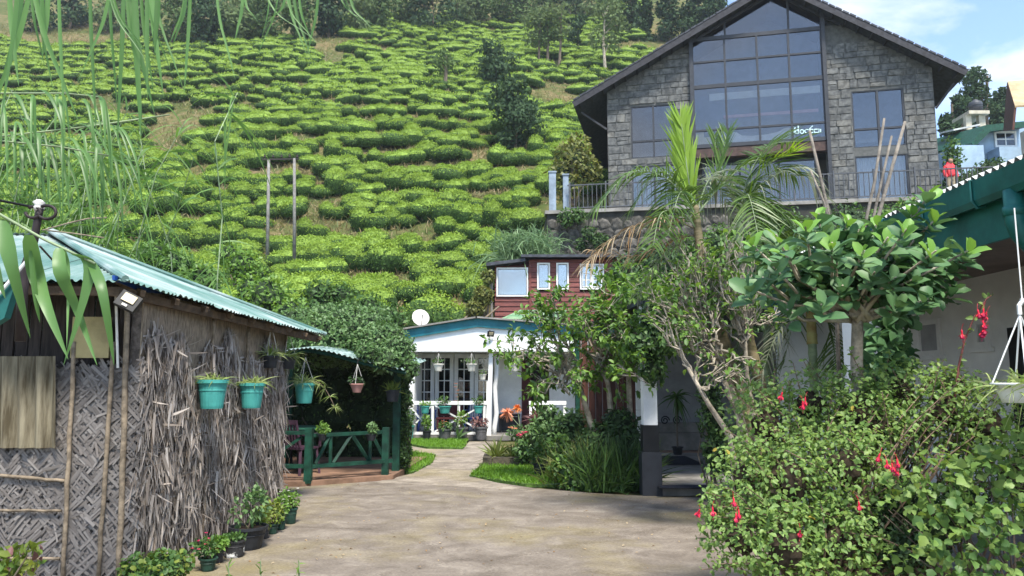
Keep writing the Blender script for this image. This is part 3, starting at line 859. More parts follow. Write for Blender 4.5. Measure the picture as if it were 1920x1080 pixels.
q = MB(); q.poly([sh(c0, .14, zb - .55), sh(c1, .14, zb - .55), sh(c1, .14, zb - .12), sh(c0, .14, zb - .12)], -SN * .4); q.build('sill_band', M['brown_dark'], hs)
bay(hs, c0 + .4, c1 - .4, [TERR, zb - .75], [mid(c0, c1, .35), mid(c0, c1, .65)], -.5)
q = MB(); q.poly([sh(c0, -.55, Z0), sh(c1, -.55, Z0), sh(c1, -.55, zb - .3), sh(c0, -.55, zb - .3)], -SN * .01)
# inside: floors, back wall, beams, the things seen through the panes
for dd, nm, m_ in ((-2.6, 'room_wall', M['room']), (D + .3, 'back_wall', M['slate'])):
    q = MB(); q.poly([sh(.28, dd, Z0), sh(uR - .28, dd, Z0), sh(uR - .28, dd, rz_(uR - .28) - .03), sh(ap[0], dd, rz_(ap[0]) - .03), sh(.28, dd, rz_(.28) - .03)], -SN * .1); q.build(nm, m_, hs)
for uu in (c0 - .3, c1 + .3):
    q = MB(); q.poly([sh(uu, -.27, zb - .1), sh(uu, -2.59, zb - .1), sh(uu, -2.59, rz_(uu) - .04), sh(uu, -.27, rz_(uu) - .04)], SU * .08); q.build('room_wall', M['room'], hs)
q = MB(); q.box(sh(uR / 2, -1.9, zb - .12), (uR - .6, 3.3, .16), rot=Rst.to_3x3()); q.build('upper_floor', M['room'], hs)
zbm = uz(1421, 176, -.02)[1]
q = MB(); q.box(sh((c0 + c1) / 2 + .3, -.02, zbm), (c1 - c0 - .9, .06, .34), rot=Rst.to_3x3()); q.build('beam', M['beam'], hs)
zbm = uz(1421, 215, -.4)[1]
q = MB(); q.box(sh((c0 + c1) / 2 + .6, -.4, zbm), (c1 - c0 - 1.6, .08, .14), rot=Rst.to_3x3()); q.build('beam', M['pinkcloth'], hs)
for W_ in (WR, WL):
    for (s_, t_) in ((TERR, W_['gt']),):
        q = MB(); q.corrugated(sh(W_['a'], -.35, s_), SU * (W_['b'] - W_['a']), Vector((0, 0, t_ - s_)), .16, .03); q.build('curtain', M['curtain'], hs)
# roof slabs
def roof_slab(ua, za, ub, zb_):
    q = MB(); q.poly([sh(ua, OV, za - .19), sh(ub, OV, zb_ - .19), sh(ub, OV, zb_), sh(ua, OV, za)], SN * (D - OV - 1.0)); return q
rf = roof_slab(eL[0], eL[1], ap[0], ap[1]).build('roof', M['darkroof'], hs)
rf2 = roof_slab(ap[0] + .001, ap[1] + .001, eR[0], eR[1]).build('roof', M['darkroof'], hs)
for (ua, za, ub, zb_, r_) in ((eL[0], eL[1], ap[0], ap[1], rf), (ap[0], ap[1], eR[0], eR[1], rf2)):
    q = MB(); q.beam(sh(ua, OV + .03, za - .16), sh(ub, OV + .03, zb_ - .16), .05, .30, up=(0, 0, 1)); q.build('barge_board', M['darkwood'], r_)
    q = MB(); k = int(math.hypot(ub - ua, zb_ - za) / .33)
    for i in range(k):
        t = (i + .5) / k; u = ua + (ub - ua) * t; z = za + (zb_ - za) * t
        sgn = 1 if ub > ua and zb_ > za else -1
        q.box(sh(u, OV - .1, z + .04 + (i % 2) * .015), (.30, .36, .07), rot=Rst.to_3x3() @ Matrix.Rotation(-math.atan2(zb_ - za, ub - ua), 3, 'Y'))
    q.build('verge_tiles', M['darkroof'], r_, kind='stuff')
    for dd in np.arange(-8.5, .9, 1.0):
        pass
    q = MB()
    for i in range(int(abs(ub - ua) / .55)):
        t = (i + .5) / int(abs(ub - ua) / .55); u = ua + (ub - ua) * t; z = za + (zb_ - za) * t - .235
        q.beam(sh(u, OV - .05, z), sh(u, -.02, z), .07, .10)
    q.build('rafter_ends', M['darkwood'], r_, kind='stuff')
for s_ in (-1, 1):   # raking struts under the eaves
    u0 = -.02 if s_ < 0 else uR + .02
    q = MB(); q.beam(sh(u0, .1, rz_(u0) - 1.9), sh(eL[0] + .3 if s_ < 0 else eR[0] - .3, .1, (eL if s_ < 0 else eR)[1] - .35), .09, .11, up=SN); q.build('strut', M['darkwood'], hs)
# things behind the lower panes
bd = MB()
ua, ub = uz(1367, 262, -.1)[0], uz(1490, 262, -.1)[0]
prof_ = [(0, .78), (.06, .95), (.12, .92), (.2, .62), (.35, .55), (.6, .60), (.75, .72), (.86, 1.0), (.93, 1.02), (1.0, .35)]
pts = [sh(ua, -.1, zb + .1)] + [sh(ua + (ub - ua) * t, -.1, zb + .1 + h * .6) for t, h in prof_] + [sh(ub + .2, -.1, zb + .1)]
bd.poly(pts[::-1], -SN * .6)
tag(bd.build('covered_sofa', M['white'], loc=sh(mid(ua, ub, .5), -.8, zb)), 'white cloth-covered sofa behind the central glazing of the stone house', 'sofa')
bx = MB(); u_a, u_m, u_b = uz(1301, 260, -.08)[0], uz(1320, 260, -.08)[0], uz(1337, 260, -.08)[0]
bx.poly([sh(u_a, -.08, zb + .06), sh(u_b, -.08, zb + .06), sh(u_b, -.08, zb + .50), sh(u_m, -.08, zb + .50), sh(u_m, -.08, zb + .78), sh(u_a, -.08, zb + .78)], -SN * .35)
tag(bx.build('carton', M['yellowbox'], loc=sh(u_a, -.4, zb)), 'pale yellow stepped carton behind the lowest left pane of the glazing', 'carton')
# lettering on the pane
let = MB(); LZ = BD + .02
def stroke(pix, r=.022): let.tube([sh(*(lambda q: (q[0], LZ, q[1]))(uz(x, y, LZ))) for x, y in pix], r, 6)
def arc(cx, cy, rx, ry, a0, a1, k=12, r=.024): stroke([(cx + rx * math.cos(math.radians(a0 + (a1 - a0) * i / k)), cy - ry * math.sin(math.radians(a0 + (a1 - a0) * i / k))) for i in range(k + 1)], r)
stroke([(1491, 239), (1489, 244), (1489, 249)]); arc(1494.5, 247.5, 3.4, 3.4, 0, 360); stroke([(1497, 251), (1496.5, 236)], .028)
arc(1503.5, 247, 3.3, 3.6, 0, 360); arc(1512.5, 246.3, 3.6, 3.4, 35, 325); arc(1521.5, 246, 3.6, 3.4, 30, 330); stroke([(1517, 243), (1521, 238.5), (1524, 236)], .02)
stroke([(1527, 243), (1535.5, 242.5), (1535.5, 248.5), (1527, 249), (1527, 243)], .03); stroke([(1538.5, 242), (1538.5, 248)], .026)
let.build('lettering', M['letter'], hs, label='pale cyan window lettering')

# ---------------------------------------------------------------- terrace edge: retaining wall, railing, gate posts
def wy(x): return float(wallY(x))
rw = thing('retaining_wall', 'dark rubble retaining wall under the terrace of the stone house', 'wall', (8, wy(8), 4))
q = MB()
XE = 24.0
q.poly([(1.5, wy(1.5), 3.0), (XE, wy(XE), 0.0), (XE, wy(XE), TERR - .15), (1.5, wy(1.5), TERR - .15)], (.12, .55, 0))
q.poly([(1.5, wy(1.5) + .55, 3.0), (1.5, wy(1.5) + 6, 3.0), (1.5, wy(1.5) + 6, TERR - .15), (1.5, wy(1.5) + .55, TERR - .15)], (.5, 0, 0))
wallR = q.build('wall_core', M['rubble_dark'], rw)
q = MB(); q.poly([(1.42, wy(1.42) - .12, TERR - .15), (XE, wy(XE) - .12, TERR - .15), (XE, wy(XE) - .12, TERR), (1.42, wy(1.42) - .12, TERR)], (0, .7, 0)); q.build('coping', M['slabgrey'], rw)
rub = []
for i in range(6):
    b_ = MB(); n_ = 7
    rr = [rs.uniform(.38, .56) for _ in range(n_)]
    ring = [(rr[k] * math.cos(2 * math.pi * k / n_), 0, rr[k] * math.sin(2 * math.pi * k / n_)) for k in range(n_)]
    ins = [(x * .62, -rs.uniform(.6, 1.), z * .62) for x, y, z in ring]
    b_.add(ring + ins, [(k, (k + 1) % n_, (k + 1) % n_ + n_, k + n_) for k in range(n_)] + [tuple(range(n_, 2 * n_))])
    rub.append(b_.mesh('stone', M['rubble']))
k = 0
z = 5.3
while z < TERR - .3:
    x = 1.7 + rs.uniform(0, .3)
    while x < 9.8:
        s_ = rs.uniform(.38, .62)
        o = bpy.data.objects.new('stone', rs.choice(rub)); COL.objects.link(o)
        o.matrix_basis = Matrix.Translation((x, wy(x) - .01, z + rs.uniform(-.06, .06))) @ Matrix.Rotation(-.168, 4, 'Z') @ Matrix.Rotation(rs.uniform(0, 6), 4, 'Y') @ Matrix.Diagonal((s_ * 1.12, .07, s_, 1))
        o.parent = wallR; o.matrix_parent_inverse = wm(wallR).inverted()
        x += s_ * .86; k += 1
    z += .42
M['railgrey'] = mat('grey_rail', (.07, .075, .085), .5, .2, 6)
rl = thing('terrace_railing', 'dark grey metal railing along the terrace edge below the stone house', 'railing', (10, wy(10), TERR))
for zz, hh in ((TERR + 1.12, .05), (TERR + .12, .04)):
    q = MB(); q.beam((2.4, wy(2.4) + .1, zz), (23.5, wy(23.5) + .1, zz), .045, hh); q.build('rail', M['railgrey'], rl)
bal = MB(); bal.box((0, 0, .6), (.026, .026, 1.0)); balm = bal.mesh('baluster', M['railgrey'])
pst = MB(); pst.box((0, 0, .62), (.06, .06, 1.25)); pstm = pst.mesh('post', M['railgrey'])
x = 2.5; i = 0
while x < 23.5:
    o = bpy.data.objects.new('post' if i % 8 == 0 else 'baluster', pstm if i % 8 == 0 else balm); COL.objects.link(o)
    o.location = (x, wy(x) + .1, TERR); o.parent = rl; o.matrix_parent_inverse = wm(rl).inverted()
    x += .19; i += 1
M['bluegrey'] = mat('blue_grey_post', (.20, .25, .31), .8, .2, 3)
for (pa, pb, w_, lb) in (((1036, 392), (1036, 325), .30, 'wide blue-grey gate post at the left end of the terrace'), ((1061, 390), (1061, 330), .24, 'narrow pale blue gate post beside the wide one on the terrace')):
    a = P(*pa, 31.9); b_ = P(*pb, 31.9)
    t_ = thing('gate_post', lb, 'post', (a.x, a.y, TERR - .1))
    q = MB(); q.bb((a.x - w_ / 2, a.y - .12, TERR - .12), (a.x + w_ / 2, a.y + .12, b_.z)); q.build('shaft', M['bluegrey'], t_)
    q = MB(); q.bb((a.x - w_ / 2 - .03, a.y - .15, b_.z), (a.x + w_ / 2 + .03, a.y + .15, b_.z + .07)); q.build('cap', M['bluegrey'], t_)

# ================================================================== red boarded house
RY = 28.0
rh = thing('red_house', 'small dark red weatherboarded house above the white verandah', 'house', (2, RY, 3.4))
xr0, xr1, xr2 = P(928, 540, RY).x, P(994, 540, RY).x, P(1215, 540, RY).x
zt_ = P(1060, 486, RY).z; zl_ = P(950, 499, RY).z
wins = [(1007, 1031, 493, 543), (1043, 1066, 493, 543), (1087, 1132, 495, 543)]
W3 = [(P(a, 500, RY).x, P(b_, 500, RY).x, P(1060, d_, RY).z, P(1060, c_, RY).z) for a, b_, c_, d_ in wins]
gl_ = (P(931, 500, RY).x, P(990, 500, RY).x, P(960, 556, RY).z, P(960, 502, RY).z)
q = MB(); q.bb((xr0, RY + .28, 3.2), (xr2, RY + 5, zt_ - .02)); q.build('wall', M['maroon'], rh)
z = 3.3; pk = 0
while z < zt_:
    h = min(.185, zt_ - z)
    for (xa, xb, top) in ((xr0, xr1 - .01, zl_), (xr1 + .01, xr2, zt_)):
        if z >= top: continue
        hh = min(h, top - z); segs_ = [(xa, xb)]
        for (a, b_, c_, d_) in W3 + [gl_]:
            if z + hh > c_ + .01 and z < d_ - .01:
                new = []
                for (p, q_) in segs_:
                    if q_ <= a or p >= b_: new.append((p, q_)); continue
                    if p < a: new.append((p, a))
                    if q_ > b_: new.append((b_, q_))
                segs_ = new
        for (p, q_) in segs_:
            if q_ - p < .04: continue
            q = MB()
            q.add([(p, RY, z), (q_, RY, z), (q_, RY + .03, z + hh - .006), (p, RY + .03, z + hh - .006), (p, RY + .10, z), (q_, RY + .10, z), (q_, RY + .10, z + hh - .006), (p, RY + .10, z + hh - .006)],
                  [(0, 1, 2, 3), (4, 7, 6, 5), (0, 4, 5, 1), (3, 2, 6, 7), (0, 3, 7, 4), (1, 5, 6, 2)])
            q.build('plank', M['redboard'], rh)
    z += .185
def casement(parent, a, b_, c_, d_, Y, cols, rows, frame, pane, fw=.06, bar=.025, back=None, nm='window'):
    q = MB()
    q.bb((a, Y - .03, c_), (a + fw, Y + .06, d_)); q.bb((b_ - fw, Y - .03, c_), (b_, Y + .06, d_))
    q.bb((a + fw, Y - .028, c_), (b_ - fw, Y + .058, c_ + fw)); q.bb((a + fw, Y - .028, d_ - fw), (b_ - fw, Y + .058, d_))
    xs_ = np.linspace(a + fw, b_ - fw, cols + 1); zs_ = np.linspace(c_ + fw, d_ - fw, rows + 1)
    for x in xs_[1:-1]: q.bb((x - bar / 2, Y - .015, c_ + fw), (x + bar / 2, Y + .04, d_ - fw))
    for z in zs_[1:-1]: q.bb((a + fw, Y - .012, z - bar / 2), (b_ - fw, Y + .037, z + bar / 2))
    f = q.build(nm, frame, parent)
    for i in range(cols):
        for j in range(rows):
            q = MB(); q.bb((xs_[i] + bar / 2, Y + .01, zs_[j] + bar / 2), (xs_[i + 1] - bar / 2, Y + .016, zs_[j + 1] - bar / 2)); q.build('pane', pane, f)
    if back:
        q = MB(); q.corrugated((a + .02, Y + .16, c_ + .02), (b_ - a - .04, 0, 0), (0, 0, d_ - c_ - .04), .13, .02); q.build('curtain', back, f)
    return f
for i, (a, b_, c_, d_) in enumerate(W3):
    casement(rh, a, b_, c_, d_, RY - .02, 2 if i == 2 else 1, 1, M['white'], M['glass_porch'], .055, .05, M['curtain'])
q = MB(); a, b_, c_, d_ = W3[2]
for x0_, x1_ in ((a + .09, (a + b_) / 2 - .05), ((a + b_) / 2 + .05, b_ - .09)):
    for t in np.linspace(0, 1, 4): q.bb((x0_, RY - .06, c_ + .08 + (d_ - c_ - .19) * t), (x1_, RY - .045, c_ + .11 + (d_ - c_ - .19) * t))
    for t in (0, .5, 1): q.bb((x0_ + (x1_ - x0_ - .025) * t, RY - .063, c_ + .08), (x0_ + (x1_ - x0_ - .025) * t + .025, RY - .042, d_ - .08))
q.build('window_grille', M['white'], rh)
casement(rh, *gl_, RY - .02, 1, 1, M['white'], M['glass_porch'], .05, .04, None)
q = MB(); q.bb((gl_[0], RY + .2, gl_[2]), (gl_[1], RY + .26, gl_[3])); q.build('room_wall', M['greywall'], rh)
q = MB(); q.beam((P(977, 480, RY).x, RY - .35, P(977, 481, RY).z), (xr2 + .2, RY - .35, zt_ + .10), .02, .02)
q.poly([(P(977, 480, RY).x, RY - .4, zt_ + .02), (xr2 + .2, RY - .4, zt_ + .02), (xr2 + .2, RY - .4, zt_ + .12), (P(977, 480, RY).x, RY - .4, zt_ + .12)], (0, 5.4, .45)); q.build('roof', M['darkroof'], rh)
q = MB(); pa, pb = P(912, 497, RY), P(985, 487, RY)
q.poly([(pa.x, RY - .3, pa.z - .08), (pb.x, RY - .3, pb.z - .1), (pb.x, RY - .3, pb.z + .02), (pa.x, RY - .3, pa.z + .04)], (0, 4.5, .1)); q.build('lean_to_roof', M['darkroof'], rh)
q = MB(); q.tube([P(922, 505, RY - .15), P(922, 600, RY - .15)], .045, 8); q.build('downpipe', M['slabgrey'], rh)
q = MB(); q.bb((xr1 - .04, RY - .05, 3.3), (xr1 + .04, RY + .05, zt_ - .05)); q.build('corner_board', M['redboard'], rh)
# leaning poles on the roof beside it
for (a, b_, lb) in (((868, 600), (921, 553), 'thin pale pole leaning against the corner of the red house'), ((905, 600), (935, 575), 'short pale pole leaning under the red house window')):
    q = MB(); q.tube([P(*a, 26.8), P(*b_, 27.7)], .035, 6); tag(q.build('leaning_pole', M['bamboo'], loc=P(*a, 26.8)), lb, 'pole')
# ================================================================== white verandah house
VY, VB = 20.8, 22.7
vh = thing('verandah_house', 'low white house with verandah, teal fascia and glazed doors', 'house', (-.5, VY, 0))
xa, xb = P(765, 640, VY).x, 3.3
zbv = P(900, 659, VY).z
pk_ = P(895, 612, VY); zl2 = P(765, 633, VY).z; zr2 = P(1010, 621, VY).z - .55
def vtop(x): return zl2 + (pk_.z - zl2) * (x - xa) / (pk_.x - xa) if x < pk_.x else pk_.z + (P(1010, 621, VY).z - pk_.z) * (x - pk_.x) / (P(1010, 621, VY).x - pk_.x)
q = MB(); q.poly([(xa, VY, zbv), (xb, VY, zbv), (xb, VY, vtop(xb)), (pk_.x, VY, pk_.z), (xa, VY, zl2)], (0, .14, 0)); q.build('gable_wall', M['white'], vh)
for (x0_, x1_) in ((xa - .12, pk_.x), (pk_.x + .002, xb + .2)):
    q = MB(); q.poly([(x0_, VY - .08, vtop(x0_) - .02), (x1_, VY - .08, vtop(x1_) - .02), (x1_, VY - .08, vtop(x1_) + .22), (x0_, VY - .08, vtop(x0_) + .22)], (0, .07, 0)); q.build('fascia_board', M['teal'], vh)
    q = MB(); q.poly([(x0_ - .05, VY - .2, vtop(x0_) + .225), (x1_, VY - .2, vtop(x1_) + .225), (x1_, VY - .2, vtop(x1_) + .27), (x0_ - .05, VY - .2, vtop(x0_) + .27)], (0, 6.4, .05)); q.build('roof', M['slabgrey'], vh)
q = MB(); q.bb((xa - .3, VY - .1, 0), (xb, VB + .2, .12)); q.build('verandah_floor', M['slabgrey'], vh)
q = MB(); q.bb((xa, VY + .14, zbv + .02), (xb, VB, zbv + .06)); q.build('ceiling', M['offwhite'], vh)
# back wall around the doors
zd = P(850, 664, VB).z
dx = [P(x, 700, VB).x for x in (776, 815, 851, 889, 925)]
q = MB(); q.bb((dx[0] - .5, VB + .1, 0), (dx[0] - .012, VB + .3, zbv + .02)); q.build('wall', M['maroon'], vh)
q = MB(); q.bb((dx[0] - .01, VB + .1, zd + .012), (dx[4] + .01, VB + .3, zbv + .015)); q.build('lintel', M['maroon'], vh)
q = MB(); q.bb((dx[4] + .012, VB, .12), (P(978, 700, VB).x, VB + .3, zbv + .018)); q.build('wall', M['offwhite'], vh)
q = MB(); q.bb((P(978, 700, VB).x + .002, VB - .04, .12), (P(996, 700, VB).x, VB + .3, zbv + .016)); q.build('door_frame', M['maroon'], vh)
q = MB(); q.bb((P(996, 700, VB).x + .002, VB + .6, .12), (P(1030, 700, VB).x, VB + .7, zbv + .014)); q.build('dark_door', M['darkcurtain'], vh)
q = MB(); q.bb((P(1030, 700, VB).x + .002, VB, .12), (xb, VB + .3, zbv + .012)); q.build('wall', M['offwhite'], vh)
q = MB(); q.bb((xa + .02, VY + .2, .12), (xa + .17, VB + .1, zbv + .01)); q.build('wall', M['offwhite'], vh)
q = MB(); q.bb((dx[0] - .3, VB + 2.6, .1), (dx[4] + .1, VB + 2.7, zbv)); q.build('room_wall', M['darkcurtain'], vh)
for i in range(4):
    casement(vh, dx[i] + .01, dx[i + 1] - .01, .14, zd, VB + .05, 2, 6, M['white'], M['glass_dark'], .115, .03, None, 'glazed_door')
# posts
q = MB(); q.beam(P(921, 652, VY + .25), (P(918, 828, VY + .25).x - .03, VY + .25, .12), .115, .115, up=(0, 1, 0)); q.build('post', M['white'], vh)
q = MB(); q.beam((P(917.5, 715, VY + .2).x, VY + .2, P(917, 715, VY).z), (P(916, 828, VY + .2).x, VY + .2, .12), .15, .15, up=(0, 1, 0)); q.build('post_sleeve', M['white'], vh)
q = MB(); q.tube([P(x, y, VY + .5) for x, y in ((931, 655), (932, 700), (928, 725), (929, 750), (931, 775), (927, 800), (926, 822))], [.06, .062, .065, .065, .07, .07, .075], 10); q.build('crooked_post', M['white'], vh, True)
# railing with crosses
def rail_set(x0_, x1_, Y, z0_, z1_, posts, crosses, lb):
    t_ = thing('verandah_railing', lb, 'railing', ((x0_ + x1_) / 2, Y, .12))
    q = MB(); q.bb((x0_, Y - .05, z1_ - .10), (x1_, Y + .05, z1_)); q.build('top_rail', M['white'], t_)
    q = MB(); q.bb((x0_, Y - .03, z0_), (x1_, Y + .03, z0_ + .07)); q.build('bottom_rail', M['white'], t_)
    for x in posts: q = MB(); q.bb((x - .035, Y - .033, z0_ + .07), (x + .035, Y + .033, z1_ - .10)); q.build('post', M['white'], t_)
    for a, b_ in crosses:
        for s_ in (0, 1):
            q = MB(); za, zb_ = (z0_ + .08, z1_ - .12) if s_ else (z1_ - .12, z0_ + .08)
            q.beam((a, Y - .012 + .02 * s_, za), (b_, Y - .012 + .02 * s_, zb_), .04, .065, up=(0, 1, 0)); q.build('brace', M['white'], t_)
X_ = lambda px: P(px, 780, VY).x
zr0, zr1 = P(850, 815, VY).z, P(850, 752, VY).z
rail_set(X_(752), X_(913), VY + .05, zr0, zr1, [X_(763), X_(811), X_(860), X_(908)], [(X_(766), X_(809)), (X_(815), X_(905))], 'white wooden railing with crossed braces left of the verandah posts')
rail_set(X_(992), X_(1062), VY + .05, zr0, zr1, [X_(995), X_(1034), X_(1059)], [(X_(998), X_(1032))], 'white wooden railing half hidden by shrubs right of the verandah entrance')
# floodlight under the gable
def floodlight(c, yaw, tilt, w_, lb, roll=0.):
    t_ = thing('floodlight', lb, 'floodlight', c)
    R = Matrix.Rotation(yaw, 3, 'Z') @ Matrix.Rotation(tilt, 3, 'X') @ Matrix.Rotation(roll, 3, 'Y')
    q = MB(); q.box(c, (w_, .05, w_ * .82), rot=R); q.build('housing', M['black'], t_)
    q = MB(); q.box(c + R @ Vector((0, -.03, w_ * .10)), (w_ * .62, .012, w_ * .42), rot=R); q.build('lens', M['lamp_glass'], t_)
    q = MB(); q.box(c + R @ Vector((0, -.03, -w_ * .29)), (w_ * .26, .011, w_ * .11), rot=R); q.build('sensor', M['cream'], t_)
    q = MB(); q.beam(c + R @ Vector((0, .03, 0)), c + R @ Vector((0, .12, w_ * .3)), .03, .02); q.build('bracket', M['iron'], t_)
floodlight(P(920, 626, VY - .12), .35, .5, .19, 'small black floodlight on the white gable of the verandah')
# satellite dish
dc = P(788, 597, 23.2)
ds = thing('satellite_dish', 'pale round satellite dish on the roof of the verandah house', 'dish', (dc.x, dc.y, dc.z - .5))
q = MB(); Rd = Matrix.Rotation(.35, 3, 'Z') @ Matrix.Rotation(math.radians(72), 3, 'X')
prof_ = [(.001, 0), (.10, .01), (.19, .035), (.27, .075), (.275, .07), (.19, .02), (.10, -.006), (.001, -.016)]
q.lathe(prof_, n=28); q.v = [tuple(dc + Rd @ Vector(v)) for v in q.v]; q.build('reflector', M['dish'], ds, True)
q = MB(); q.tube([dc + Vector((0, .08, -.02)), dc + Vector((0, .1, -.62))], .025, 8); q.build('mast', M['slabgrey'], ds)
q = MB(); q.tube([dc + Rd @ Vector((0, -.26, .07)), dc + Rd @ Vector((0, -.02, .32))], .012, 6); q.build('arm', M['slabgrey'], ds)
# green sheet roof between the two houses
a, b_, c_, d_ = P(938, 598, 24.6), P(1045, 600, 24.6), P(1060, 582, 26.6), P(975, 581, 26.6)
gr = thing('sheet_roof', 'green corrugated sheet roof below the red house', 'roof', a - Vector((0, 0, .6)))
for i in range(3):
    q = MB(); t0, t1 = i / 3 - (.02 if i else 0), (i + 1) / 3
    o_ = a.lerp(b_, t0); u_ = a.lerp(b_, t1) - o_; v_ = d_.lerp(c_, t0) - o_
    q.corrugated(o_ + Vector((0, 0, .006 * i)), u_, v_, .09, .014); q.build('sheet', M['roofgreen'], gr)
q = MB(); q.beam(a + Vector((0, .3, -.3)), b_ + Vector((0, .3, -.3)), .1, .5); q.beam(d_ + Vector((0, -.1, -.5)), c_ + Vector((0, -.1, -.5)), .1, .85); q.build('support', M['rafter'], gr)

# ================================================================== bungalow with green gutter
bg = thing('bungalow', 'white bungalow with green gutter and shaded verandah behind the fuchsia', 'house', (4.5, 6, 0))
GX0, GZ0 = 3.22, 2.86
YA, YB = 1.6, 8.1
q = MB(); q.bb((5.2, YA, 0), (5.4, 9.5, 3.0)); q.build('wall', M['offwhite'], bg)
q = MB(); q.bb((3.42, 9.5, 0), (5.4, 9.7, 3.0)); q.build('wall', M['offwhite'], bg)
q = MB(); q.bb((3.34, YA, 2.76), (5.2, 9.49, 2.80)); q.build('soffit', M['soffit'], bg)
q = MB(); q.bb((3.31, YA, 2.55), (3.338, 9.49, 2.95)); q.build('fascia_board', M['gutter'], bg)
q = MB(); q.bb((3.0, YA, 0), (5.2, 9.5, .10)); q.build('verandah_floor', M['slabgrey'], bg)
for (px, Y) in ((1615, 7.3),):
    c = P(px, 640, Y)
    q = MB(); q.bb((c.x - .125, Y - .125, .10), (c.x + .125, Y + .125, 2.759)); cl = q.build('column', M['white'], bg)
    q = MB(); q.bb((c.x - .16, Y - .16, .10), (c.x + .16, Y + .16, .30)); q.build('plinth', M['white'], cl)
q = MB(); q.bb((3.36, 3.0, .10), (3.60, 3.24, 2.759)); q.build('column', M['white'], bg)
prof_ = [(0, .12), (0, 0), (.03, -.05), (.085, -.06), (.11, -.02), (.115, .12), (.107, .12), (.10, -.012), (.082, -.05), (.034, -.042), (.008, 0), (.008, .12)]
q = MB(); n_ = len(prof_)
vs = [(3.305 - p, Y, 2.86 + z) for Y in (YA, YB) for p, z in prof_]
q.add(vs, [(i, (i + 1) % n_, (i + 1) % n_ + n_, i + n_) for i in range(n_)] + [tuple(range(n_)), tuple(range(2 * n_ - 1, n_ - 1, -1))]); gut = q.build('gutter', M['gutter'], bg)
for Y in np.arange(3.2, YB, .62):
    q = MB(); q.tube([(3.306 - p, Y, 2.86 + z) for p, z in ((-.01, .13), (.03, -.062), (.088, -.072), (.122, -.024), (.126, .122), (.0, .135))], .011, 6); q.build('gutter_strap', M['gutter'], gut)
q = MB(); Yp = 4.72
q.tube([(3.25, Yp, 2.83), (3.25, Yp, 2.62), (3.27, Yp, 2.55), (3.34, Yp, 2.47), (3.44, Yp, 2.42), (3.6, Yp, 2.40), (3.9, Yp, 2.38)], .065, 14); q.tube([(3.25, Yp, 2.72), (3.25, Yp, 2.66)], .074, 14); q.build('downpipe', M['gutter'], bg, True)
M['zincroof'] = mat('zinc_sheet', (.42, .43, .42), .45, .25, 3, .05, 20)
for i in range(5):
    y0, y1 = YA + i * 1.32, YA + (i + 1) * 1.32 + .04
    q = MB(); q.corrugated((3.20, y0, 2.99 + .004 * i), (0, y1 - y0, 0), (2.6, 0, .85), .076, .016); q.build('roof_sheet', M['zincroof'], bg)
for (p, lab) in (((1720, 1762, 600, 667), 'window'), ((1826, 1853, 598, 652), 'window')):
    Ya, Yb = 5.2 * FPX / (p[1] - 960) * .995, 5.2 * FPX / (p[0] - 960) * .995
    za, zb_ = onplane((p[0] + p[1]) / 2, p[3], (5.2, 0, 0), Vector((1, 0, 0))).z, onplane((p[0] + p[1]) / 2, p[2], (5.2, 0, 0), Vector((1, 0, 0))).z
    q = MB(); q.bb((5.165, Ya, za), (5.199, Ya + .06, zb_)); q.bb((5.165, Yb - .06, za), (5.199, Yb, zb_)); q.bb((5.166, Ya + .06, za), (5.199, Yb - .06, za + .06)); q.bb((5.166, Ya + .06, zb_ - .06), (5.199, Yb - .06, zb_))
    q.bb((5.13, Ya - .05, za - .05), (5.199, Yb + .05, za - .002)); f = q.build(lab, M['offwhite'], bg)
    q = MB(); q.bb((5.185, Ya + .061, za + .061), (5.195, Yb - .061, zb_ - .061)); q.build('pane', M['greywall'], f)
q = MB(); q.bb((5.14, 7.0, .1), (5.199, 7.75, 2.15)); q.build('door', M['black'], bg)

# ================================================================== shaded entrance porch
ep = thing('entrance_porch', 'dark open porch with black and white pillar behind the shrubs', 'porch', (3.5, 13, 0))
pc = G(1224, 930)
q = MB(); q.bb((pc.x - .14, pc.y, 0), (pc.x + .14, pc.y + .28, .60)); pil = q.build('pillar', M['charcoal'], ep)
q = MB(); q.bb((pc.x - .115, pc.y + .03, .60), (pc.x + .115, pc.y + .25, .98)); q.build('pillar_band', M['black'], pil)
q = MB(); q.bb((pc.x - .10, pc.y + .04, .98), (pc.x + .10, pc.y + .24, 2.7)); q.build('pillar_shaft', M['offwhite'], pil)
q = MB(); q.bb((pc.x + .141, pc.y + .02, 0), (6.6, 17.6, .12)); q.build('floor', M['slabgrey'], ep)
q = MB(); q.bb((pc.x - .1, 17.6, 0), (6.6, 17.8, 2.75)); q.build('wall', M['greywall'], ep)
q = MB(); q.bb((6.6, 10.9, 0), (6.8, 17.8, 2.75)); q.build('wall', M['greywall'], ep)
q = MB(); q.poly([(pc.x - .15, pc.y - .02, 2.70), (6.9, pc.y - .02, 2.70), (6.9, pc.y - .02, 2.76), (pc.x - .15, pc.y - .02, 2.76)], (0, 6.9, .2)); q.build('roof', M['darkroof'], ep)
q = MB(); q.bb((pc.x + .3, 16.4, .12), (6.3, 17.4, .50)); q.build('bench', M['slabgrey'], ep)
q = MB(); q.bb((pc.x + .142, 15.9, .12), (6.3, 16.39, .128)); q.build('tile_strip', M['concrete_floor'], ep)
def slab_thing(name, c, size, m, lb, cat, rz=0):
    q = MB(); q.box(c, size, rz); o = q.build(name, m, loc=(c[0], c[1], c[2] - size[2] / 2)); return tag(o, lb, cat)
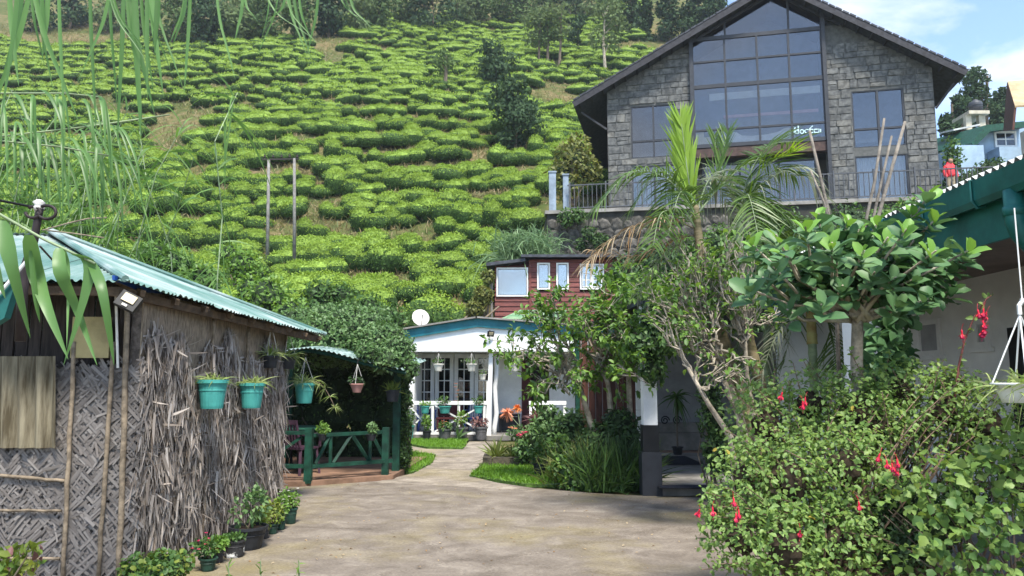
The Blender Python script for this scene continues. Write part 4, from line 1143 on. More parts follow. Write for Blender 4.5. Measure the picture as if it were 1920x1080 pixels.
def mat_thing(c, w_, d_, lb):
    t_ = thing('door_mat', lb, 'mat', c)
    q = MB(); q.box(Vector(c) + Vector((0, 0, .008)), (w_, d_, .014)); q.build('pile', M['mat_blue'], t_)
    q = MB()
    for s_ in (-1, 1):
        q.box(Vector(c) + Vector((s_ * (w_ / 2 + .015), 0, .006)), (.03, d_ + .06, .012)); q.box(Vector(c) + Vector((0, s_ * (d_ / 2 + .015), .006)), (w_, .03, .012))
    q.build('border', M['black'], t_)
a = G(1270, 864, .12); mat_thing((a.x, a.y, .122), .62, 1.5, 'wide dark blue mat on the floor inside the porch')
a = G(1287, 914, .12); mat_thing((a.x, a.y, .122), .75, .26, 'narrow dark mat on the porch step')
# cushion with a scroll
cu_ = thing('cushion', 'grey cushion with a dark scroll on the porch bench', 'cushion', (3.9, 16.9, .5))
q = MB(); q.lathe([(.001, 0), (.30, .0), (.36, .05), (.36, .12), (.30, .17), (.001, .18)], (3.75, 16.75, .51), 16, 1.6, .8); q.build('pad', M['greywall'], cu_, True)
sc = P(1258, 790, 16.42); q = MB()
for s_ in (-1, 1): q.tube([sc + Vector((s_ * .13 + .10 * (1 - i / 22) * math.cos(i * .6), 0, .02 + .10 * (1 - i / 22) * math.sin(i * .6))) for i in range(18)], .014, 5)
q.build('scroll', M['black'], cu_)
q = MB(); q.bb((3.0, 16.45, .505), (4.9, 16.9, .70)); q.build('bolster', M['slabgrey'], cu_)
# boarded screen, white panel and teal post left of the pillar
bs = thing('boarded_screen', 'dark brown vertical board screen behind the leafy tree', 'screen', (1.6, 15.6, 0))
BX0, BX1 = P(1078, 750, 15.6).x, P(1195, 750, 15.6).x; nb = 9
for i in range(nb):
    q = MB(); x0_ = BX0 + (BX1 - BX0) * i / nb; q.bb((x0_ + .006, 15.6 + .015 * (i % 2), .05), (x0_ + (BX1 - BX0) / nb - .006, 15.66, 2.5)); q.build('board', M['brownwood'], bs)
q = MB(); q.bb((BX0, 15.662, .4), (BX1, 15.70, .5)); q.bb((BX0, 15.662, 1.9), (BX1, 15.70, 2.0)); q.build('back_rail', M['maroon'], bs)
q = MB(); q.tube([(P(1083, 750, 14.9).x, 14.9, 0), (P(1083, 750, 14.9).x, 14.9, 2.5)], .05, 8); q.build('post', M['greenwood'], bs)
wp = thing('white_panel', 'white panel wall with brown frame beside the porch pillar', 'wall', (2.3, 13.6, 0))
a, b_ = P(1193, 740, 13.6).x, P(1219, 740, 13.6).x
for i in range(7):
    q = MB(); q.bb((a, 13.6, .1 + i * .33), (b_, 13.68, .1 + (i + 1) * .33 - .008)); q.build('board', M['white'], wp)
q = MB(); q.bb((b_ + .002, 13.55, .05), (b_ + .09, 13.7, 2.5)); q.bb((a, 13.57, P(1205, 787, 13.6).z), (b_, 13.598, P(1205, 783, 13.6).z + .02)); q.build('frame', M['maroon'], wp)

# ================================================================== palm-leaf hut
ht = thing('palm_leaf_hut', 'palm-leaf hut with woven walls and a green corrugated hipped roof', 'hut', (-5, 8, 0))
HN, HF = Vector((-3.12, 6.27, 0)), Vector((-2.96, 9.7, 0))
A_, B_, C_, D_ = Vector((-7.4, 5.70, 2.42)), Vector((-3.0, 5.74, 2.36)), Vector((-2.58, 10.35, 2.22)), Vector((-7.4, 10.35, 2.25))
R1, R2 = P(92, 436, 8.1), Vector((-7.4, 8.1, P(92, 436, 8.1).z))
hw_ = MB(); hw_.poly([(HN.x, HN.y, 0), (HF.x, HF.y, 0), (HF.x, HF.y, 2.28), (HN.x, HN.y, 2.38)], (-.08, 0, 0)); sw = hw_.build('side_wall', M['strawback'], ht)
hw_ = MB(); hw_.bb((-7.2, 6.29, 0), (-3.21, 6.37, 1.72)); fw_ = hw_.build('front_wall', M['strawback'], ht)
hw_ = MB(); hw_.bb((-7.2, 9.64, 0), (-3.05, 9.70, 2.25)); hw_.bb((-7.25, 6.4, 0), (-7.15, 9.6, 2.3)); hw_.build('back_wall', M['strawback'], ht)
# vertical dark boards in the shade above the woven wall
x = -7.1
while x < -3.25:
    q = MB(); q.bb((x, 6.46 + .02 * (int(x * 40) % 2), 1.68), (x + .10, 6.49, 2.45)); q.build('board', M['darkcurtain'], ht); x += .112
# bamboo mat above the thatch
q = MB(); t_ = .012
q.poly([(HN.x + t_, HN.y, 1.62), (HF.x + t_, HF.y, 1.50), (HF.x + t_, HF.y, 2.27), (HN.x + t_, HN.y, 2.37)], (-.01, 0, 0)); q.build('bamboo_mat', M['mat'], ht)
# thatch strips on the side wall
n = 9500
t = rng.random(n); zz = rng.random(n) ** .9 * (1.86 + .14 * np.sin(t * 17) + .1 * np.sin(t * 41)) + .10
Wd_ = np.array(HF - HN); pos = np.array(HN) + Wd_ * t[:, None]; pos[:, 2] = zz; pos[:, 0] += rng.uniform(.01, .07, n)
d = np.stack([rng.uniform(.0, .26, n), rng.normal(-.2, .46, n), -np.ones(n)], 1)
sel = rng.random(n) < .10; d[sel, 1] = rng.normal(0, 1.2, sel.sum()); d[sel, 2] = rng.uniform(-.6, .3, sel.sum())
sd = unit(np.cross(d, np.stack([np.ones(n), rng.normal(0, .5, n), rng.normal(0, .3, n)], 1)))
lt = rng.uniform(.10, .27, n); lt = np.minimum(lt, np.maximum(.06, (zz - .01) / 1.0)); wt = rng.uniform(.008, .026, n)
big = np.argsort(-(lt * wt) * (t < .75))[:260]
rest = np.ones(n, bool); rest[big] = False
blades('thatch_strips', pos[rest], d[rest], lt[rest], wt[rest], rng.uniform(-.1, .12, rest.sum()), LM['thatch'], sw, 2, sd[rest], 'stuff', ([0, .2, .7, 1], [.8, 1, .8, .2]))
V, F = blade_arrays(np.zeros((1, 3)), np.array([[0, 0, -1.]]), 1., 1., 0., 3, np.array([[0, 1., 0]]), ([0, .2, .7, 1], [.8, 1, .8, .2]))
V[:, 0] += .05 * np.sin(-V[:, 2] * 2.6)
tm = np_mesh('thatch_strip', V, F, LM['thatch'])
pi = wm(sw).inverted()
for i in big:
    zx = -unit(d[i]); yx = sd[i]; xx = np.cross(yx, zx); L_ = lt[i]; w_ = wt[i] * 1.25
    o = bpy.data.objects.new('thatch_strip', tm); COL.objects.link(o)
    o.matrix_basis = Matrix([[xx[r] * L_, yx[r] * w_, zx[r] * L_, pos[i][r] + (.03 if r == 0 else 0)] for r in range(3)] + [[0, 0, 0, 1]])
    o.parent = sw; o.matrix_parent_inverse = pi
# woven front wall
n = 3600
pos = np.stack([rng.uniform(-4.7, -3.10, n), 6.285 - rng.uniform(0, .035, n), rng.uniform(.02, 1.72, n)], 1)
sg = np.where(rng.random(n) < .5, 1, -1)
an = sg * math.radians(43) + rng.normal(0, .10, n); loose = rng.random(n) < .09; an[loose] += rng.normal(0, .6, loose.sum())
d = np.stack([np.sin(an), -rng.uniform(0, .05, n) - .25 * loose * rng.random(n), np.cos(an) * np.where(rng.random(n) < .5, 1, -1)], 1)
sd = unit(np.cross(d, np.stack([rng.normal(0, .15, n), -np.ones(n), rng.normal(0, .15, n)], 1)))
blades('woven_strips', pos - d * .08, d, rng.uniform(.12, .24, n), rng.uniform(.014, .028, n), 0., LM['weave'], fw_, 1, sd, 'stuff', ([0, 1], [1, .85]))
# bamboo poles
def pole(pts, r, nm='bamboo_pole'):
    q = MB(); pts = [Vector(p) for p in pts]; k = 10; pp = [pts[0].lerp(pts[-1], i / k) for i in range(k + 1)]
    P2 = []; R2_ = []
    for i, p in enumerate(pp):
        p = p + Vector((rs.uniform(-.006, .006), 0, rs.uniform(-.004, .004)))
        P2 += [p]; R2_ += [r * (1.0 if i % 2 else 1.12)]
    q.tube(P2, R2_, 8); return q.build(nm, M['bamboo'], ht, True)
FY = 6.22
pole([P(118, 1090, FY), P(139, 640, FY)], .017); pole([P(183, 1090, FY), P(214, 640, FY)], .017)
pole([P(222, 1090, 6.24), P(240, 560, 6.24)], .022); pole([P(-40, 888, FY + .01), P(122, 902, FY + .01)], .013); pole([P(-40, 956, FY + .01), P(116, 958, FY + .01)], .010); pole([P(-40, 1045, FY + .01), P(112, 1048, FY + .01)], .011)
for tt in (.36, .62, .97):
    a = HN.lerp(HF, tt); pole([a + Vector((.05, 0, .02)), a + Vector((.05, .02, 2.25))], .016)
q = MB(); q.corrugated(P(-30, 840, FY - .02), P(108, 840, FY - .02) - P(-30, 840, FY - .02), P(108, 668, FY - .02) - P(108, 840, FY - .02), .14, .03); q.build('wall_sheet', M['asbestos'], ht, True, label='pale weathered corrugated sheet')
q = MB(); a, b_ = P(131, 671, FY), P(208, 594, FY); q.bb((a.x, FY, a.z), (b_.x, FY + .025, b_.z)); q.build('board_panel', M['board'], ht, label='pale tan board under the eave')
q = MB(); q.tube([P(221, 690, 6.18), P(217, 545, 6.18)], .010, 6); q.build('conduit', M['cream'], ht)
# roof frame
for (a, b_) in ((A_ + Vector((0, .12, -.05)), B_ + Vector((-.08, .1, -.06))), (B_ + Vector((-.10, .08, -.06)), C_ + Vector((-.10, -.1, -.05)))):
    q = MB(); q.beam(a, b_, .05, .07); q.build('eave_beam', M['rafter'], ht)
for tt in np.linspace(.06, .97, 9):
    a = B_.lerp(C_, tt) + Vector((0, 0, -.045)); b_ = R1.lerp(R2, .05) if tt < .6 else R1
    e_ = a + (b_ - a) * .5
    q = MB(); q.beam(a + Vector((-.02, 0, 0)), e_ + Vector((0, 0, -.05)), .04, .05); q.build('rafter', M['rafter'], ht)
# corrugated sheets: on each roof plane, waves run up the slope
def roofmat():
    m, N, L, b = nodes('faded_green_sheet')
    g = N.new('ShaderNodeNewGeometry'); n1 = N.new('ShaderNodeTexNoise'); n1.inputs['Scale'].default_value = 1.4; n1.inputs['Detail'].default_value = 8
    L.new(g.outputs['Position'], n1.inputs['Vector']); r = N.new('ShaderNodeValToRGB'); e = r.color_ramp.elements
    e[0].position = .36; e[0].color = (.075, .165, .14, 1); e[1].position = .64; e[1].color = (.31, .365, .355, 1); k = e.new(.5); k.color = (.155, .245, .22, 1)
    L.new(n1.outputs['Fac'], r.inputs['Fac']); L.new(r.outputs['Color'], b.inputs['Base Color'])
    b.inputs['Roughness'].default_value = .42; b.inputs['Specular IOR Level'].default_value = .5
    return m
M['hutroof'] = roofmat()
def roof_tri(E0, E1, T0, T1, n_sheet, lift):
    """plane with eave E0-E1 and top edge T0-T1, laid in n_sheet corrugated sheets clipped to the plane"""
    E0, E1, T0, T1 = map(Vector, (E0, E1, T0, T1))
    eu = (E1 - E0); Lu = eu.length; ue = eu / Lu
    nrm = eu.cross(T0 - E0).normalized()
    if nrm.z < 0: nrm = -nrm
    up = nrm.cross(ue).normalized()
    if up.z < 0: up = -up
    f = lambda p: ((p - E0).dot(ue), (p - E0).dot(up))
    a, b_ = f(T0), f(T1)
    for i in range(n_sheet):
        q = MB(); s0, s1 = Lu * i / n_sheet - (.05 if i else 0), Lu * (i + 1) / n_sheet
        k = int((s1 - s0) / .0127); vs = []
        jag = rs.uniform(-.03, .03)
        for j in range(k + 1):
            s = s0 + (s1 - s0) * j / k
            top = a[1] * s / a[0] if s < a[0] and a[0] > 1e-3 else (b_[1] * (Lu - s) / (Lu - b_[0]) if s > b_[0] and Lu - b_[0] > 1e-3 else a[1])
            top = max(top, .02)
            wv = nrm * (.011 * math.sin(s / .076 * 2 * math.pi) + lift + .004 * (i % 2))
            lowj = jag + .02 * math.sin(s * 9 + i) + rs.uniform(-.006, .006)
            sag = -.02 * math.sin(math.pi * s / Lu)
            for v in (min(lowj, top - .01), top * .5, top): vs.append(E0 + ue * s + up * v + wv + Vector((0, 0, sag)))
        q.add(vs, [(j * 3 + c, (j + 1) * 3 + c, (j + 1) * 3 + c + 1, j * 3 + c + 1) for j in range(k) for c in (0, 1)])
        q.build('roof_sheet', M['hutroof'], ht)
roof_tri(A_, B_, R2, R1, 5, .012); roof_tri(B_, C_, R1, R1 + Vector((0, .02, 0)), 6, .02); roof_tri(C_, D_, R1, R2, 4, .012)
q = MB(); q.tube([B_ + Vector((0, 0, .03)), R1 + Vector((0, 0, .03))], .028, 8); q.build('hip_cap', M['hutroof'], ht)
q = MB(); q.tube([C_ + Vector((0, 0, .03)), R1 + Vector((0, 0, .03))], .028, 8); q.build('hip_cap', M['hutroof'], ht)
M['tarp'] = mat('blue_tarp', (.012, .05, .22), .4, .25, 12, .2, 20)
q = MB(); q.poly([P(215, 525, 5.76), P(262, 545, 6.1), P(305, 552, 6.6), P(305, 541, 6.6), P(262, 530, 6.1), P(215, 516, 5.76)], (-.02, 0, 0)); q.build('tarp_edge', M['tarp'], ht, label='blue tarpaulin edge under the eave')
floodlight(P(241, 566, 5.6), .35, -.35, .155, 'black floodlight with pale lens at the corner of the hut roof', .5)

# ================================================================== green garden shelter
gs = thing('garden_shelter', 'dark green wooden shelter with low braced railing beside the hut', 'shelter', (-3, 13, 0))
p0, p1 = G(577, 911), G(722, 898)
q = MB(); fl = [(-4.6, 11.75), (p0.x - .1, p0.y - .1), (p1.x + .15, p1.y - .1), (p1.x + .35, 15.6), (-4.8, 15.6)]
q.poly([Vector((x, y, .07)) for x, y in fl], (0, 0, -.1)); q.build('floor', M['concrete_floor'], gs)
def gpost(x, y, z1, r=.05): q = MB(); q.box((x, y, z1 / 2 + .04), (2 * r, 2 * r, z1)); return q.build('post', M['greenwood'], gs)
gpost(p0.x, p0.y, .84, .055); gpost(p1.x, p1.y, .80, .055); p2 = G(742, 890); gpost(p2.x, p2.y, 2.0, .06)
gpost(-4.4, 12.2, 2.1); gpost(-4.5, 15.3, 2.0)
q = MB(); q.beam((p0.x + .02, p0.y + .05, .76), (p1.x - .02, p1.y + .05, .76), .07, .055); q.build('top_rail', M['greenwood'], gs)
q = MB(); q.beam((p0.x + .02, p0.y + .05, .29), (p1.x + .1, p1.y + .05, .29), .06, .06); q.build('bottom_rail', M['greenwood'], gs)
q = MB(); q.beam((-4.5, p0.y + .1, .80), (p0.x, p0.y + .07, .80), .07, .055); q.build('top_rail', M['greenwood'], gs)
q = MB(); q.beam((-4.5, p0.y + .1, .29), (p0.x, p0.y + .07, .29), .06, .06); q.build('bottom_rail', M['greenwood'], gs)
def lr(tt, z): a = p0.lerp(p1, tt); return Vector((a.x, a.y + .05, z))
for (ta, za, tb, zb_) in ((.08, .32, .24, .73), (.26, .32, .26, .73), (.30, .32, .52, .73), (.54, .73, .76, .32), (.78, .32, .78, .73), (.80, .73, .98, .32)):
    q = MB(); q.beam(lr(ta, za), lr(tb, zb_), .045, .05, up=(0, 1, 0)); q.build('brace', M['greenwood'], gs)
a = Vector((-4.6, p0.y, .76))
for (xa_, za, xb_, zb_) in ((-3.9, .32, -3.3, .73), (-4.4, .73, -3.95, .32)):
    q = MB(); q.beam((xa_, p0.y + .1, za), (xb_, p0.y + .1, zb_), .045, .05, up=(0, 1, 0)); q.build('brace', M['greenwood'], gs)
# low arched sheet roof
ra = [P(x, y, 12.35) for x, y in ((500, 668), (545, 655), (580, 652), (620, 659), (665, 672), (715, 684), (760, 694))]
M['dullsheet'] = mat('dull_green_sheet', (.10, .20, .17), .6, .3, 3, col2=(.36, .46, .44))
q = MB(); vs = []; k = 90
for i in range(k + 1):
    s = i / k * (len(ra) - 1); j = min(int(s), len(ra) - 2); p = ra[j].lerp(ra[j + 1], s - j)
    wv = .016 * math.sin(i * 1.9)
    vs += [p + Vector((0, 0, wv)), p + Vector((0, 3.4, .25 + wv))]
q.add(vs, [(2 * i, 2 * i + 2, 2 * i + 3, 2 * i + 1) for i in range(k)]); q.build('roof', M['dullsheet'], gs)
q = MB(); q.tube([p + Vector((0, .1, -.05)) for p in ra], .03, 6); q.build('eave_beam', M['greenwood'], gs)

# ================================================================== houses and tower beyond the terrace
bh = thing('blue_house', 'pale blue house with green roof beyond the terrace railing', 'house', (26, 44, TERR))
Yb = 44
def bx(parent, nm, px0, px1, py0, py1, Y, dep, m, label=None):
    a, b_ = P(px0, py1, Y), P(px1, py0, Y); q = MB(); q.bb((a.x, Y, a.z), (b_.x, Y + dep, b_.z)); return q.build(nm, m, parent, label=label)
q = MB(); a, b_ = P(1845, 400, Yb), P(1925, 238, Yb); q.bb((a.x, Yb, TERR - 1), (b_.x + 4, Yb + 6, b_.z)); q.build('wall', M['blueWall'], bh)
q = MB(); a, b_ = P(1800, 400, Yb - 1.5), P(1844, 272, Yb - 1.5); q.bb((a.x, Yb - 1.5, TERR - 1), (b_.x, Yb + 2, b_.z)); q.build('wing', M['blueWall'], bh)
q = MB(); a, b_, c_ = P(1822, 268, Yb - 1), P(1850, 234, Yb - 1), P(1932, 226, Yb - 1)
q.poly([a, b_, c_, c_ + Vector((0, 0, -.35)), b_ + Vector((.2, 0, -.4)), a + Vector((.1, 0, -.3))], (0, 7, 1.2)); q.build('roof', M['greenwood'], bh)
q = MB(); a, b_ = P(1866, 276, Yb - .05), P(1905, 246, Yb - .05)
casement(bh, a.x, b_.x, a.z, b_.z, Yb - .05, 2, 2, M['white'], M['glass_dark'], .12, .06)
bx(bh, 'balcony', 1878, 1925, 275, 330, Yb - 1.2, 1.1, M['blueWall'])
gh = thing('tan_roof_house', 'house with tan sheet gable roof at the right edge', 'house', (29, 40, TERR))
a, b_, c_, d_ = P(1890, 152, 39), P(1882, 245, 39), P(1905, 198, 39), P(1950, 150, 39)
q = MB(); q.poly([P(1889, 152, 39), P(1945, 148, 39), P(1945, 196, 37.2), P(1903, 198, 37.2)], (0, .02, -.10)); q.build('roof', M['tanroof'], gh)
q = MB(); q.poly([P(1888, 155, 39.02), P(1902, 199, 37.25), P(1898, 243, 37.25), P(1881, 245, 39.02)], (.15, .05, 0)); q.build('gable_soffit', M['brownwood'], gh)
q = MB(); q.bb((P(1908, 200, 42).x, 39.2, TERR), (P(1908, 200, 42).x + 5, 42, P(1905, 215, 39).z)); q.build('wall', M['tantower'], gh)
tw = thing('water_tower', 'tan concrete tower carrying a black water tank', 'tower', (27, 47, TERR))
Yt = 47
for (x0_, x1_) in ((1815, 1821), (1840, 1847)):
    a, b_ = P(x0_, 275, Yt), P(x1_, 215, Yt); q = MB(); q.bb((a.x, Yt, TERR), (b_.x, Yt + .3, b_.z)); q.build('leg', M['tantower'], tw)
a, b_ = P(1812, 216, Yt), P(1850, 210, Yt); q = MB(); q.bb((a.x, Yt - .3, a.z), (b_.x, Yt + 1.6, b_.z)); q.build('platform', M['tantower'], tw)
tk = thing('water_tank', 'black water tank on top of the tan tower', 'tank', P(1830, 210, Yt + .6))
q = MB(); c = P(1830, 210, Yt + .6); q.lathe([(.001, 0), (.40, 0), (.40, .55), (.36, .66), (.15, .76), (.15, .82), (.001, .82)], c, 20); q.build('body', M['tank'], tk, True)
q = MB(); q.lathe([(.41, .15), (.43, .17), (.41, .19)], c, 20); q.lathe([(.41, .38), (.43, .40), (.41, .42)], c, 20); q.build('hoops', M['tank'], tk)
tr = thing('tower_railing', 'thin railing around the water tank platform', 'railing', P(1830, 210, Yt))
q = MB(); a, b_ = P(1812, 200, Yt - .25), P(1850, 200, Yt - .25)
for z in (a.z, a.z - .22): q.tube([(a.x, Yt - .25, z), (b_.x, Yt - .25, z)], .02, 5)
q.build('rail', M['black'], tr)
for t in (0, .33, .66, 1): q = MB(); x = a.x + (b_.x - a.x) * t; q.tube([(x, Yt - .25, P(1812, 211, Yt - .25).z), (x, Yt - .25, a.z)], .02, 5); q.build('post', M['black'], tr)
sr = thing('shed_roof', 'pale sheet roofed shed beside the water tower', 'shed', (26, 46, TERR))
q = MB(); q.poly([P(1788, 245, 45.5), P(1838, 235, 45.5), P(1838, 232, 45.5), P(1788, 242, 45.5)], (0, 1.5, .3)); q.build('roof', M['zincroof'], sr)
q = MB(); a, b_ = P(1806, 300, 45.8), P(1836, 243, 45.8); q.bb((a.x, 45.8, TERR), (b_.x, 46.8, b_.z)); q.build('wall', M['brownwood'], sr)
# ================================================================== trees on the hill
def hit(px, py, y0=20, y1=200):
    d = ray(px, py); c = Vector((0, 0, CAMZ)); Y = y0
    while Y < y1:
        p = c + d * (Y / d.y)
        if p.z <= Hf(p.x, p.y): return p
        Y += .25
    return c + d * (y1 / d.y)

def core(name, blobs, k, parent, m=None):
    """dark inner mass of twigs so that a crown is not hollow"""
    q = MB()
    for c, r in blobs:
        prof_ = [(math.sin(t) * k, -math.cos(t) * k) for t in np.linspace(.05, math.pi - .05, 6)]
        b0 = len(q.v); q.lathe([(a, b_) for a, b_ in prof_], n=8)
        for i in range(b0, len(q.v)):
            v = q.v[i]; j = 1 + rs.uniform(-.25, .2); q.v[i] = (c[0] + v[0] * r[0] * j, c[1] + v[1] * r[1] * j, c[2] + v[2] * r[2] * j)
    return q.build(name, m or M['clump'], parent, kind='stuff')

def hill_tree(px, by, ty, wpx, m, lb, f0=.3, n=1500, ls=.34, k=7, style='round', Y=None, trunk=None, group='trees on the hillside', bark=None, name='hillside_tree'):
    p = hit(px, by) if Y is None else P(px, by, Y)
    Y = p.y; top = P(px, ty, Y).z; w_ = wpx / FPX * Y / 2; gz_ = Hf(p.x, p.y)
    if p.z > gz_ + .3: f0 = max(f0, (p.z - gz_ + f0 * (top - p.z)) / (top - gz_))      # trunk reaches down to the ground
    p.z = min(p.z, gz_); h = top - p.z
    t_ = thing(name, lb, 'tree', p, group=group)
    blobs = []
    for i in range(k):
        f = (i + .5) / k
        if style == 'cone': rad = w_ * (1.05 - f * .9)
        elif style == 'umbrella': rad = w_ * (.6 + .4 * math.sin(f * 3))
        else: rad = w_ * (.55 + .5 * math.sin(.4 + f * 2.6))
        a = rng.random() * 6.28; o_ = rad * rng.uniform(.1, .6)
        zc = p.z + h * (f0 + (1 - f0) * (f * .92))
        br = max(.4, rad * rng.uniform(.45, .7))
        blobs.append(((p.x + o_ * math.cos(a), p.y + o_ * .8 * math.sin(a), zc), (br, br, max(.35, h * (1 - f0) / k * rng.uniform(.8, 1.3)))))
    q = MB(); tr_ = trunk or max(.07, h * .018)
    lean = rng.normal(0, .03) * h
    tp = Vector((p.x + lean, p.y, p.z + h * min(.95, f0 + .45)))
    q.tube([p + Vector((0, 0, -.3)), p.lerp(tp, .5) + Vector((rng.normal(0, .02) * h, 0, 0)), tp], [tr_ * 1.2, tr_ * .85, tr_ * .3], 7)
    for c, r in blobs:
        a = p.lerp(tp, min(.98, max(.25, (c[2] - p.z) / h / (f0 + .45) - .12)))
        q.tube([a, a.lerp(Vector(c), .6) + Vector((0, 0, .05 * h * rng.random())), Vector(c)], [tr_ * .4, tr_ * .25, tr_ * .1], 5)
    q.build('trunk', bark or M['bark'], t_)
    pos, out = blob_points(blobs, n, .35)
    L_ = ls * rng.uniform(.6, 1.3, n)
    leaves('crown', pos, unit(np.cross(out, rdir(n)) + out * .4 + rdir(n) * .3), unit(out + rdir(n) * .6 + np.array([0, 0, .3])), L_, L_ * .55, m, t_, 'dia')
    return t_
far, fd, fp = LM['far'], LM['far_dark'], LM['far_pale']
hill_tree(965, 288, 140, 128, fd, 'broad dark grey-green tree standing alone among the tea above the red house', .12, 3200, .30, 10)
hill_tree(930, 172, 78, 112, fd, 'dense dark green tree just behind the broad one above the red house', .15, 2000, .36, 8)
hill_tree(835, 170, 98, 78, far, 'thin tree with a flat sparse crown and bare dark trunk among the tea', .55, 420, .30, 5, 'umbrella', trunk=.17)
hill_tree(1010, 118, 8, 84, fp, 'pale feathery tree above the dense dark tree', .35, 900, .4, 7)
hill_tree(1048, 125, 2, 70, fp, 'pale slim tree between two others at the top of the slope', .42, 700, .4, 6)
hill_tree(1027, 122, 40, 60, far, 'short bare-stemmed tree below the pale feathery trees', .5, 420, .36, 5, trunk=.15)
hill_tree(1085, 95, 30, 46, fd, 'small dark tree right of the pale slim trees', .2, 600, .4, 6)
hill_tree(1136, 143, -12, 82, fp, 'tall slender tree with pale trunk left of the stone house roof', .35, 900, .40, 8, trunk=.16, bark=M['palebark'])
for i, (px, by, ty, w_) in enumerate(((1182, 108, -25, 62), (1215, 100, -35, 74), (1255, 90, -40, 76), (1300, 84, -40, 80), (1340, 60, -45, 70))):
    hill_tree(px, by, ty, w_, fd, ['first', 'second', 'third', 'fourth', 'fifth'][i] + ' dark hilltop tree right of the tall slender tree', .1, 1700, .5, 9, 'cone' if i % 2 else 'round', Y=88 - i, group='dark trees behind the stone house')
ordn = ['first', 'second', 'third', 'fourth', 'fifth', 'sixth', 'seventh', 'eighth', 'ninth', 'tenth', 'eleventh', 'twelfth', 'thirteenth', 'fourteenth', 'fifteenth', 'sixteenth', 'seventeenth', 'eighteenth', 'nineteenth', 'twentieth', 'twenty-first', 'twenty-second', 'twenty-third', 'twenty-fourth']
band = [(60, 60, -10), (130, 55, 0), (200, 62, -4), (262, 72, 6), (322, 84, 8), (382, 92, 12), (440, 86, 18), (500, 80, 10), (556, 82, 16), (615, 70, 8), (668, 62, -6), (715, 60, -12), (765, 54, -20), (812, 64, -6), (860, 50, -22), (905, 46, -22), (955, 42, -26), (690, 30, -45), (480, 30, -40), (985, 34, -30), (1030, 24, -30), (1070, 30, -25), (1108, 42, -20), (1150, 70, -20)]
for i, (px, by, ty) in enumerate(band):
    hill_tree(px, by, ty - 38, rng.uniform(84, 124), [far, fd, fp, far][i % 4], ordn[i] + ' scrubby tree of the hilltop wood, counted from its left end', .06, 1500, .55, 9, group='hilltop wood above the tea')
# dark trees beyond the terrace on the right
for i, (px, by, ty, w_, Y, lb) in enumerate(((1838, 300, 122, 92, 62, 'tall dark spreading tree behind the water tower'), (1800, 300, 178, 60, 58, 'lower dark tree between the stone house and the water tower'), (1885, 290, 165, 60, 66, 'dark tree behind the blue house roof'))):
    hill_tree(px, by, ty, w_, fd, lb, .15, 2200, .42, 9, Y=Y, group='trees beyond the terrace')
hill_tree(1790, 345, 265, 34, LM['mid'], 'small pale green bush at the corner of the stone house', .05, 500, .22, 4, Y=37, group='shrubs on the terrace', name='terrace_shrub')
# shrubs on the terrace
def shrub(name, lb, blobs, n, ls, m, base, shape='dia', aspect=.55, shell=.5, stems=6, ck=.72, cat='shrub', group=None, up=.2, bark=None, m2=None, f2=.2, woody=True):
    t_ = thing(name, lb, cat, base, group=group)
    b0 = Vector(base)
    if woody:
        q = MB()
        for i in range(stems):
            c, r = blobs[i % len(blobs)]; e = Vector(c) + Vector((rng.normal(0, .3) * r[0], rng.normal(0, .3) * r[1], rng.normal(0, .3) * r[2]))
            s_ = b0 + Vector((rng.normal(0, .06), rng.normal(0, .06), -.03)); md = s_.lerp(e, .5) + Vector((rng.normal(0, .08), rng.normal(0, .08), .06)); ln = (e - s_).length
            q.tube([s_, md, e], [max(.012, ln * .016), max(.008, ln * .011), .004], 6)
        q.build('stems', bark or M['bark'], t_, kind='stuff')
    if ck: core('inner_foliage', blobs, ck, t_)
    pos, out = blob_points(blobs, n, shell)
    L_ = ls * rng.uniform(.65, 1.3, n)
    k = rng.random(n) < (f2 if m2 else 0)
    d = unit(np.cross(out, rdir(n)) + out * .45 + rdir(n) * .25 + np.array([0, 0, up * .5])); nr = unit(out * .9 + rdir(n) * .45 + np.array([0, 0, .35]))
    leaves('crown', pos[~k], d[~k], nr[~k], L_[~k], L_[~k] * aspect, m, t_, shape)
    if m2: leaves('young_leaves', pos[k], d[k], nr[k], L_[k], L_[k] * aspect, m2, t_, shape)
    return t_
def pb(lst, Y=None):
    """blobs from (px, py, radius px[, Y[, flat]])"""
    out = []
    for e in lst:
        px, py, r = e[:3]; y = e[3] if len(e) > 3 else Y; fl = e[4] if len(e) > 4 else 1.
        rr = r / FPX * y; p = P(px, py, y); out.append((tuple(p), (rr, rr * .9, rr * fl)))
    return out
shrub('terrace_shrub', 'yellowish olive bush behind the gate posts of the terrace', pb([(1075, 300, 40, 33.5), (1055, 325, 30, 33.3), (1100, 320, 30, 33.6), (1085, 275, 24, 34), (1065, 350, 26, 33)]), 1500, .22, LM['olive'], P(1075, 385, 33), stems=8, ck=.5)
shrub('terrace_hedge', 'low dark hedge behind the railing near the green gutter', pb([(1790, 355, 26, 30), (1822, 345, 28, 30), (1850, 330, 30, 30), (1870, 318, 22, 30), (1770, 365, 22, 30), (1840, 352, 26, 29.5)]), 2400, .16, LM['dark'], P(1820, 380, 30), stems=6, ck=.8, m2=LM['mid'], f2=.25)
shrub('wall_shrub', 'trailing leafy plant hanging down the rubble wall', pb([(1105, 440, 16, 30.4), (1125, 455, 18, 30.4), (1090, 460, 12, 30.6)]), 700, .14, LM['dark'], P(1110, 425, 30.9), m2=LM['mid'], f2=.4)
shrub('wall_shrub', 'small green bush growing on top of the rubble wall', pb([(1062, 408, 17, 31.0), (1085, 405, 14, 31)]), 500, .14, LM['mid'], P(1065, 420, 31.2))
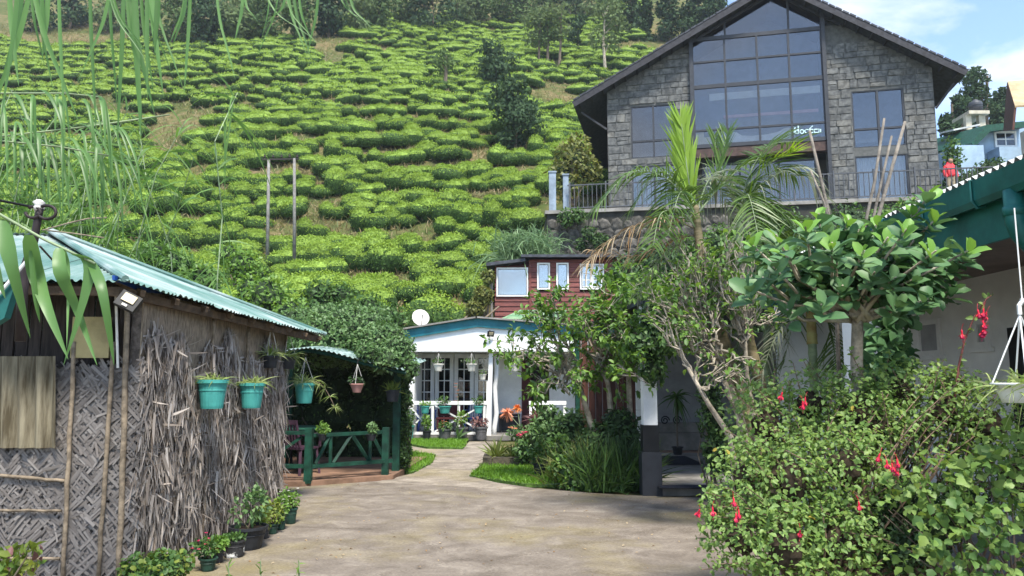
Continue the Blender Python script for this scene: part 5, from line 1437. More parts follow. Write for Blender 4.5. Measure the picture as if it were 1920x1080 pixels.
# tall grass on the slope by the rubble wall
t_ = thing('tall_grass_clump', 'tall blue-green grass clump left of the rubble wall', 'grass clump', P(985, 480, 30))
n = 1500; b0 = np.array([P(985, 478, 30)]); pos = b0 + np.stack([rng.normal(0, .55, n), rng.normal(0, .5, n), rng.uniform(-.6, .5, n)], 1)
LM['bluegrass'] = leafmat('blue_green_grass', [(.09, .17, .07), (.15, .25, .11), (.22, .32, .17)], .35)
blades('blades', pos, rdir(n, 1.6), rng.uniform(.9, 2.1, n), .05, rng.uniform(.4, .9, n), LM['bluegrass'], t_, 5)
# shrubs and weeds between the shelter and the tea
wild = [((505, 560, 44, 22), (545, 590, 34, 21), (470, 545, 30, 23), LM['fresh'], 'bright yellow-green bush behind the hut roof'),
        ((455, 500, 32, 25), (430, 478, 26, 26), (480, 520, 24, 25), LM['fresh'], 'light green weedy bush below the utility poles'),
        ((600, 560, 36, 23), (640, 560, 30, 23), (570, 590, 30, 22), LM['mid'], 'green bush above the creeper-covered shelter'),
        ((690, 585, 34, 22), (735, 600, 30, 21.5), (655, 590, 30, 22), LM['mid'], 'green bush left of the satellite dish'),
        ((330, 505, 40, 18), (380, 530, 38, 18), (290, 480, 30, 18), LM['reed'], 'grassy green bush behind the hut ridge'),
        ((905, 555, 18, 27.2), (890, 580, 16, 27), (915, 520, 12, 27.5), LM['olive'], 'olive weeds beside the corner of the red house')]
for a, b_, c_, m_, lb in wild:
    bl = pb([a, b_, c_]); g_ = P(a[0], a[1], a[3])
    shrub('wild_shrub', lb, bl, 1300, .15, m_, (g_.x, g_.y, Hf(g_.x, g_.y)), group='wild shrubs below the tea')
n = 5000
gx = rng.uniform(-16, -3.4, n); gy = rng.uniform(16.5, 27, n)
wgr = blades('grass', np.stack([gx, gy, H(gx, gy) - .03], 1), rdir(n, 1.3), rng.uniform(.35, .9, n), .04, rng.uniform(.2, .6, n), LM['reed'], segs=3)
tag(wgr, 'rough green grass on the bank behind the shelter', 'grass', kind='stuff')

# ================================================================== utility poles
up_ = hit(501, 508)
UY = up_.y
tp = thing('utility_pole', 'pair of grey poles joined by a crossarm on the tea slope', 'utility pole', up_)
for (a, b_) in (((501, 514), (504, 300)), ((552, 503), (552, 297))):
    q = MB(); q.tube([P(*a, UY), P(*b_, UY)], [.085, .065], 10); q.build('pole', M['pole'], tp, True)
q = MB(); q.beam(P(492, 299, UY), P(561, 298, UY), .06, .06); q.build('crossarm', M['iron'], tp)
for x in (496, 512, 528, 543, 557):
    q = MB(); c = P(x, 296, UY); q.lathe([(.001, 0), (.05, 0), (.06, .05), (.03, .09), (.055, .13), (.001, .17)], c, 10); q.build('insulator', M['iron'], tp, True)

# ================================================================== person on the terrace
def person(c, lb):
    t_ = thing('person', lb, 'person', c)
    J = [(0, 0, .92), (0, 0, 1.15), (0, 0, 1.38), (0, 0, 1.50), (0, -.01, 1.62), (.18, 0, 1.38), (.24, -.02, 1.12), (.20, -.12, .92), (-.18, 0, 1.38), (-.24, -.02, 1.12), (-.20, -.12, .92), (.09, 0, .86), (.10, -.01, .48), (.10, .02, .07), (.10, -.14, .03), (-.09, 0, .86), (-.10, .01, .48), (-.10, .04, .07), (-.10, -.12, .03)]
    E = [(0, 1), (1, 2), (2, 3), (3, 4), (2, 5), (5, 6), (6, 7), (2, 8), (8, 9), (9, 10), (0, 11), (11, 12), (12, 13), (13, 14), (0, 15), (15, 16), (16, 17), (17, 18)]
    Rr = [.15, .14, .16, .06, .10, .075, .055, .04, .075, .055, .04, .095, .065, .045, .035, .095, .065, .045, .035]
    def skin(nm, vs, es, rr, m, root):
        me = bpy.data.meshes.new(nm); me.from_pydata([Vector(c) + Vector(v) for v in vs], es, []); me.materials.append(m)
        o = link(nm, me, t_); md = o.modifiers.new('skin', 'SKIN')
        if not me.skin_vertices: me.skin_vertices.new()
        for i, r in enumerate(rr): me.skin_vertices[0].data[i].radius = (r, r)
        me.skin_vertices[0].data[root].use_root = True
        o.modifiers.new('sub', 'SUBSURF').levels = 1; o.modifiers['sub'].render_levels = 2
        return o
    skin('body', J, E, Rr, M['khaki'], 0)
    jv = [J[0], J[1], J[2], (0, 0, 1.5), (0, .02, 1.64), J[5], J[6], J[7], J[8], J[9], J[10]]
    je = [(0, 1), (1, 2), (2, 3), (3, 4), (2, 5), (5, 6), (6, 7), (2, 8), (8, 9), (9, 10)]
    skin('jacket', jv, je, [.20, .19, .20, .12, .14, .10, .08, .06, .10, .08, .06], M['red'], 0)
    q = MB(); q.lathe([(.001, -.10), (.06, -.08), (.085, 0), (.075, .08), (.001, .11)], Vector(c) + Vector((0, -.09, 1.62)), 12); q.build('face', M['skin'], t_, True)
pp = P(1780, 305, 29.7); person(Vector((pp.x, 29.7, TERR)), 'person in a red hooded jacket standing behind the terrace railing')

# ================================================================== shelter greenery
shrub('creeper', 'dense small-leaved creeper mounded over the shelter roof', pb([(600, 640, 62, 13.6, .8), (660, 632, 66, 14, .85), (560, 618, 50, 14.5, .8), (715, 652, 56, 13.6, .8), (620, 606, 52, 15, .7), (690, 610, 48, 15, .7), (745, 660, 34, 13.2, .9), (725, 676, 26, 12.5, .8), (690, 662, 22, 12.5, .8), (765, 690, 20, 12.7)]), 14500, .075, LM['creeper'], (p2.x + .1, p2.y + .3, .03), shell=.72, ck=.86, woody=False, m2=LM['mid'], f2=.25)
shrub('hedge_column', 'narrow clipped leafy column at the end of the green shelter', pb([(757, 705, 16, 13.4, 1.6), (757, 750, 15, 13.4, 1.6), (756, 800, 15, 13.4, 1.6), (755, 850, 16, 13.4, 1.6)]), 2600, .06, LM['dark'], tuple(G(755, 884)), shell=.7, ck=.85, m2=LM['mid'], f2=.35)
bh_ = [((x, 15.75 + rng.normal(0, .06), z), (.45, .30, .45)) for x in np.arange(-5.6, -2.5, .5) for z in (.3, .9, 1.5, 2.0)]
shrub('shelter_hedge', 'dark leafy hedge closing the back of the shelter', bh_, 5200, .085, LM['dark'], (-3.6, 15.7, 0), shell=.6, ck=.8, m2=LM['mid'], f2=.15, stems=10)
bh_ = [((-5.0, y, z), (.35, .45, .45)) for y in np.arange(12.2, 15.6, .5) for z in (.3, .9, 1.5)]
shrub('side_hedge', 'dark hedge along the left side of the shelter', bh_, 2600, .085, LM['dark'], (-5.0, 14, 0), shell=.6, ck=.8, stems=6)

# ================================================================== furniture
def chair(lb, loc, rz, m, group, cat='chair'):
    t_ = thing('plastic_chair', lb, cat, loc, rz, group)
    def pt(nm, f): q = MB(); f(q); q.build(nm, m, t_, world=False)
    pt('seat', lambda q: q.box((0, 0, .43), (.46, .44, .03)))
    for sx in (-1, 1):
        for sy in (-1, 1): pt('leg', lambda q: q.beam((sx * .24, sy * .22, 0), (sx * .20, sy * .18, .415), .045, .035))
        pt('armrest', lambda q: (q.box((sx * .25, -.02, .66), (.05, .42, .025)), q.beam((sx * .25, -.2, .445), (sx * .25, -.2, .65), .035, .03)))
    pt('backrest_frame', lambda q: (q.beam((-.22, .21, .445), (-.21, .30, .84), .03, .04), q.beam((.22, .21, .445), (.21, .30, .84), .03, .04), q.beam((-.225, .30, .86), (.225, .30, .86), .03, .07)))
    for k in range(5): pt('slat', lambda q: q.beam((-.14 + k * .07, .215, .445), (-.14 + k * .07, .295, .83), .012, .035))
    return t_
chair('plum plastic armchair under the shelter nearest the hut', (-3.55, 12.75, .07), 2.6, M['purple'], 'chairs under the shelter')
chair('dark plastic armchair at the back of the shelter', (-4.1, 13.6, .07), .6, M['darkpot'], 'chairs under the shelter')
tb = thing('plastic_table', 'green plastic garden table under the shelter', 'table', (-3.75, 13.3, .07))
q = MB(); q.lathe([(.001, .70), (.50, .70), (.52, .71), (.52, .73), (.50, .74), (.001, .74)], (-3.75, 13.3, .07), 20); q.build('tabletop', M['greenwood'], tb)
for a in range(4): q = MB(); c, s_ = math.cos(a * 1.571 + .78), math.sin(a * 1.571 + .78); q.beam((-3.75 + .36 * c, 13.3 + .36 * s_, .07), (-3.75 + .3 * c, 13.3 + .3 * s_, .77), .05, .04); q.build('leg', M['greenwood'], tb)
chair('blue plastic chair behind the left cross of the verandah railing', (X_(793), VY + .75, .12), .2, M['blueplastic'], 'blue chairs on the verandah')
chair('blue plastic chair behind the right cross of the verandah railing', (X_(886), VY + .8, .12), -.2, M['blueplastic'], 'blue chairs on the verandah')
be = thing('wooden_bench', 'dark plum bench between the blue verandah chairs', 'bench', (X_(838), VY + 1.0, .12))
q = MB(); q.box((X_(838), VY + 1.0, .55), (.75, .42, .05)); q.build('seat', M['maroon'], be)
q = MB(); q.box((X_(838), VY + 1.22, .80), (.75, .05, .42)); q.build('backrest', M['maroon'], be)
for s_ in (-1, 1): q = MB(); q.box((X_(838) + s_ * .33, VY + 1.0, .32), (.06, .4, .40)); q.build('leg', M['maroon'], be)
db = thing('dark_bench', 'dark bench against the white verandah wall', 'bench', (P(955, 800, 22.2).x, 22.2, .12))
bx_ = P(955, 800, 22.2).x
q = MB(); q.box((bx_, 22.25, .62), (.62, .5, .06)); q.build('seat', M['black'], db)
for s_ in (-1, 1): q = MB(); q.box((bx_ + s_ * .27, 22.25, .355), (.06, .46, .47)); q.build('leg', M['black'], db)
q = MB(); q.box((bx_, 22.32, .36), (.48, .04, .40)); q.build('apron', M['charcoal'], db)

# ================================================================== pots
def pot_profile(r, h, rim=.012, taper=.74):
    b_ = r * taper
    return [(.001, 0), (b_, 0), (b_ * 1.02, .01), (mid(b_, r, .86), h * .86), (r * .985, h * .86), (r + rim, h * .88), (r + rim, h), (r - .006, h), (r - .012, h * .86), (.001, h * .84)]
def flower_dots(parent, pos, r, m, nm='flower'):
    for p in pos:
        q = MB()
        for k in range(5):
            a = k * 1.257; d = Vector((math.cos(a), math.sin(a), .35)) * r
            q.add([Vector(p), Vector(p) + d + Vector((-d.y, d.x, 0)) * .45, Vector(p) + d * 1.15, Vector(p) + d + Vector((d.y, -d.x, 0)) * .45], [(0, 1, 2, 3)])
        q.build(nm, m, parent)
def pot(lb, loc, r, h, m, plant='bush', pm=None, n=160, ls=.06, spread=1.3, ph=.2, group=None, hang=None, taper=.74, flowers=None, name='potted_plant', cat='potted plant', trail=0):
    loc = Vector(loc); t_ = thing(name, lb, cat, loc, group=group)
    q = MB(); q.lathe(pot_profile(r, h, max(.006, r * .08), taper), loc, 22); pt_ = q.build('pot', m, t_)
    q = MB(); q.lathe([(r * taper * 1.0 + .003, h * .04), (r * taper * 1.03 + .004, h * .10)], loc, 22); q.lathe([(mid(r * taper, r, .62) + .001, h * .60), (mid(r * taper, r, .66) + .004, h * .63), (mid(r * taper, r, .68) + .001, h * .66)], loc, 22); q.build('band', m, pt_)
    q = MB(); q.lathe([(.001, h * .9), (r - .014, h * .895)], loc, 16); q.build('soil', M['soil'], t_)
    c = np.array(loc + Vector((0, 0, h * .9)))
    pm = pm or LM['mid']
    if plant == 'spider':
        pos = c + np.stack([rng.normal(0, r * .3, n), rng.normal(0, r * .3, n), np.zeros(n)], 1)
        d = rdir(n, .0); d[:, 2] = np.abs(d[:, 2]) * .9 + .35
        blades('foliage', pos, d, ls * 1.25 * rng.uniform(.5, 1.15, n), .017, rng.uniform(.3, .9, n), pm, t_, 5)
        if trail:
            q = MB(); pts = [Vector(c) + Vector((trail * s_, 0, .10 * math.sin(s_ * 3) - abs(trail) * .75 * s_ * s_)) for s_ in np.linspace(0, 1, 7)]; q.tube(pts, .004, 5); q.build('runner', M['bamboo'], t_)
            e = np.array(pts[-1]); k = 30; blades('plantlet', np.repeat(e[None], k, 0), rdir(k, .3), rng.uniform(.05, .14, k), .010, .5, pm, t_, 3)
            k = 40; sp = rng.random(k); bp_ = np.array([tuple(pts[int(s_ * 5.99)]) for s_ in sp]); blades('trailing_leaves', bp_, rdir(k, .1), rng.uniform(.08, .2, k), .012, .7, pm, t_, 4)
    elif plant == 'grass':
        pos = c + np.stack([rng.normal(0, r * .35, n), rng.normal(0, r * .35, n), np.zeros(n)], 1)
        blades('foliage', pos, rdir(n, 1.6), ls * rng.uniform(.6, 1.2, n), .02, rng.uniform(.1, .4, n), pm, t_, 4)
    else:
        bl = [((c[0] + rng.normal(0, r * .35), c[1] + rng.normal(0, r * .35), c[2] + ph * rng.uniform(.35, .75)), (r * spread * rng.uniform(.5, .8), r * spread * rng.uniform(.5, .8), ph * rng.uniform(.35, .55))) for _ in range(4)]
        q = MB()
        for b_, rr in bl: q.tube([Vector(c), Vector(c).lerp(Vector(b_), .6) + Vector((rng.normal(0, .01), 0, 0)), Vector(b_)], [.006, .005, .003], 5)
        q.build('stems', M['bark'], t_, kind='stuff')
        pos, out = blob_points(bl, n, .4); L_ = ls * rng.uniform(.7, 1.25, n)
        leaves('foliage', pos, unit(out + rdir(n) * .7), unit(out + rdir(n) * .5 + np.array([0, 0, .6])), L_, L_ * .62, pm, t_, 'leaf')
        if flowers:
            fm, k, fr = flowers; fp_, fo_ = blob_points(bl, k, .95); flower_dots(t_, fp_ + np.array([0, 0, .02]), fr, fm)
    if hang is not None:
        hk = Vector((loc.x, loc.y, hang))
        for k in range(3):
            a = k * 2.094 + .5; q = MB(); q.tube([loc + Vector((r * math.cos(a), r * math.sin(a), h * .97)), hk], .0045, 5); q.build('cord', M['cord'], t_)
        q = MB(); q.tube([hk, hk + Vector((0, 0, .04)), hk + Vector((.015, 0, .06)), hk + Vector((0, 0, .08))], .006, 5); q.build('hook', M['iron'], t_)
    return t_
def pot_px(px, ytop, ybot, wpx, Y, **k):
    """hanging or standing pot whose rim and foot are seen at ytop and ybot"""
    b_ = P(px, ybot, Y); r = wpx / 2 / FPX * Y; h = (P(px, ytop, Y).z - b_.z)
    return b_, r, h
for px, py, w_, lb in ((696, 806, 24, 'round pale green plant in a dark pot hung on the shelter railing'), (604, 806, 20, 'small light green plant in a dark pot at the shelter corner post')):
    b_, r, h = pot_px(px, py + 8, py + 20, w_ * .8, 12.2 if px > 650 else 11.75); pot(lb, b_, r, h, M['darkpot'], 'bush', LM['fresh'] if px < 650 else LM['creeper'], 160, .05, 1.3, .16)
TG = 'teal plastic pots on the hut side'
b_, r, h = pot_px(397, 712, 766, 52, 7.2); pot('teal hanging pot of spider plant on the thatched wall, nearest the hut front', b_, r, h, M['tealpot'], 'spider', LM['spider'], 90, .20, group=TG)
b_, r, h = pot_px(471, 718, 765, 44, 8.15); pot('teal hanging pot of spider plant on the thatched wall, second from the hut front', b_, r, h, M['tealpot'], 'spider', LM['spider'], 90, .24, group=TG)
b_, r, h = pot_px(570, 718, 756, 36, 10.25); pot('teal hanging pot with a trailing spider plant beyond the hut corner', b_, r, h, M['tealpot'], 'spider', LM['spider'], 110, .28, group=TG, hang=b_.z + .62, trail=.42)
b_, r, h = pot_px(506, 667, 690, 30, 8.9); pot('dark hanging pot of spider plant under the eave, left of a matching one', b_, r, h, M['darkpot'], 'spider', LM['spider'], 80, .26, hang=b_.z + .5)
b_, r, h = pot_px(538, 669, 692, 32, 9.6); pot('dark hanging pot of spider plant at the tip of the hut eave', b_, r, h, M['darkpot'], 'spider', LM['spider'], 80, .28, hang=b_.z + .48)
b_, r, h = pot_px(669, 719, 736, 26, 12.3); pot('small pink tapered basket hanging in the shelter', b_, r, h, M['pinkpot'], 'bush', LM['dark'], 90, .05, 1.2, .14, hang=b_.z + .46, taper=.55)
b_, r, h = pot_px(736, 731, 753, 26, 12.75); pot('black pot of ferny plant on the tall green post', b_, r, h, M['darkpot'], 'grass', LM['variegated'], 90, .24)
for m_, c in (('bracket', (b_.x, b_.y + .1, b_.z)),): pass
for px, lb in ((822, 'left'), (884, 'middle'), (965, 'right')):
    b_, r, h = pot_px(px, 682, 696, 19, VY - .25); pot('small cream hanging basket on the verandah, ' + lb + ' of the three', b_, r, h, M['cream'], 'bush', LM['mid'], 60, .06, 1.3 if px != 884 else 2.2, .16, hang=zbv - .06, taper=.62, group='cream baskets along the verandah', flowers=(FL['white'], 6, .03) if px == 884 else None)
b_, r, h = pot_px(905, 702, 712, 13, VY - .1); pot('tiny basket of white flowers against the verandah post', b_, r, h, M['cream'], 'bush', LM['mid'], 40, .05, 1.6, .12, flowers=(FL['white'], 9, .03))
for px, w_, lb in ((797, 17, 'teal pot on the verandah railing, leftmost'), (834, 22, 'teal pot of ferns on the middle of the verandah railing'), (897, 17, 'teal pot on the verandah railing beside the white post')):
    b_, r, h = pot_px(px, 761, 775, w_, VY - .12); pot(lb, b_, r, h, M['tealpot'], 'bush', LM['mid'] if px != 797 else LM['fresh'], 90, .06, 1.4, .26 if px != 797 else .12, group='teal pots on the verandah railing')
row_ = [(764, 800, 828, 24, M['tealpot'], LM['mid'], .40, None, 'teal pot with a leafy plant at the left end of the verandah row'), (800, 812, 830, 16, M['darkpot'], LM['fresh'], .42, (FL['white'], 5, .03), 'bushy light green plant hiding its pot before the verandah railing'),
        (834, 806, 827, 24, M['greypot'], LM['mid'], .22, (FL['coral'], 8, .04), 'grey pot of coral flowers before the verandah railing'), (866, 804, 828, 22, M['greypot'], LM['fresh'], .40, (FL['yellow'], 7, .04), 'grey pot of yellow flowers before the verandah railing'), (902, 803, 828, 24, M['greypot'], LM['redleaf'], .24, None, 'grey pot of reddish plant beside the white verandah post')]
for px, yt, yb_, w_, m_, pm_, ph, fl_, lb in row_:
    b_, r, h = pot_px(px, yt, yb_, w_, VY - .3); b_.z = .03; pot(lb, b_, r, max(.2, h), m_, 'bush', pm_, 130, .08, 1.3, ph * 1.0, flowers=fl_, group='pots in front of the verandah')
b_ = P(858, 812, VY - .5); q_ = thing('canna_plant', 'slender orange-red flower spike before the verandah railing', 'flower', (b_.x, b_.y, .03))
q = MB(); tpz = P(858, 720, VY - .5); q.tube([(b_.x, b_.y, .03), (b_.x + .02, b_.y, .6), tpz], [.012, .01, .006], 6); q.build('stem', M['palmgreen'], q_)
flower_dots(q_, [tpz + Vector((rng.normal(0, .03), rng.normal(0, .02), -i * .09)) for i in range(6)], .06, FL['coral'])
blades('leaf_blades', np.repeat(np.array([[b_.x, b_.y, .1]]), 10, 0), rdir(10, 1.3), .5, .07, .3, LM['mid'], q_, 4)
# pots along the hut
gp_ = [(383, 1074, 1046, 32, 'greenpot', LM['mid'], .16, 'pink', 'dark green pot with tiny pink flowers nearest the front of the hut row'), (404, 1058, 1032, 22, 'darkpot', LM['fresh'], .12, None, 'dark pot tucked behind the white-splashed one'),
       (432, 1048, 1012, 38, 'splash', LM['mid'], .06, None, 'black pot splashed with white paint before the big tub'), (452, 1036, 986, 68, 'tub', LM['creeper'], .34, None, 'big dark tub with green geranium leaves against the thatch'),
       (480, 1022, 994, 22, 'greenpot', LM['variegated'], .22, None, 'green pot right behind the big tub'), (492, 1012, 990, 20, 'darkpot', LM['variegated'], .2, None, 'dark pot second behind the big tub'),
       (508, 1003, 982, 20, 'greenpot', LM['variegated'], .22, None, 'green pot third behind the big tub'), (523, 995, 972, 20, 'greenpot', LM['fresh'], .26, 'white', 'green pot fourth behind the big tub'), (541, 984, 952, 24, 'greenpot', LM['fresh'], .22, 'white', 'tall green pot with small white flowers at the hut corner')]
M['splash'] = mat('white_splashed_black', (.03, .03, .032), .6, .1, 9, col2=(.7, .7, .68), lo=.52, hi=.58)
for px, yb_, yt, w_, m_, pm_, ph, fl_, lb in gp_:
    g_ = G(px, yb_); Y = g_.y + w_ / 2 / FPX * g_.y; r = w_ / 2 / FPX * Y * .95; h = P(px, yt, Y).z
    pot(lb, (g_.x, Y, .002), r, h, M['darkpot'] if m_ == 'tub' else M[m_], 'bush', pm_, 230 if m_ == 'tub' else 190, .055 if m_ == 'tub' else .04, .8 if m_ == 'tub' else 1.5, ph, taper=.72 if m_ != 'splash' else .9, flowers=(FL[fl_], 12, .014) if fl_ else None, group='pots along the thatched wall')
shrub('ground_plant', 'low clump of round green leaves at the foot of the thatched wall', pb([(260, 1078, 34, 5.9), (305, 1066, 32, 6.0), (335, 1058, 24, 6.1), (290, 1092, 36, 5.8)]), 1500, .042, LM['mid'], (-2.75, 6.0, 0), 'oval', .8, .5, 5, .7, m2=LM['variegated'], f2=.3)
shrub('croton_plant', 'small yellow-green and red plant at the bottom left corner', pb([(20, 1055, 22, 4.6), (55, 1045, 20, 4.6), (10, 1080, 26, 4.6)]), 130, .075, LM['variegated'], (P(30, 1080, 4.6).x, 4.6, 0), 'leaf', .5, .3, 5, 0, m2=LM['redleaf'], f2=.2)
for px, py, lb in ((428, 1066, 'tiny weed sprig at the bottom edge, left of two others'), (488, 1062, 'tiny weed sprig at the bottom edge, middle of three'), (560, 1062, 'tiny weed sprig at the bottom edge, right of two others')):
    g_ = P(px, py, 5.6); t_ = thing('weed', lb, 'weed', (g_.x, 5.6, 0), group='weeds at the bottom edge')
    z_ = g_.z + .04; q = MB(); q.tube([(g_.x, 5.6, 0), (g_.x + .01, 5.6, z_ * .6), (g_.x, 5.6, z_)], .004, 5); q.build('stem', M['palmgreen'], t_)
    n = 16; hh = rng.random(n) ** .6 * z_; blades('leaf_blades', np.stack([np.full(n, g_.x), np.full(n, 5.6), hh], 1), rdir(n, .9), rng.uniform(.05, .09, n), .014, .2, LM['fresh'], t_, 3)
# long planter hanging at the right edge
pl = thing('hanging_planter', 'white hanging planter of spider plant at the right edge', 'planter', P(1925, 755, 4.1))
c = P(1925, 755, 4.1); ptop = P(1925, 722, 4.1).z - c.z
q = MB(); q.lathe([(.001, 0), (.115, 0), (.13, ptop * .5), (.155, ptop), (.165, ptop), (.165, ptop + .012), (.145, ptop + .012), (.135, ptop * .8), (.001, ptop * .8)], c, 28, 1.05, .8); q.build('pot', M['white'], pl, True)
hk = P(1912, 590, 4.1)
for a in (2.6, 4.3, .2, 1.4):
    q = MB(); q.tube([c + Vector((.165 * math.cos(a), .125 * math.sin(a), ptop)), hk], .005, 5); q.build('cord', M['white'], pl)
q = MB(); q.tube([hk, hk + Vector((0, 0, .05)), hk + Vector((.02, 0, .075)), hk + Vector((.02, 0, .09))], .012, 6); q.tube([hk + Vector((.02, 0, .09)), hk + Vector((.02, 0, .6))], .004, 5); q.build('hook', M['white'], pl)
n = 150; blades('foliage', np.array(c) + np.stack([rng.normal(0, .08, n), rng.normal(0, .06, n), np.full(n, ptop * .85)], 1), rdir(n, .7), rng.uniform(.12, .3, n), .012, rng.uniform(.4, 1., n), LM['spider'], pl, 5)
# ================================================================== branching trees near the courtyard
def wob(a, b_, k, amp):
    pts = [a]
    for i in range(1, k): pts.append(a.lerp(b_, i / k) + Vector((rng.normal(0, amp), rng.normal(0, amp), rng.normal(0, amp))))
    return pts + [b_]
def branch_tree(name, lb, stems, blobs, ntar, nleaf, ls, m, bark, r0=.03, twigs=3, tl=.32, shape='leaf', aspect=.5, m2=None, f2=.2, cat='tree', sag=.0, base=None, extra=0, droop=.2, leafobj=0, wobble=.05, tw=1.):
    """stems: lists of points; from the stem tops limbs run to targets in the blobs, twigs carry leaves"""
    t_ = thing(name, lb, cat, base or stems[0][0])
    q = MB()
    for st in stems:
        st = [Vector(p) for p in st]; k = len(st); q.tube(st, [r0 * (1.25 - .75 * i / (k - 1)) for i in range(k)], 8)
    q.build('trunk', bark, t_, True)
    tops = [(Vector(st[-1]), Vector(st[-2])) for st in stems]
    tar, out = blob_points(blobs, ntar, .25)
    q = MB(); lp = []; ld = []
    for i in range(ntar):
        e = Vector(tar[i]); a, a2 = min(tops, key=lambda s: (s[0] - e).length); s_ = a.lerp(a2, rng.random() * .6)
        mdl = s_.lerp(e, .5) + Vector((0, 0, sag * (e - s_).length)); rr = r0 * .42
        pts = wob(s_, mdl, 3, wobble)[:-1] + wob(mdl, e, 3, wobble)
        q.tube(pts, np.linspace(rr, .009, len(pts)), 5)
        for j in range(twigs):
            o_ = pts[-1 - (j % 3)]; d = Vector(rdir(1, .35)[0]) * tw + Vector((0, 0, .3 * (1 - tw))) + (e - mdl).normalized() * .8; d.normalize()
            tip = o_ + d * tl * rng.uniform(.5, 1.2); md = o_.lerp(tip, .55) + Vector(rng.normal(0, .03, 3)); q.tube([o_, md, tip], [.008, .006, .004], 4)
            lp += [tip, md]; ld += [d, d]
    q.build('branches', bark, t_, kind='stuff')
    lp = np.array(lp); ld = np.array(ld); idx = rng.integers(0, len(lp), nleaf)
    pos = lp[idx] + rng.normal(0, .035, (nleaf, 3)); d = unit(ld[idx] * .6 + rdir(nleaf) + np.array([0, 0, -droop])); nr = unit(rdir(nleaf) * .6 + np.array([0, 0, 1.]))
    L_ = ls * rng.uniform(.6, 1.25, nleaf); k = rng.random(nleaf) < (f2 if m2 else 0)
    o = leaves('crown', pos[~k], d[~k], nr[~k], L_[~k], L_[~k] * aspect, m, t_, shape)
    if m2: leaves('young_leaves', pos[k], d[k], nr[k], L_[k], L_[k] * aspect, m2, t_, shape)
    return t_
TY = 12.0
stems = [[(G(1150, 895).x, 12.2, 0), P(1148, 800, 12.2), P(1140, 720, 12.1), P(1120, 670, 12)], [(G(1185, 895).x, 12.2, 0), P(1182, 790, 12.2), P(1178, 700, 12.2), P(1185, 640, 12)], [(G(1205, 895).x, 12.3, 0), P(1208, 780, 12.3), P(1205, 690, 12.3), P(1215, 620, 12.2)], [(G(1115, 895).x, 12.1, 0), P(1110, 800, 12.1), P(1085, 720, 12), P(1050, 690, 11.9)]]
branch_tree('leafy_tree', 'sprawling small tree with pale twisted twigs and fresh leaves before the verandah', stems, pb([(1010, 690, 52, 12), (1070, 640, 62, 12, .8), (1140, 620, 62, 12), (1200, 600, 60, 12.2), (1120, 560, 50, 12.4), (1040, 590, 38, 12), (1190, 680, 52, 11.8), (1100, 700, 55, 11.8, .6), (975, 660, 26, 11.8), (1225, 540, 46, 12.6), (1150, 520, 36, 12.6), (1225, 660, 42, 11.4), (1205, 630, 45, 11.2), (1222, 690, 34, 10.6), (1218, 610, 36, 10.6), (1235, 570, 36, 10.8)]), 110, 5200, .12, LM['mid'], M['palebark'], .05, 4, .36, m2=LM['fresh'], f2=.68, sag=.05, wobble=.09)
# bare twiggy shrub
b0 = Vector((2.62, 8.3, 0))
stems = [[b0, P(1395, 800, 8.2), P(1370, 720, 8.2), P(1340, 640, 8.1)], [b0 + Vector((.1, .1, 0)), P(1415, 790, 8.3), P(1400, 700, 8.3), P(1395, 600, 8.3)], [b0 + Vector((-.15, -.05, 0)), P(1370, 820, 8.1), P(1330, 760, 8.0), P(1290, 690, 7.9)], [b0 + Vector((-.05, .1, 0)), P(1385, 780, 8.4), P(1345, 680, 8.5), P(1310, 590, 8.5)]]
branch_tree('bare_shrub', 'tall shrub of bare pale branches with few leaves beside the porch', stems, pb([(1290, 640, 55, 8.1), (1340, 560, 62, 8.3), (1300, 520, 50, 8.6), (1380, 500, 48, 8.5), (1350, 700, 42, 8.0), (1400, 600, 46, 8.3), (1270, 580, 45, 8.4)]), 125, 1700, .08, LM['mid'], M['palebark'], .034, 4, .28, m2=LM['fresh'], f2=.5, cat='shrub', wobble=.022, tw=.3)
# stiff bare stems in front of the terrace
M['bark2'] = mat('grey_stem', (.17, .15, .125), .85, .3, 12, .4, 40)
bs_ = thing('bare_stem_plant', 'cluster of stout bare grey stems rising above the round-leaved tree', 'plant', (3.1, 6.6, 1.2))
for pts, r in ((((1562, 440), (1540, 340), (1518, 245)), .022), (((1620, 430), (1640, 340), (1658, 222)), .020), (((1640, 430), (1668, 330), (1697, 228)), .024), (((1635, 420), (1655, 330), (1672, 255)), .018), (((1565, 450), (1545, 380), (1520, 320)), .016), (((1700, 420), (1712, 400), (1735, 362)), .010)):
    q = MB(); a = [P(x, y, 6.6) for x, y in pts]; q.tube([Vector((2.95 + (a[0].x - 3.1) * .4, 6.6, 1.2))] + a, [r * .8, r * .75, r * .7, r * .55], 8); q.build('stem', M['bark2'], bs_, True)
q = MB(); q.tube([(2.95, 6.6, 0), (2.95, 6.6, .6), (2.96, 6.6, 1.22)], [.06, .055, .05], 10); q.build('trunk', M['palebark'], bs_)

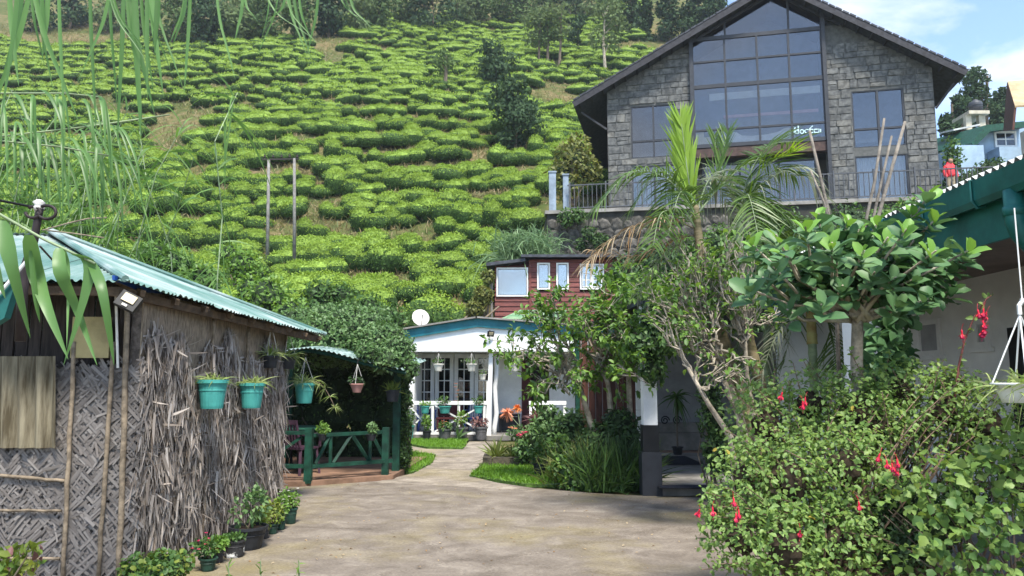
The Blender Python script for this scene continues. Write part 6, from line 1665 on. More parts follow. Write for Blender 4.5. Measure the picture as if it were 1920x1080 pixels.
# ================================================================== palms
def frond(parent, pts, Lf, m, n=34, w_=.026, rach=.010, droop=.35, both=True, fold=.25, ang=.9, rm=None):
    pts = [Vector(p) for p in pts]
    # smooth the path
    path = []
    for i in range(25):
        t = i / 24 * (len(pts) - 1); j = min(int(t), len(pts) - 2); f = t - j
        p0_, p1_, p2_, p3_ = pts[max(j - 1, 0)], pts[j], pts[j + 1], pts[min(j + 2, len(pts) - 1)]
        path.append(.5 * ((2 * p1_) + (p2_ - p0_) * f + (2 * p0_ - 5 * p1_ + 4 * p2_ - p3_) * f * f + (3 * p1_ - p0_ - 3 * p2_ + p3_) * f ** 3))
    q = MB(); q.tube(path, np.linspace(rach, rach * .25, 25), 6); fr = q.build('frond', rm or M['palmgreen'], parent)
    pos = []; dr = []; ln = []; sd = []
    for i in range(n):
        t = .16 + .84 * i / (n - 1); k = min(int(t * 24), 23); p = path[k].lerp(path[k + 1], t * 24 - k)
        tg = (path[k + 1] - path[k]).normalized(); side = tg.cross(Vector((0, 0, 1)));
        if side.length < .2: side = tg.cross(Vector((0, 1, 0)))
        side.normalize(); nr = side.cross(tg)
        for s_ in (-1, 1):
            if not both and s_ < 0: continue
            d = tg * (1.0 - ang * .5) + side * s_ * ang + nr * fold + Vector(rng.normal(0, .09, 3)); d.normalize()
            pos.append(p); dr.append(d); ln.append(Lf * (.45 + .75 * math.sin(math.pi * (.12 + .8 * t))) * rng.uniform(.85, 1.1)); sd.append(d.cross(nr + Vector(rng.normal(0, .35, 3))).normalized())
    blades('leaflets', np.array([tuple(p) for p in pos]), np.array([tuple(d) for d in dr]), np.array(ln), w_, droop * rng.uniform(.5, 1.4, len(ln)), m, fr, 5, np.array([tuple(s) for s in sd]), shape=([0, .12, .55, 1], [.4, 1, .75, .04]))
    return fr
def palm_trunk(parent, pts, r, m, nm='trunk'):
    q = MB(); pts = [Vector(p) for p in pts]; pp = []; rr = []
    for i in range(22):
        t = i / 21 * (len(pts) - 1); j = min(int(t), len(pts) - 2); pp.append(pts[j].lerp(pts[j + 1], t - j)); rr.append(r[0] + (r[1] - r[0]) * i / 21 + .004 * (i % 3 == 0))
    q.tube(pp, rr, 12); return q.build(nm, m, parent, True)
PY = 8.7
pa = thing('areca_palm', 'palm with a bright yellow-green spear leaf and dry hanging fronds', 'palm', (2.95, PY, 0), group='palms beside the bungalow')
palm_trunk(pa, [(2.98, PY, 0), P(1408, 800, PY), P(1365, 660, PY), P(1325, 545, PY)], (.075, .06), M['palmbark']); palm_trunk(pa, [P(1326, 548, PY), P(1314, 480, PY), P(1303, 385, PY)], (.068, .042), M['palmbark'], 'crownshaft')
S1 = P(1303, 390, PY); S0 = P(1310, 430, PY)
F_ = lambda *px, dy=0: [P(x, y, PY + dy * i / max(1, len(px) - 1)) for i, (x, y) in enumerate(px)]
frond(pa, F_((1303, 400), (1290, 330), (1278, 232)), .46, LM['palm_new'], 60, .036, .014, .02, ang=.24, fold=.06, rm=M['palmgreen'])
frond(pa, F_((1303, 400), (1250, 335), (1180, 325), (1115, 395), dy=-.3), .42, LM['palm'], 34, .026, droop=.55)
frond(pa, F_((1305, 410), (1340, 340), (1365, 250), dy=.4), .40, LM['palm'], 26, .022, droop=.1, ang=.35)
frond(pa, F_((1305, 405), (1360, 340), (1420, 300), (1490, 330), dy=.2), .46, LM['palm'], 34, .028, droop=.35)
frond(pa, F_((1308, 430), (1240, 410), (1160, 440), (1095, 500), dy=-.3), .40, LM['palm_dry'], 30, .022, droop=.8, rm=M['bamboo'])
frond(pa, F_((1310, 440), (1260, 450), (1190, 480), (1110, 470), dy=.3), .34, LM['palm_dry'], 26, .02, droop=.5, rm=M['bamboo'])
frond(pa, F_((1310, 450), (1270, 460), (1225, 500), (1195, 560), dy=.4), .30, LM['palm_grey'], 24, .016, droop=.7)
frond(pa, F_((1306, 430), (1280, 400), (1240, 400), (1225, 460), dy=-.5), .30, LM['palm'], 24, .022, droop=.6)
for k_ in range(4):
    a_ = rng.uniform(0, 6.28); r_ = rng.uniform(.5, .9); up_2 = rng.uniform(.2, .8); t0_ = S1 + Vector((0, 0, -.1))
    e_ = t0_ + Vector((math.cos(a_) * r_, math.sin(a_) * r_ * .8, up_2 - .55)); md_ = t0_ + Vector((math.cos(a_) * r_ * .5, math.sin(a_) * r_ * .4, up_2 * .8 + .05))
    frond(pa, [t0_, md_, e_], .36, [LM['palm'], LM['palm_grey'], LM['palm'], LM['palm']][k_ % 4], 28, .022, droop=.5)
pb2 = thing('areca_palm', 'palm with dark fan of fronds and greyish tips right of the yellow-green spear', 'palm', (3.05, PY + .3, 0), group='palms beside the bungalow')
PY2 = 9.0
palm_trunk(pb2, [(3.12, PY2, 0), P(1447, 800, PY2), P(1405, 640, PY2), P(1392, 560, PY2)], (.07, .06), M['palmbark']); palm_trunk(pb2, [P(1392, 562, PY2), P(1385, 500, PY2), P(1388, 400, PY2)], (.066, .036), M['palmgreen'], 'crownshaft')
F2 = lambda *px, dy=0: [P(x, y, PY2 + dy * i / max(1, len(px) - 1)) for i, (x, y) in enumerate(px)]
frond(pb2, F2((1388, 410), (1400, 340), (1440, 275), (1500, 265), dy=.3), .52, LM['palm'], 34, .028, droop=.25)
frond(pb2, F2((1388, 410), (1430, 345), (1500, 315), (1545, 370), dy=-.2), .42, LM['palm_grey'], 32, .022, droop=.75)
frond(pb2, F2((1388, 415), (1440, 390), (1490, 420), (1510, 500), dy=-.3), .40, LM['palm'], 30, .024, droop=.6)
frond(pb2, F2((1388, 410), (1365, 350), (1345, 290), (1340, 255), dy=.3), .34, LM['palm'], 24, .022, droop=.1, ang=.4)
frond(pb2, F2((1388, 412), (1430, 320), (1475, 290), (1490, 285), dy=-.4), .30, LM['palm_new'], 22, .022, droop=.2, ang=.4)
frond(pb2, F2((1392, 430), (1460, 470), (1490, 560), (1470, 680), dy=.2), .42, LM['palm'], 30, .022, droop=.4)
for k_ in range(4):
    a_ = rng.uniform(0, 6.28); r_ = rng.uniform(.5, .9); up_2 = rng.uniform(.2, .8); t0_ = P(1388, 410, PY2)
    e_ = t0_ + Vector((math.cos(a_) * r_, math.sin(a_) * r_ * .8, up_2 - .6)); md_ = t0_ + Vector((math.cos(a_) * r_ * .5, math.sin(a_) * r_ * .4, up_2 * .8 + .05))
    frond(pb2, [t0_, md_, e_], .38, [LM['palm'], LM['palm'], LM['palm_grey'], LM['palm'], LM['palm_dry']][k_ % 5], 28, .022, droop=.5)
pc3 = thing('areca_palm', 'short palm with a yellow-banded shaft in front of the white wall', 'palm', (3.55, 9.1, 0), group='palms beside the bungalow')
PY3 = 9.05
palm_trunk(pc3, [(P(1526, 800, PY3).x, PY3, 0), P(1526, 720, PY3), P(1523, 640, PY3)], (.05, .05), M['palmgreen']); M['palmyellow'] = mat('yellow_sheath', (.42, .29, .10), .6, .3, 5, .2, 30, col2=(.40, .38, .14)); palm_trunk(pc3, [P(1523, 645, PY3), P(1520, 590, PY3), P(1521, 540, PY3)], (.062, .045), M['palmyellow'], 'crownshaft')
F3 = lambda *px, dy=0: [P(x, y, PY3 + dy * i / max(1, len(px) - 1)) for i, (x, y) in enumerate(px)]
for path_, m_ in ((((1521, 560), (1490, 580), (1450, 640), (1420, 730)), LM['palm_grey']), (((1521, 560), (1560, 570), (1590, 630), (1600, 700)), LM['palm']), (((1521, 555), (1470, 520), (1430, 540), (1400, 600)), LM['palm']), (((1521, 550), (1540, 480), (1580, 450)), LM['palm']), (((1521, 550), (1500, 470), (1470, 440)), LM['palm']), (((1521, 565), (1555, 610), (1570, 690)), LM['palm'])):
    frond(pc3, F3(*path_, dy=-.2), .36, m_, 28, .022, droop=.5)
pd4 = thing('areca_palm', 'slim grey-green palm stem between the palms and the twiggy shrub', 'palm', (P(1435, 800, 9.6).x, 9.6, 0), group='palms beside the bungalow')
palm_trunk(pd4, [(P(1440, 800, 9.6).x, 9.6, 0), P(1437, 700, 9.6), P(1440, 560, 9.6)], (.05, .04), M['palmgreen'])
F4 = lambda *px, dy=0: [P(x, y, 9.6 + dy * i / max(1, len(px) - 1)) for i, (x, y) in enumerate(px)]
for path_, m_ in ((((1440, 570), (1400, 500), (1360, 470)), LM['palm']), (((1440, 570), (1470, 480), (1520, 450)), LM['palm']), (((1440, 575), (1460, 640), (1450, 740)), LM['palm_grey']), (((1440, 575), (1410, 600), (1390, 700)), LM['palm']), (((1440, 570), (1445, 470), (1440, 400)), LM['palm'])):
    frond(pd4, F4(*path_), .36, m_, 26, .022, droop=.5)

# ================================================================== round-leaved tree
CY = 5.1
ct = thing('round_leaved_tree', 'small tree with a flat crown of thick round glossy leaves', 'tree', (P(1606, 700, CY).x, CY, 0))
fork = P(1608, 590, CY)
q = MB(); q.tube([(P(1612, 900, CY).x, CY, 0), P(1612, 760, CY), P(1606, 680, CY), P(1607, 640, CY), fork], [.05, .045, .04, .038, .036], 12); q.build('trunk', M['palebark'], ct, True)
tips = [(1405, 455), (1430, 520), (1400, 540), (1475, 470), (1455, 440), (1500, 545), (1510, 425), (1535, 400), (1560, 455), (1545, 500), (1580, 535), (1590, 410), (1620, 470), (1640, 510), (1650, 410), (1665, 445), (1690, 480), (1700, 430), (1715, 395), (1745, 360), (1760, 405), (1720, 520), (1755, 470), (1790, 500), (1825, 465), (1800, 540), (1740, 560), (1690, 570), (1640, 560), (1475, 580), (1540, 570), (1450, 500), (1610, 430), (1570, 480), (1680, 520), (1620, 530)]
q = MB(); pos = []; dd = []; nn = []; LL = []; young = []
for i, (x, y) in enumerate(tips):
    e = P(x, y, CY + rng.uniform(-.75, .15) * (1 if y < 540 else .8)); a = fork + Vector((rng.normal(0, .03), rng.normal(0, .03), rng.uniform(-.05, .05)))
    md = a.lerp(e, .55) + Vector((0, .22, -.02)); q.tube([a, md, e], [.022, .012, .006], 6)
    ax = (e - md).normalized() * .5 + Vector((0, 0, .6)); ax.normalize(); sx = ax.orthogonal().normalized(); sy = ax.cross(sx)
    k = 8
    for j in range(k):
        an = j * 2.4 + i; lay = j / k
        d = (sx * math.cos(an) + sy * math.sin(an)) * (1.0 - .55 * lay) + ax * (.15 + .75 * lay); d.normalize()
        pos.append(tuple(e - ax * (.10 * (1 - lay)) - (e - md).normalized() * .03)); dd.append(tuple(d)); nn.append(tuple(ax + Vector(rng.normal(0, .2, 3)))); LL.append(rng.uniform(.11, .165) * (1.0 if lay < .7 else .8)); young.append(lay > .55 and y < 480)
q.build('limbs', M['palebark'], ct, True, kind='stuff')
cr = MB(); cr.tube([fork, fork + Vector((0, 0, .12))], .02, 6); cro = cr.build('crown', M['palebark'], ct)
pos, dd, nn, LL, young = map(np.array, (pos, dd, nn, LL, young))
leaf_objects('leaf', pos[~young], dd[~young], nn[~young], LL[~young], LL[~young] * .62, [LM['glossy']], cro, 'oval')
leaf_objects('leaf', pos[young], dd[young], nn[young], LL[young], LL[young] * .55, [LM['glossy_new']], cro, 'oval')
bl = pb([(1480, 510, 70, CY, .6), (1560, 490, 75, CY, .75), (1640, 490, 75, CY, .8), (1720, 500, 70, CY, .75), (1600, 540, 70, CY, .5), (1690, 550, 60, CY, .5), (1530, 550, 50, CY, .5)])
po, ou = blob_points(bl, 1000, .3); L_ = rng.uniform(.09, .14, 1000)
leaves('inner_leaves', po, unit(ou + rdir(1000) * .8), unit(rdir(1000) * .5 + np.array([0, 0, 1.])), L_, L_ * .62, LM['glossy'], cro, 'oval', 'stuff')
# leafy climber on the column
shrub('column_climber', 'broad-leaved climber hugging the white bungalow column', pb([(1665, 620, 26, 6.0, 1.4), (1660, 670, 34, 5.9, 1.2), (1680, 590, 22, 6, 1.2), (1650, 720, 36, 5.9)]), 420, .13, LM['glossy'], (P(1665, 800, 6).x, 6.0, 0), 'oval', .55, .4, 6, .5)

# ================================================================== fuchsia
fb = thing('fuchsia_bush', 'large fuchsia bush with arching twigs and red hanging flowers', 'bush', (2.3, 4.6, 0))
FB = pb([(1440, 800, 85, 5.0), (1520, 760, 75, 5.1), (1600, 770, 85, 5.0), (1690, 740, 75, 5.0), (1770, 770, 80, 4.8), (1850, 800, 80, 4.7), (1400, 900, 75, 4.7), (1480, 900, 95, 4.6), (1580, 880, 95, 4.6), (1390, 1010, 75, 4.4), (1470, 1030, 90, 4.3), (1570, 1020, 80, 4.4), (1900, 900, 80, 4.6), (1640, 800, 80, 4.9), (1345, 950, 34, 4.5), (1800, 725, 42, 4.9)])
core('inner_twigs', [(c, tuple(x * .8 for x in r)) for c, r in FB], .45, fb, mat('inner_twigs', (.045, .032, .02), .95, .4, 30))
q = MB(); roots = [Vector((1.9, 4.75, 0)), Vector((2.3, 4.8, 0)), Vector((2.7, 4.7, 0)), Vector((1.7, 4.6, 0))]
lp = []; ld = []
for i in range(230):
    c, r = FB[i % len(FB)]; d0 = rdir(1, .25)[0]; e = Vector(np.array(c) + d0 * np.array(r) * rng.uniform(.75, 1.45)); s_ = roots[int(rng.integers(4))] + Vector((rng.normal(0, .06), rng.normal(0, .06), 0))
    md = s_.lerp(e, .6) + Vector((rng.normal(0, .06), rng.normal(0, .06), .18)); pts = [s_, s_.lerp(md, .5) + Vector((0, 0, .05)), md, md.lerp(e, .5) + Vector((0, 0, .03)), e]
    q.tube(pts, [.010, .008, .005, .004, .003], 5)
    for t in np.linspace(.2, 1, 12):
        p = md.lerp(e, t) + Vector((0, 0, .03 * math.sin(3.14 * t))); tg = (e - md).normalized()
        for s2 in (-1, 1):
            sd_ = tg.cross(Vector(rdir(1)[0])).normalized(); lp.append(p); ld.append(sd_ * s2 + tg * .5)
q.build('branches', mat('fuchsia_twig', (.17, .115, .08), .8, .3, 20), fb, kind='stuff')
pos2, out2 = blob_points(FB, 12500, .5)
pos = np.concatenate([np.array([tuple(p) for p in lp]), pos2]); d = np.concatenate([unit(np.array([tuple(p) for p in ld])), unit(np.cross(out2, rdir(12500)) + out2 * .4 + rdir(12500) * .3)])
d[:, 2] -= .12; n = len(pos); nr = unit(rdir(n) * .5 + np.array([-.15, -.4, .8])); L_ = rng.uniform(.014, .046, n)
keep = (pos[:, 1] > 3.55) & (pos[:, 2] > .02); pos, d, nr, L_ = pos[keep], unit(d[keep]), nr[keep], L_[keep]; n = len(pos)
score = L_ / pos[:, 1] * (rng.random(n) < .3); big = np.argsort(-score)[:300]; rest = np.ones(n, bool); rest[big] = False
fo = leaves('foliage', pos[rest], d[rest], nr[rest], L_[rest], L_[rest] * .68, LM['fuchsia'], fb, 'tooth', 'stuff')
leaf_objects('leaf', pos[big], d[big], nr[big], L_[big], L_[big] * .68, [LM['fuchsia']], fo, 'tooth')
k = rng.choice(n, 45); leaves('yellow_leaves', pos[k] + rng.normal(0, .02, (45, 3)), d[k], nr[k], L_[k] * 1.1, L_[k] * .7, LM['yellow'], fb, 'tooth', 'stuff')
# flowering branch against the white wall
q = MB(); FBp = [P(1790, 745, 4.75), P(1797, 690, 4.75), P(1808, 640, 4.72), P(1826, 595, 4.7), P(1850, 560, 4.68), P(1862, 552, 4.68)]; q.tube(FBp, [.008, .007, .006, .005, .004, .003], 6); q.build('flowering_branch', mat('red_twig', (.16, .05, .045), .7, .25, 20), fb)
k = 26; t = rng.random(k) * 4.99; bp_ = np.array([tuple(FBp[int(x)].lerp(FBp[int(x) + 1], x % 1)) for x in t]); L_ = rng.uniform(.03, .06, k); leaves('branch_leaves', bp_, rdir(k), rdir(k, 1.), L_, L_ * .6, LM['fuchsia'], fb, 'tooth', 'stuff')
# one flower, shared by all
q = MB(); q.cur = 0
q.lathe([(.001, .0), (.004, -.003), (.0055, -.012), (.005, -.024), (.007, -.030)], n=8)
for j in range(4):
    a = j * 1.571; ca, sa = math.cos(a), math.sin(a)
    q.add([(.004 * ca, .004 * sa, -.026), (.016 * ca - .006 * sa, .016 * sa + .006 * ca, -.034), (.024 * ca, .024 * sa, -.046), (.016 * ca + .006 * sa, .016 * sa - .006 * ca, -.034)], [(0, 1, 2, 3)])
q.cur = 1; q.lathe([(.004, -.028), (.012, -.038), (.013, -.050), (.009, -.054)], n=10)
q.cur = 2; q.tube([(0, 0, -.04), (.001, 0, -.075)], .0012, 4)
q.cur = 0; q.tube([(0, 0, 0), (.004, 0, .02), (.012, 0, .035)], .0012, 4)
flm = q.mesh('flower', [FL['red'], FL['plum'], FL['pink']])
for i, (x, y) in enumerate([(1467, 735), (1505, 752), (1510, 745), (1650, 850), (1662, 862), (1672, 868), (1682, 860), (1678, 875), (1375, 932), (1336, 950), (1385, 955), (1380, 962), (1312, 955), (1803, 618), (1833, 580), (1844, 578), (1850, 584), (1842, 600), (1843, 616), (1846, 612), (1500, 990), (1610, 940)]):
    Y = 4.66 if x > 1790 else (4.25 if y > 840 else 4.45)
    if x < 1400: Y = 4.25
    o = bpy.data.objects.new('flower', flm); COL.objects.link(o); s_ = .95 if x < 1790 else 1.1
    o.matrix_basis = Matrix.Translation(P(x, y, Y)) @ Matrix.Rotation(rng.random() * 6, 4, 'Z') @ Matrix.Rotation(rng.normal(0, .25), 4, 'X') @ Matrix.Scale(s_, 4); o.parent = fb; o.matrix_parent_inverse = wm(fb).inverted()
# broad lobed leaves at the right
mb_ = thing('lobed_leaf_bush', 'bush of broad lobed light green leaves at the bottom right', 'bush', (2.9, 4.0, 0))
bl = pb([(1700, 920, 48, 4.3), (1760, 900, 60, 4.3), (1850, 920, 75, 4.2), (1800, 1000, 85, 4.1), (1890, 1020, 80, 4.0), (1720, 1050, 40, 4.1), (1880, 840, 50, 4.4)])
q = MB()
for i in range(16):
    c, r = bl[i % len(bl)]; e = Vector(c) + Vector(rng.normal(0, .08, 3)); s_ = Vector((2.75 + rng.normal(0, .1), 4.2, 0)); q.tube([s_, s_.lerp(e, .5) + Vector((0, 0, .08)), e], [.008, .006, .003], 5)
q.build('stems', M['bark'], mb_, kind='stuff')
po, ou = blob_points(bl, 800, .5); L_ = rng.uniform(.028, .066, 800); d = unit(ou * .5 + rdir(800) * .7 + np.array([0, -.2, -.35])); nr = unit(rdir(800) * .75 + np.array([0, -.4, .6]))
sc_ = np.argsort(po[:, 1])[:280]; rest = np.ones(800, bool); rest[sc_] = False
fo = leaves('foliage', po[rest], d[rest], nr[rest], L_[rest], L_[rest] * .95, LM['fuchsia'], mb_, 'tooth', 'stuff')
leaf_objects('leaf', po[sc_], d[sc_], nr[sc_], L_[sc_], L_[sc_] * .95, [LM['fuchsia'], LM['mid']], fo, 'tooth')

shrub('fine_dark_bush', 'dark fine-leaved bush in the hollow between the fuchsia and the lobed leaves', pb([(1690, 930, 48, 4.6), (1750, 985, 55, 4.5), (1690, 1030, 55, 4.5), (1800, 940, 50, 4.6), (1640, 980, 40, 4.6)]), 3200, .03, LM['dark'], (2.55, 4.5, 0), 'leaf', .55, .5, 6, .7)
# ================================================================== shrubs around the lawn
shrub('dark_shrub', 'dense dark shrub left of the porch pillar', pb([(1130, 845, 44, 11.9, 1.2), (1175, 845, 38, 11.9, 1.3), (1160, 800, 34, 12.0), (1110, 880, 30, 11.8), (1185, 885, 28, 11.8)]), 2800, .085, LM['dark'], tuple(G(1150, 905)), 'leaf', .5, .55, 8, .8, m2=LM['mid'], f2=.22)
shrub('leafy_shrub', 'mid-green shrub with toothed leaves at the edge of the lawn', pb([(1060, 880, 26, 11.6), (1050, 840, 24, 12), (1075, 905, 22, 11.4)]), 700, .085, LM['mid'], tuple(G(1065, 915)), 'tooth', .6, .5, 5, .6, m2=LM['fresh'], f2=.3)
t_ = thing('sedge_clump', 'tall yellowish sedge clump in front of the dark shrub', 'grass clump', G(1100, 915)); n = 700
g_ = np.array(G(1105, 912)); blades('blades', g_ + np.stack([rng.normal(0, .25, n), rng.normal(0, .12, n), np.zeros(n)], 1), rdir(n, 2.6), rng.uniform(.5, 1.15, n), .022, rng.uniform(.15, .5, n), LM['agave'], t_, 5)
t_ = thing('strap_leaf_clump', 'dark strap-leaved clump under the dark shrub by the pillar', 'grass clump', G(1175, 918)); n = 900
g_ = np.array(G(1160, 918)); blades('blades', g_ + np.stack([rng.uniform(-.55, .42, n), rng.normal(0, .12, n), np.zeros(n)], 1), rdir(n, 3.0), rng.uniform(.35, 1.05, n), .03, rng.uniform(.15, .5, n), LM['mid'], t_, 5)
n = 900; blades('dark_blades', g_ + np.stack([rng.uniform(-.6, .42, n), rng.normal(.1, .12, n), np.zeros(n)], 1), rdir(n, 3.0), rng.uniform(.4, 1.2, n), .03, rng.uniform(.15, .5, n), LM['dark'], t_, 5)
shrub('flower_bed_shrub', 'rounded green shrub behind the stone planter', pb([(1010, 830, 32, 14.2), (1045, 820, 34, 13.8), (1075, 800, 34, 13.6), (1030, 790, 28, 14.2), (985, 845, 22, 14.2)]), 1800, .10, LM['mid'], (P(1030, 870, 14).x, 14, 0), 'leaf', .4, .5, 7, .7, m2=LM['creeper'], f2=.35)
rb = shrub('rose_bush', 'small grey-green rose bush with deep pink blooms', pb([(985, 815, 18, 14.6), (1005, 805, 16, 14.6), (965, 812, 14, 14.6)]), 260, .09, LM['creeper'], (P(985, 850, 14.6).x, 14.6, 0), 'leaf', .5, .4, 5, .3)
flower_dots(rb, [P(978, 815, 14.3), P(984, 812, 14.3), P(981, 822, 14.3), P(975, 818, 14.35), P(986, 818, 14.3)], .07, FL['pink']); flower_dots(rb, [P(958, 803, 14.4), P(965, 805, 14.4)], .06, FL['coral'])
of = thing('orange_flower_plant', 'tall stem with round pale orange flower heads beside the verandah', 'flower', (P(985, 850, 15.5).x, 15.5, 0))
for (x, y, r) in ((951, 773, .17), (970, 764, .11)):
    h_ = P(x, y, 15.5); q = MB(); q.tube([(P(985, 850, 15.5).x, 15.5, 0), P(975, 800, 15.5), h_], [.012, .010, .007], 6); q.build('stem', M['palmgreen'], of)
    n = 60; blades('flower_head', np.repeat(np.array([tuple(h_)]), n, 0), rdir(n, -.1), r, .03, .3, FL['coral'] if r > .15 else FL['orange'], of, 3)
t_ = thing('red_cordyline', 'spiky plant with dull red strap leaves before the verandah railing', 'plant', (P(1010, 800, 15).x, 15, 0)); c = P(1010, 790, 15); n = 130
q = MB(); q.tube([(c.x, 15, 0), (c.x, 15, c.z)], .03, 8); q.build('stem', M['bark'], t_); blades('leaf_blades', np.repeat(np.array([tuple(c)]), n, 0), rdir(n, .3), rng.uniform(.25, .5, n), .04, .4, LM['redleaf'], t_, 4)
pt_ = thing('stone_planter', 'low mossy stone planter beside the path', 'planter', (P(950, 870, 14).x, G(950, 876).y, 0))
M['mossy'] = mat('mossy_stone', (.035, .032, .022), .95, .4, 5, .5, 30, col2=(.10, .085, .06)); a, b_ = G(905, 877), G(992, 877)
yy = a.y; zt2 = P(905, 858, yy).z
for (lo_, hi_) in (((a.x, yy, 0), (b_.x, yy + .16, zt2)), ((a.x, yy + .162, 0), (a.x + .16, yy + .9, zt2 - .004)), ((b_.x - .16, yy + .162, 0), (b_.x, yy + .9, zt2 - .004)), ((a.x + .162, yy + .74, 0), (b_.x - .162, yy + .9, zt2 - .006))):
    q = MB(); q.bb(lo_, hi_); q.build('kerb_stone', M['mossy'], pt_)
q = MB(); q.bb((a.x + .162, yy + .162, 0), (b_.x - .162, yy + .738, zt2 - .06)); q.build('soil', M['soil'], pt_)
for (px, r, n, lb) in ((932, .55, 80, 'rosette of sword-shaped yellow-edged leaves in the left of the planter'), (962, .42, 60, 'smaller rosette of sword-shaped leaves in the right of the planter')):
    c = np.array([[P(px, 850, yy + .45).x, yy + .45, zt2 - .07]]); t_ = thing('agave_plant', lb, 'plant', tuple(c[0])); blades('leaf_blades', np.repeat(c, n, 0) + rng.normal(0, .03, (n, 3)) * np.array([1, 1, 0]), rdir(n, .75), r * rng.uniform(.7, 1.1, n), .05, rng.uniform(.1, .35, n), LM['agave'], t_, 4)
b_, r, h = pot_px(1012, 866, 882, 24, 12.8); b_.z = .03; pot('dark pot standing on the lawn beside the planter', b_, r, max(h, .2), M['darkpot'], 'bush', LM['mid'], 120, .08, 1.4, .3)
shrub('porch_climber', 'hanging leafy plant right of the porch floor', pb([(1335, 790, 26, 10.3, 1.5), (1345, 850, 28, 10.2, 1.3), (1330, 740, 22, 10.4, 1.2)]), 1100, .07, LM['mid'], (P(1340, 900, 10.2).x, 10.2, 0), 'leaf', .45, .5, 5, .7, m2=LM['dark'], f2=.4)
shrub('pillar_vine', 'leafy vine hiding the top of the porch pillar', pb([(1222, 690, 24, 10.62, 1.2), (1218, 645, 28, 10.62, 1.2), (1228, 598, 32, 10.7), (1245, 640, 22, 10.7)]), 900, .10, LM['mid'], (P(1208, 900, 10.62).x, 10.62, 0), 'leaf', .5, .5, 4, .7, woody=False, m2=LM['dark'], f2=.5)
dp = thing('dracaena', 'slim potted dracaena silhouetted inside the porch', 'plant', (P(1270, 830, 15.5).x, 15.5, .12)); c = P(1268, 745, 15.5)
q = MB(); q.tube([(P(1270, 830, 15.5).x, 15.5, .12), (P(1269, 780, 15.5).x, 15.5, .8), c], [.02, .018, .014], 6); q.build('stem', M['bark'], dp)
n = 46; blades('leaf_blades', np.repeat(np.array([tuple(c)]), n, 0), rdir(n, .3), rng.uniform(.25, .5, n), .05, .6, LM['mid'], dp, 4); q = MB(); q.lathe(pot_profile(.11, .16), (P(1270, 830, 15.5).x, 15.5, .12), 16); q.build('pot', M['darkpot'], dp)
# leafy masses behind the palms, on the bank under the rubble wall
back = [([(1180, 520, 42, 20), (1230, 500, 44, 20), (1200, 560, 40, 19.5)], LM['dark'], 'dark leafy tree beside the red house gable'), ([(1290, 490, 50, 21), (1350, 470, 50, 22), (1300, 540, 50, 20)], LM['mid'], 'green tree behind the bare twiggy shrub'), ([(1420, 470, 55, 21), (1470, 440, 50, 22), (1450, 530, 60, 20)], LM['dark'], 'dark tree behind the palm crowns'),
        ([(1540, 450, 50, 22), (1590, 430, 50, 23), (1560, 520, 60, 20)], LM['dark'], 'dark tree behind the round-leaved tree'), ([(1660, 430, 44, 22), (1710, 410, 40, 23), (1680, 470, 50, 20)], LM['mid'], 'green tree behind the bare stems'), ([(1260, 600, 46, 18.8), (1330, 620, 50, 18.8), (1400, 610, 46, 18.8)], LM['dark'], 'dark shrubs massed above the porch roof')]
for lst, m_, lb in back:
    bl = pb(lst); c = bl[0][0]; shrub('bank_tree', lb, bl, 2600, .14, m_, (c[0], c[1], max(0, Hf(c[0], c[1]))), 'leaf', .5, .5, 6, .75, cat='tree', group='trees on the bank under the rubble wall', m2=LM['fresh'] if m_ is LM['mid'] else LM['mid'], f2=.3)

# ================================================================== reeds at the left
rd = thing('giant_reed', 'clump of giant reed with long drooping leaves behind the hut', 'reed', (-6.2, 11.2, 0))
tipz = []
for i in range(46):
    x0_, y0_ = -7.1 + rng.normal(0, .8), 11.6 + rng.normal(0, .5); h = rng.uniform(3.4, 6.2); lean = rng.normal(.22, .35)
    pts = [Vector((x0_ + lean * (t ** 2) * h * .35, y0_ - .15 * t * h * rng.random(), h * t - .25 * lean * t ** 3)) for t in np.linspace(0, 1, 7)]
    q = MB(); q.tube(pts, np.linspace(.016, .005, 7), 6); q.build('cane', M['palmgreen'], rd)
    tipz.append(pts)
pos = []; d = []
for pts in tipz:
    for j in range(44):
        t = rng.uniform(.3, 1) * 5.99; p = pts[int(t)].lerp(pts[int(t) + 1], t % 1); pos.append(tuple(p)); v = rdir(1, .35)[0]; d.append(v)
pos = np.array(pos); d = np.array(d); n = len(pos)
blades('foliage', pos, d, rng.uniform(.5, 1.1, n), rng.uniform(.022, .045, n), rng.uniform(.5, 1.1, n), LM['reed'], rd, 6, None, 'stuff', ([0, .15, .5, 1], [.4, 1, .8, .03]))
n = 1300; pos = np.stack([rng.uniform(-7.6, -4.2, n), rng.uniform(10.6, 12.6, n), rng.uniform(1.9, 3.3, n)], 1); pos[:, 2] -= np.maximum(0, (pos[:, 0] + 5.4)) * .45
blades('fine_foliage', pos, rdir(n, .45) + np.array([.5, -.1, 0]), rng.uniform(.5, 1.1, n), rng.uniform(.014, .03, n), rng.uniform(.5, 1.2, n), LM['reed'], rd, 5, None, 'stuff', ([0, .15, .5, 1], [.4, 1, .8, .03]))
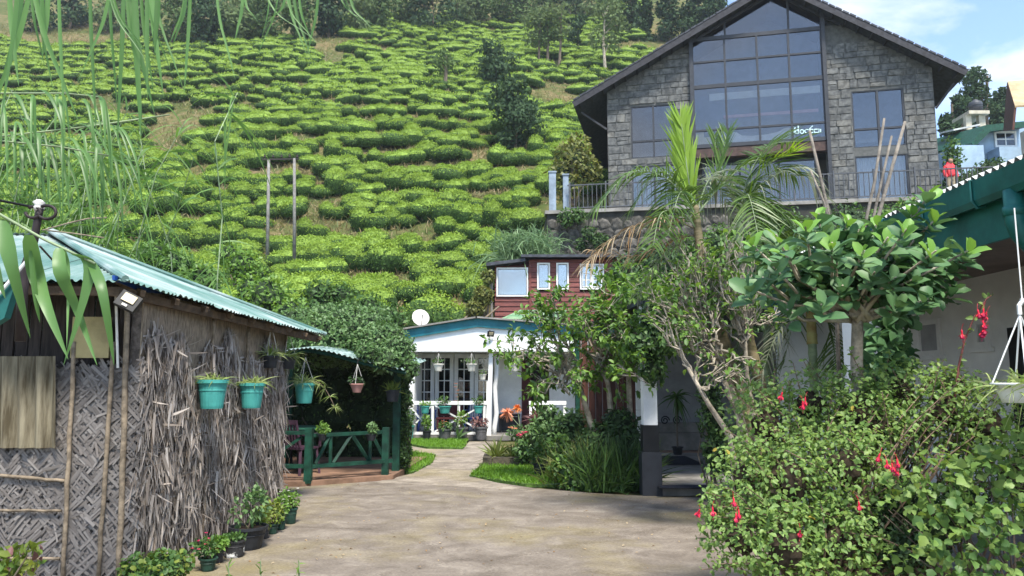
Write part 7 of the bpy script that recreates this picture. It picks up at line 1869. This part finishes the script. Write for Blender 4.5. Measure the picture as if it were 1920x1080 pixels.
# near reed: canes lean in from the left edge and from above, their leaves hang into the picture
def ribbon_obj(name, pts, w_, m, parent, tw=.0, k=12):
    pts = [Vector(p) for p in pts]; V = []; F = []
    for i in range(k + 1):
        t = i / k * (len(pts) - 1); j = min(int(t), len(pts) - 2); f = t - j
        p0_, p1_, p2_, p3_ = pts[max(j - 1, 0)], pts[j], pts[j + 1], pts[min(j + 2, len(pts) - 1)]
        p = .5 * ((2 * p1_) + (p2_ - p0_) * f + (2 * p0_ - 5 * p1_ + 4 * p2_ - p3_) * f * f + (3 * p1_ - p0_ - 3 * p2_ + p3_) * f ** 3)
        s = i / k; ww = w_ * float(np.interp(s, [0, .1, .35, .7, 1], [.45, .85, 1, .6, .02])) / 2
        a = tw * s + .3; sv = Vector((math.cos(a), math.sin(a), 0))
        V += [p - sv * ww, p + Vector((0, ww * .35, 0)), p + sv * ww]
    for i in range(k): F += [(3 * i, 3 * i + 1, 3 * i + 4, 3 * i + 3), (3 * i + 1, 3 * i + 2, 3 * i + 5, 3 * i + 4)]
    return link(name, np_mesh(name, np.array([tuple(v) for v in V]), [np.array(F)], m, smooth=True), parent)
nr_ = thing('near_reed', 'reed canes close by, long leaves hanging in from the top left', 'reed', (-3.6, 3.4, 0))
RY_ = 3.3
def cane(pts, r=.009): q = MB(); q.tube(pts, np.linspace(r, r * .6, len(pts)), 8); q.build('cane', M['palmgreen'], nr_, True)
root = Vector((-3.6, 3.4, 0))
cane([root, Vector((-3.4, 3.4, 1.2)), P(-330, 330, RY_), P(0, 402, RY_), P(83, 449, RY_), P(178, 494, RY_)])
for pl_, w_ in ((((3, 413), (21, 497), (57, 634)), .075), (((54, 440), (67, 513), (89, 580), (128, 674)), .075), (((57, 470), (67, 560), (75, 605)), .025), (((111, 465), (114, 513), (144, 580), (182, 685)), .06), (((117, 462), (128, 513), (125, 652)), .022), (((139, 476), (168, 495), (155, 569), (119, 685)), .055), (((169, 488), (192, 547), (214, 685)), .05), (((-40, 380), (-20, 470), (10, 560)), .08)):
    ribbon_obj('leaf', [P(x, y, RY_ + rng.uniform(-.08, .08)) for x, y in pl_], w_, LM['reed_near'], nr_, rng.normal(0, .4))
cane([root + Vector((-.1, .5, 0)), Vector((-3.6, 4.4, 1.6)), P(-160, 270, 4.6), P(0, 256, 4.6), P(160, 238, 4.6), P(318, 215, 4.6)], .008)
cane([root + Vector((0, .6, 0)), Vector((-3.6, 4.4, 1.5)), P(-160, 250, 4.5), P(0, 264, 4.5), P(110, 275, 4.5), P(205, 292, 4.5)], .008)
cane([root + Vector((.1, .6, 0)), Vector((-3.5, 4.4, 1.5)), P(-160, 190, 4.7), P(0, 175, 4.7), P(120, 175, 4.7), P(190, 182, 4.7)], .008)
for (x, y, n_) in ((20, 256, 1), (70, 250, 1), (115, 262, 1), (150, 240, 1), (185, 270, 1), (200, 235, 1), (40, 270, 1), (90, 272, 1), (10, 180, 1), (60, 176, 1), (110, 176, 1), (150, 180, 1), (185, 182, 1), (130, 276, 1), (165, 284, 1), (205, 290, 1), (5, 200, 1), (30, 225, 1)):
    for _ in range(3):
        dx_ = rng.uniform(-10, 65); L_ = rng.uniform(90, 180); y_ = y + rng.uniform(-10, 10); Yl = rng.uniform(4.4, 4.8)
        ribbon_obj('leaf', [P(x, y_, Yl), P(x + dx_ * .5, y_ - 8 + L_ * .15, Yl - .05), P(x + dx_ * .9, y_ + L_ * .55, Yl - .1), P(x + dx_, y_ + L_, Yl - .1)], rng.uniform(.012, .030), LM['reed_near'], nr_, rng.normal(0, .5))
# overhead cane with hanging leaves
cane([root + Vector((-.2, -.2, 0)), Vector((-3.5, 3.2, 2.2)), P(-260, -60, 3.4), P(0, -55, 3.4), P(320, -50, 3.4), P(680, -35, 3.4)], .009)
cane([root + Vector((-.2, .2, 0)), Vector((-3.5, 3.6, 2.0)), P(-260, 0, 3.9), P(0, -28, 3.9), P(250, -45, 3.9), P(520, -55, 3.9)], .009)
for i in range(46):
    x = rng.uniform(-10, 480) if i < 34 else rng.uniform(440, 660); Yl = rng.uniform(3.3, 4.0)
    ln = (rng.uniform(100, 290) if x < 260 else rng.uniform(80, 190)) if x < 440 else rng.uniform(40, 110)
    dx_ = rng.normal(25, 45); ribbon_obj('leaf', [P(x, -40, Yl), P(x + dx_ * .25, ln * .25, Yl), P(x + dx_ * .65, ln * .65, Yl), P(x + dx_, ln, Yl)], rng.uniform(.012, .034) if x < 300 else rng.uniform(.007, .018), LM['reed_near'], nr_, rng.normal(0, .6))
# straw-coloured loose cane lying over the roof
for pts, lb in ((((80, 432), (130, 418), (165, 410), (200, 408)), 'pale dry reed cane arching above the hut roof'), (((88, 432), (140, 438), (195, 446)), 'pale dry reed cane lying along the hut roof')):
    q = MB(); q.tube([P(x, y, 7.4) for x, y in pts], .008, 6); tag(q.build('dry_cane', M['bamboo'], loc=P(*pts[0], 7.4)), lb, 'cane')

# ================================================================== iron bracket, wire, teal panel at the left edge
ib = thing('iron_bracket', 'leaning dark iron post with scrolled top and wire at the left edge', 'post', P(40, 545, 4.1))
BY = 4.1
q = MB(); q.tube([P(38, 640, BY), P(42, 545, BY), P(50, 495, BY), P(64, 450, BY), P(72, 405, BY), P(76, 388, BY)], [.028, .028, .026, .022, .02, .02], 10); q.build('post', M['iron'], ib, True)
for (cx, r) in ((88, 17), (62, 14)):
    q = MB(); q.tube([P(cx + r * math.cos(a), 398 + r * .75 * math.sin(a), BY - .02) for a in np.linspace(-2.2, 3.2, 18)], .009, 6); q.build('scroll', M['iron'], ib, True)
q = MB(); q.lathe([(.001, 0), (.02, .0), (.032, .02), (.02, .035), (.032, .05), (.015, .065), (.001, .065)], P(72, 396, BY), 14); q.build('insulator', M['dish'], ib, True)
q = MB(); q.tube([P(-40, 368, BY - .3), P(20, 380, BY - .1), P(62, 388, BY)], .007, 6); q.build('wire', M['black'], ib)
q = MB(); q.tube([P(75, 462, BY), P(105, 495, BY + .5)], .006, 5); q.build('stay', M['iron'], ib)
tpn = thing('teal_awning', 'corner of a teal awning with a white edge rod at the left edge', 'awning', P(0, 620, 3.9))
q = MB(); q.poly([P(-60, 590, 3.9), P(-60, 640, 3.9), P(8, 596, 3.9), P(24, 545, 3.9), P(28, 520, 3.9), P(2, 548, 3.9)], (0, .05, 0)); q.build('cloth', M['gutter'], tpn)
q = MB(); q.tube([P(-60, 620, 3.88), P(52, 487, 3.88)], .009, 8); q.build('edge_rod', M['white'], tpn)
q = MB(); q.tube([P(-60, 615, 3.92), Vector((P(-60, 615, 3.92).x, 3.92, 0))], .012, 8); q.build('pole', M['iron'], tpn)

# fallen leaves on the courtyard
n = 360; A = np.stack([rng.uniform(-3, 3.2, n), 5.5 + 6.5 * rng.random(n), np.full(n, .008)], 1); L_ = rng.uniform(.015, .045, n)
fl_ = leaves('leaves', A, rdir(n) * np.array([1, 1, .1]), rdir(n, 4.), L_, L_ * .5, LM['palm_dry'], None, 'leaf'); tag(fl_, 'scattered dry fallen leaves on the courtyard', 'leaves', kind='stuff')
# ================================================================== haze
hz = MB(); hz.bb((-115, -45, -1.5), (95, 140, 90))
m = bpy.data.materials.new('haze_air'); m.use_nodes = True; N = m.node_tree.nodes; L = m.node_tree.links
N.remove(N['Principled BSDF']); v = N.new('ShaderNodeVolumePrincipled')
v.inputs['Color'].default_value = (.80, .88, 1, 1); v.inputs['Density'].default_value = .0004; v.inputs['Anisotropy'].default_value = .2
L.new(v.outputs['Volume'], N['Material Output'].inputs['Volume'])
tag(hz.build('haze', m), 'thin pale haze in the air over the hillside', 'haze', kind='stuff')
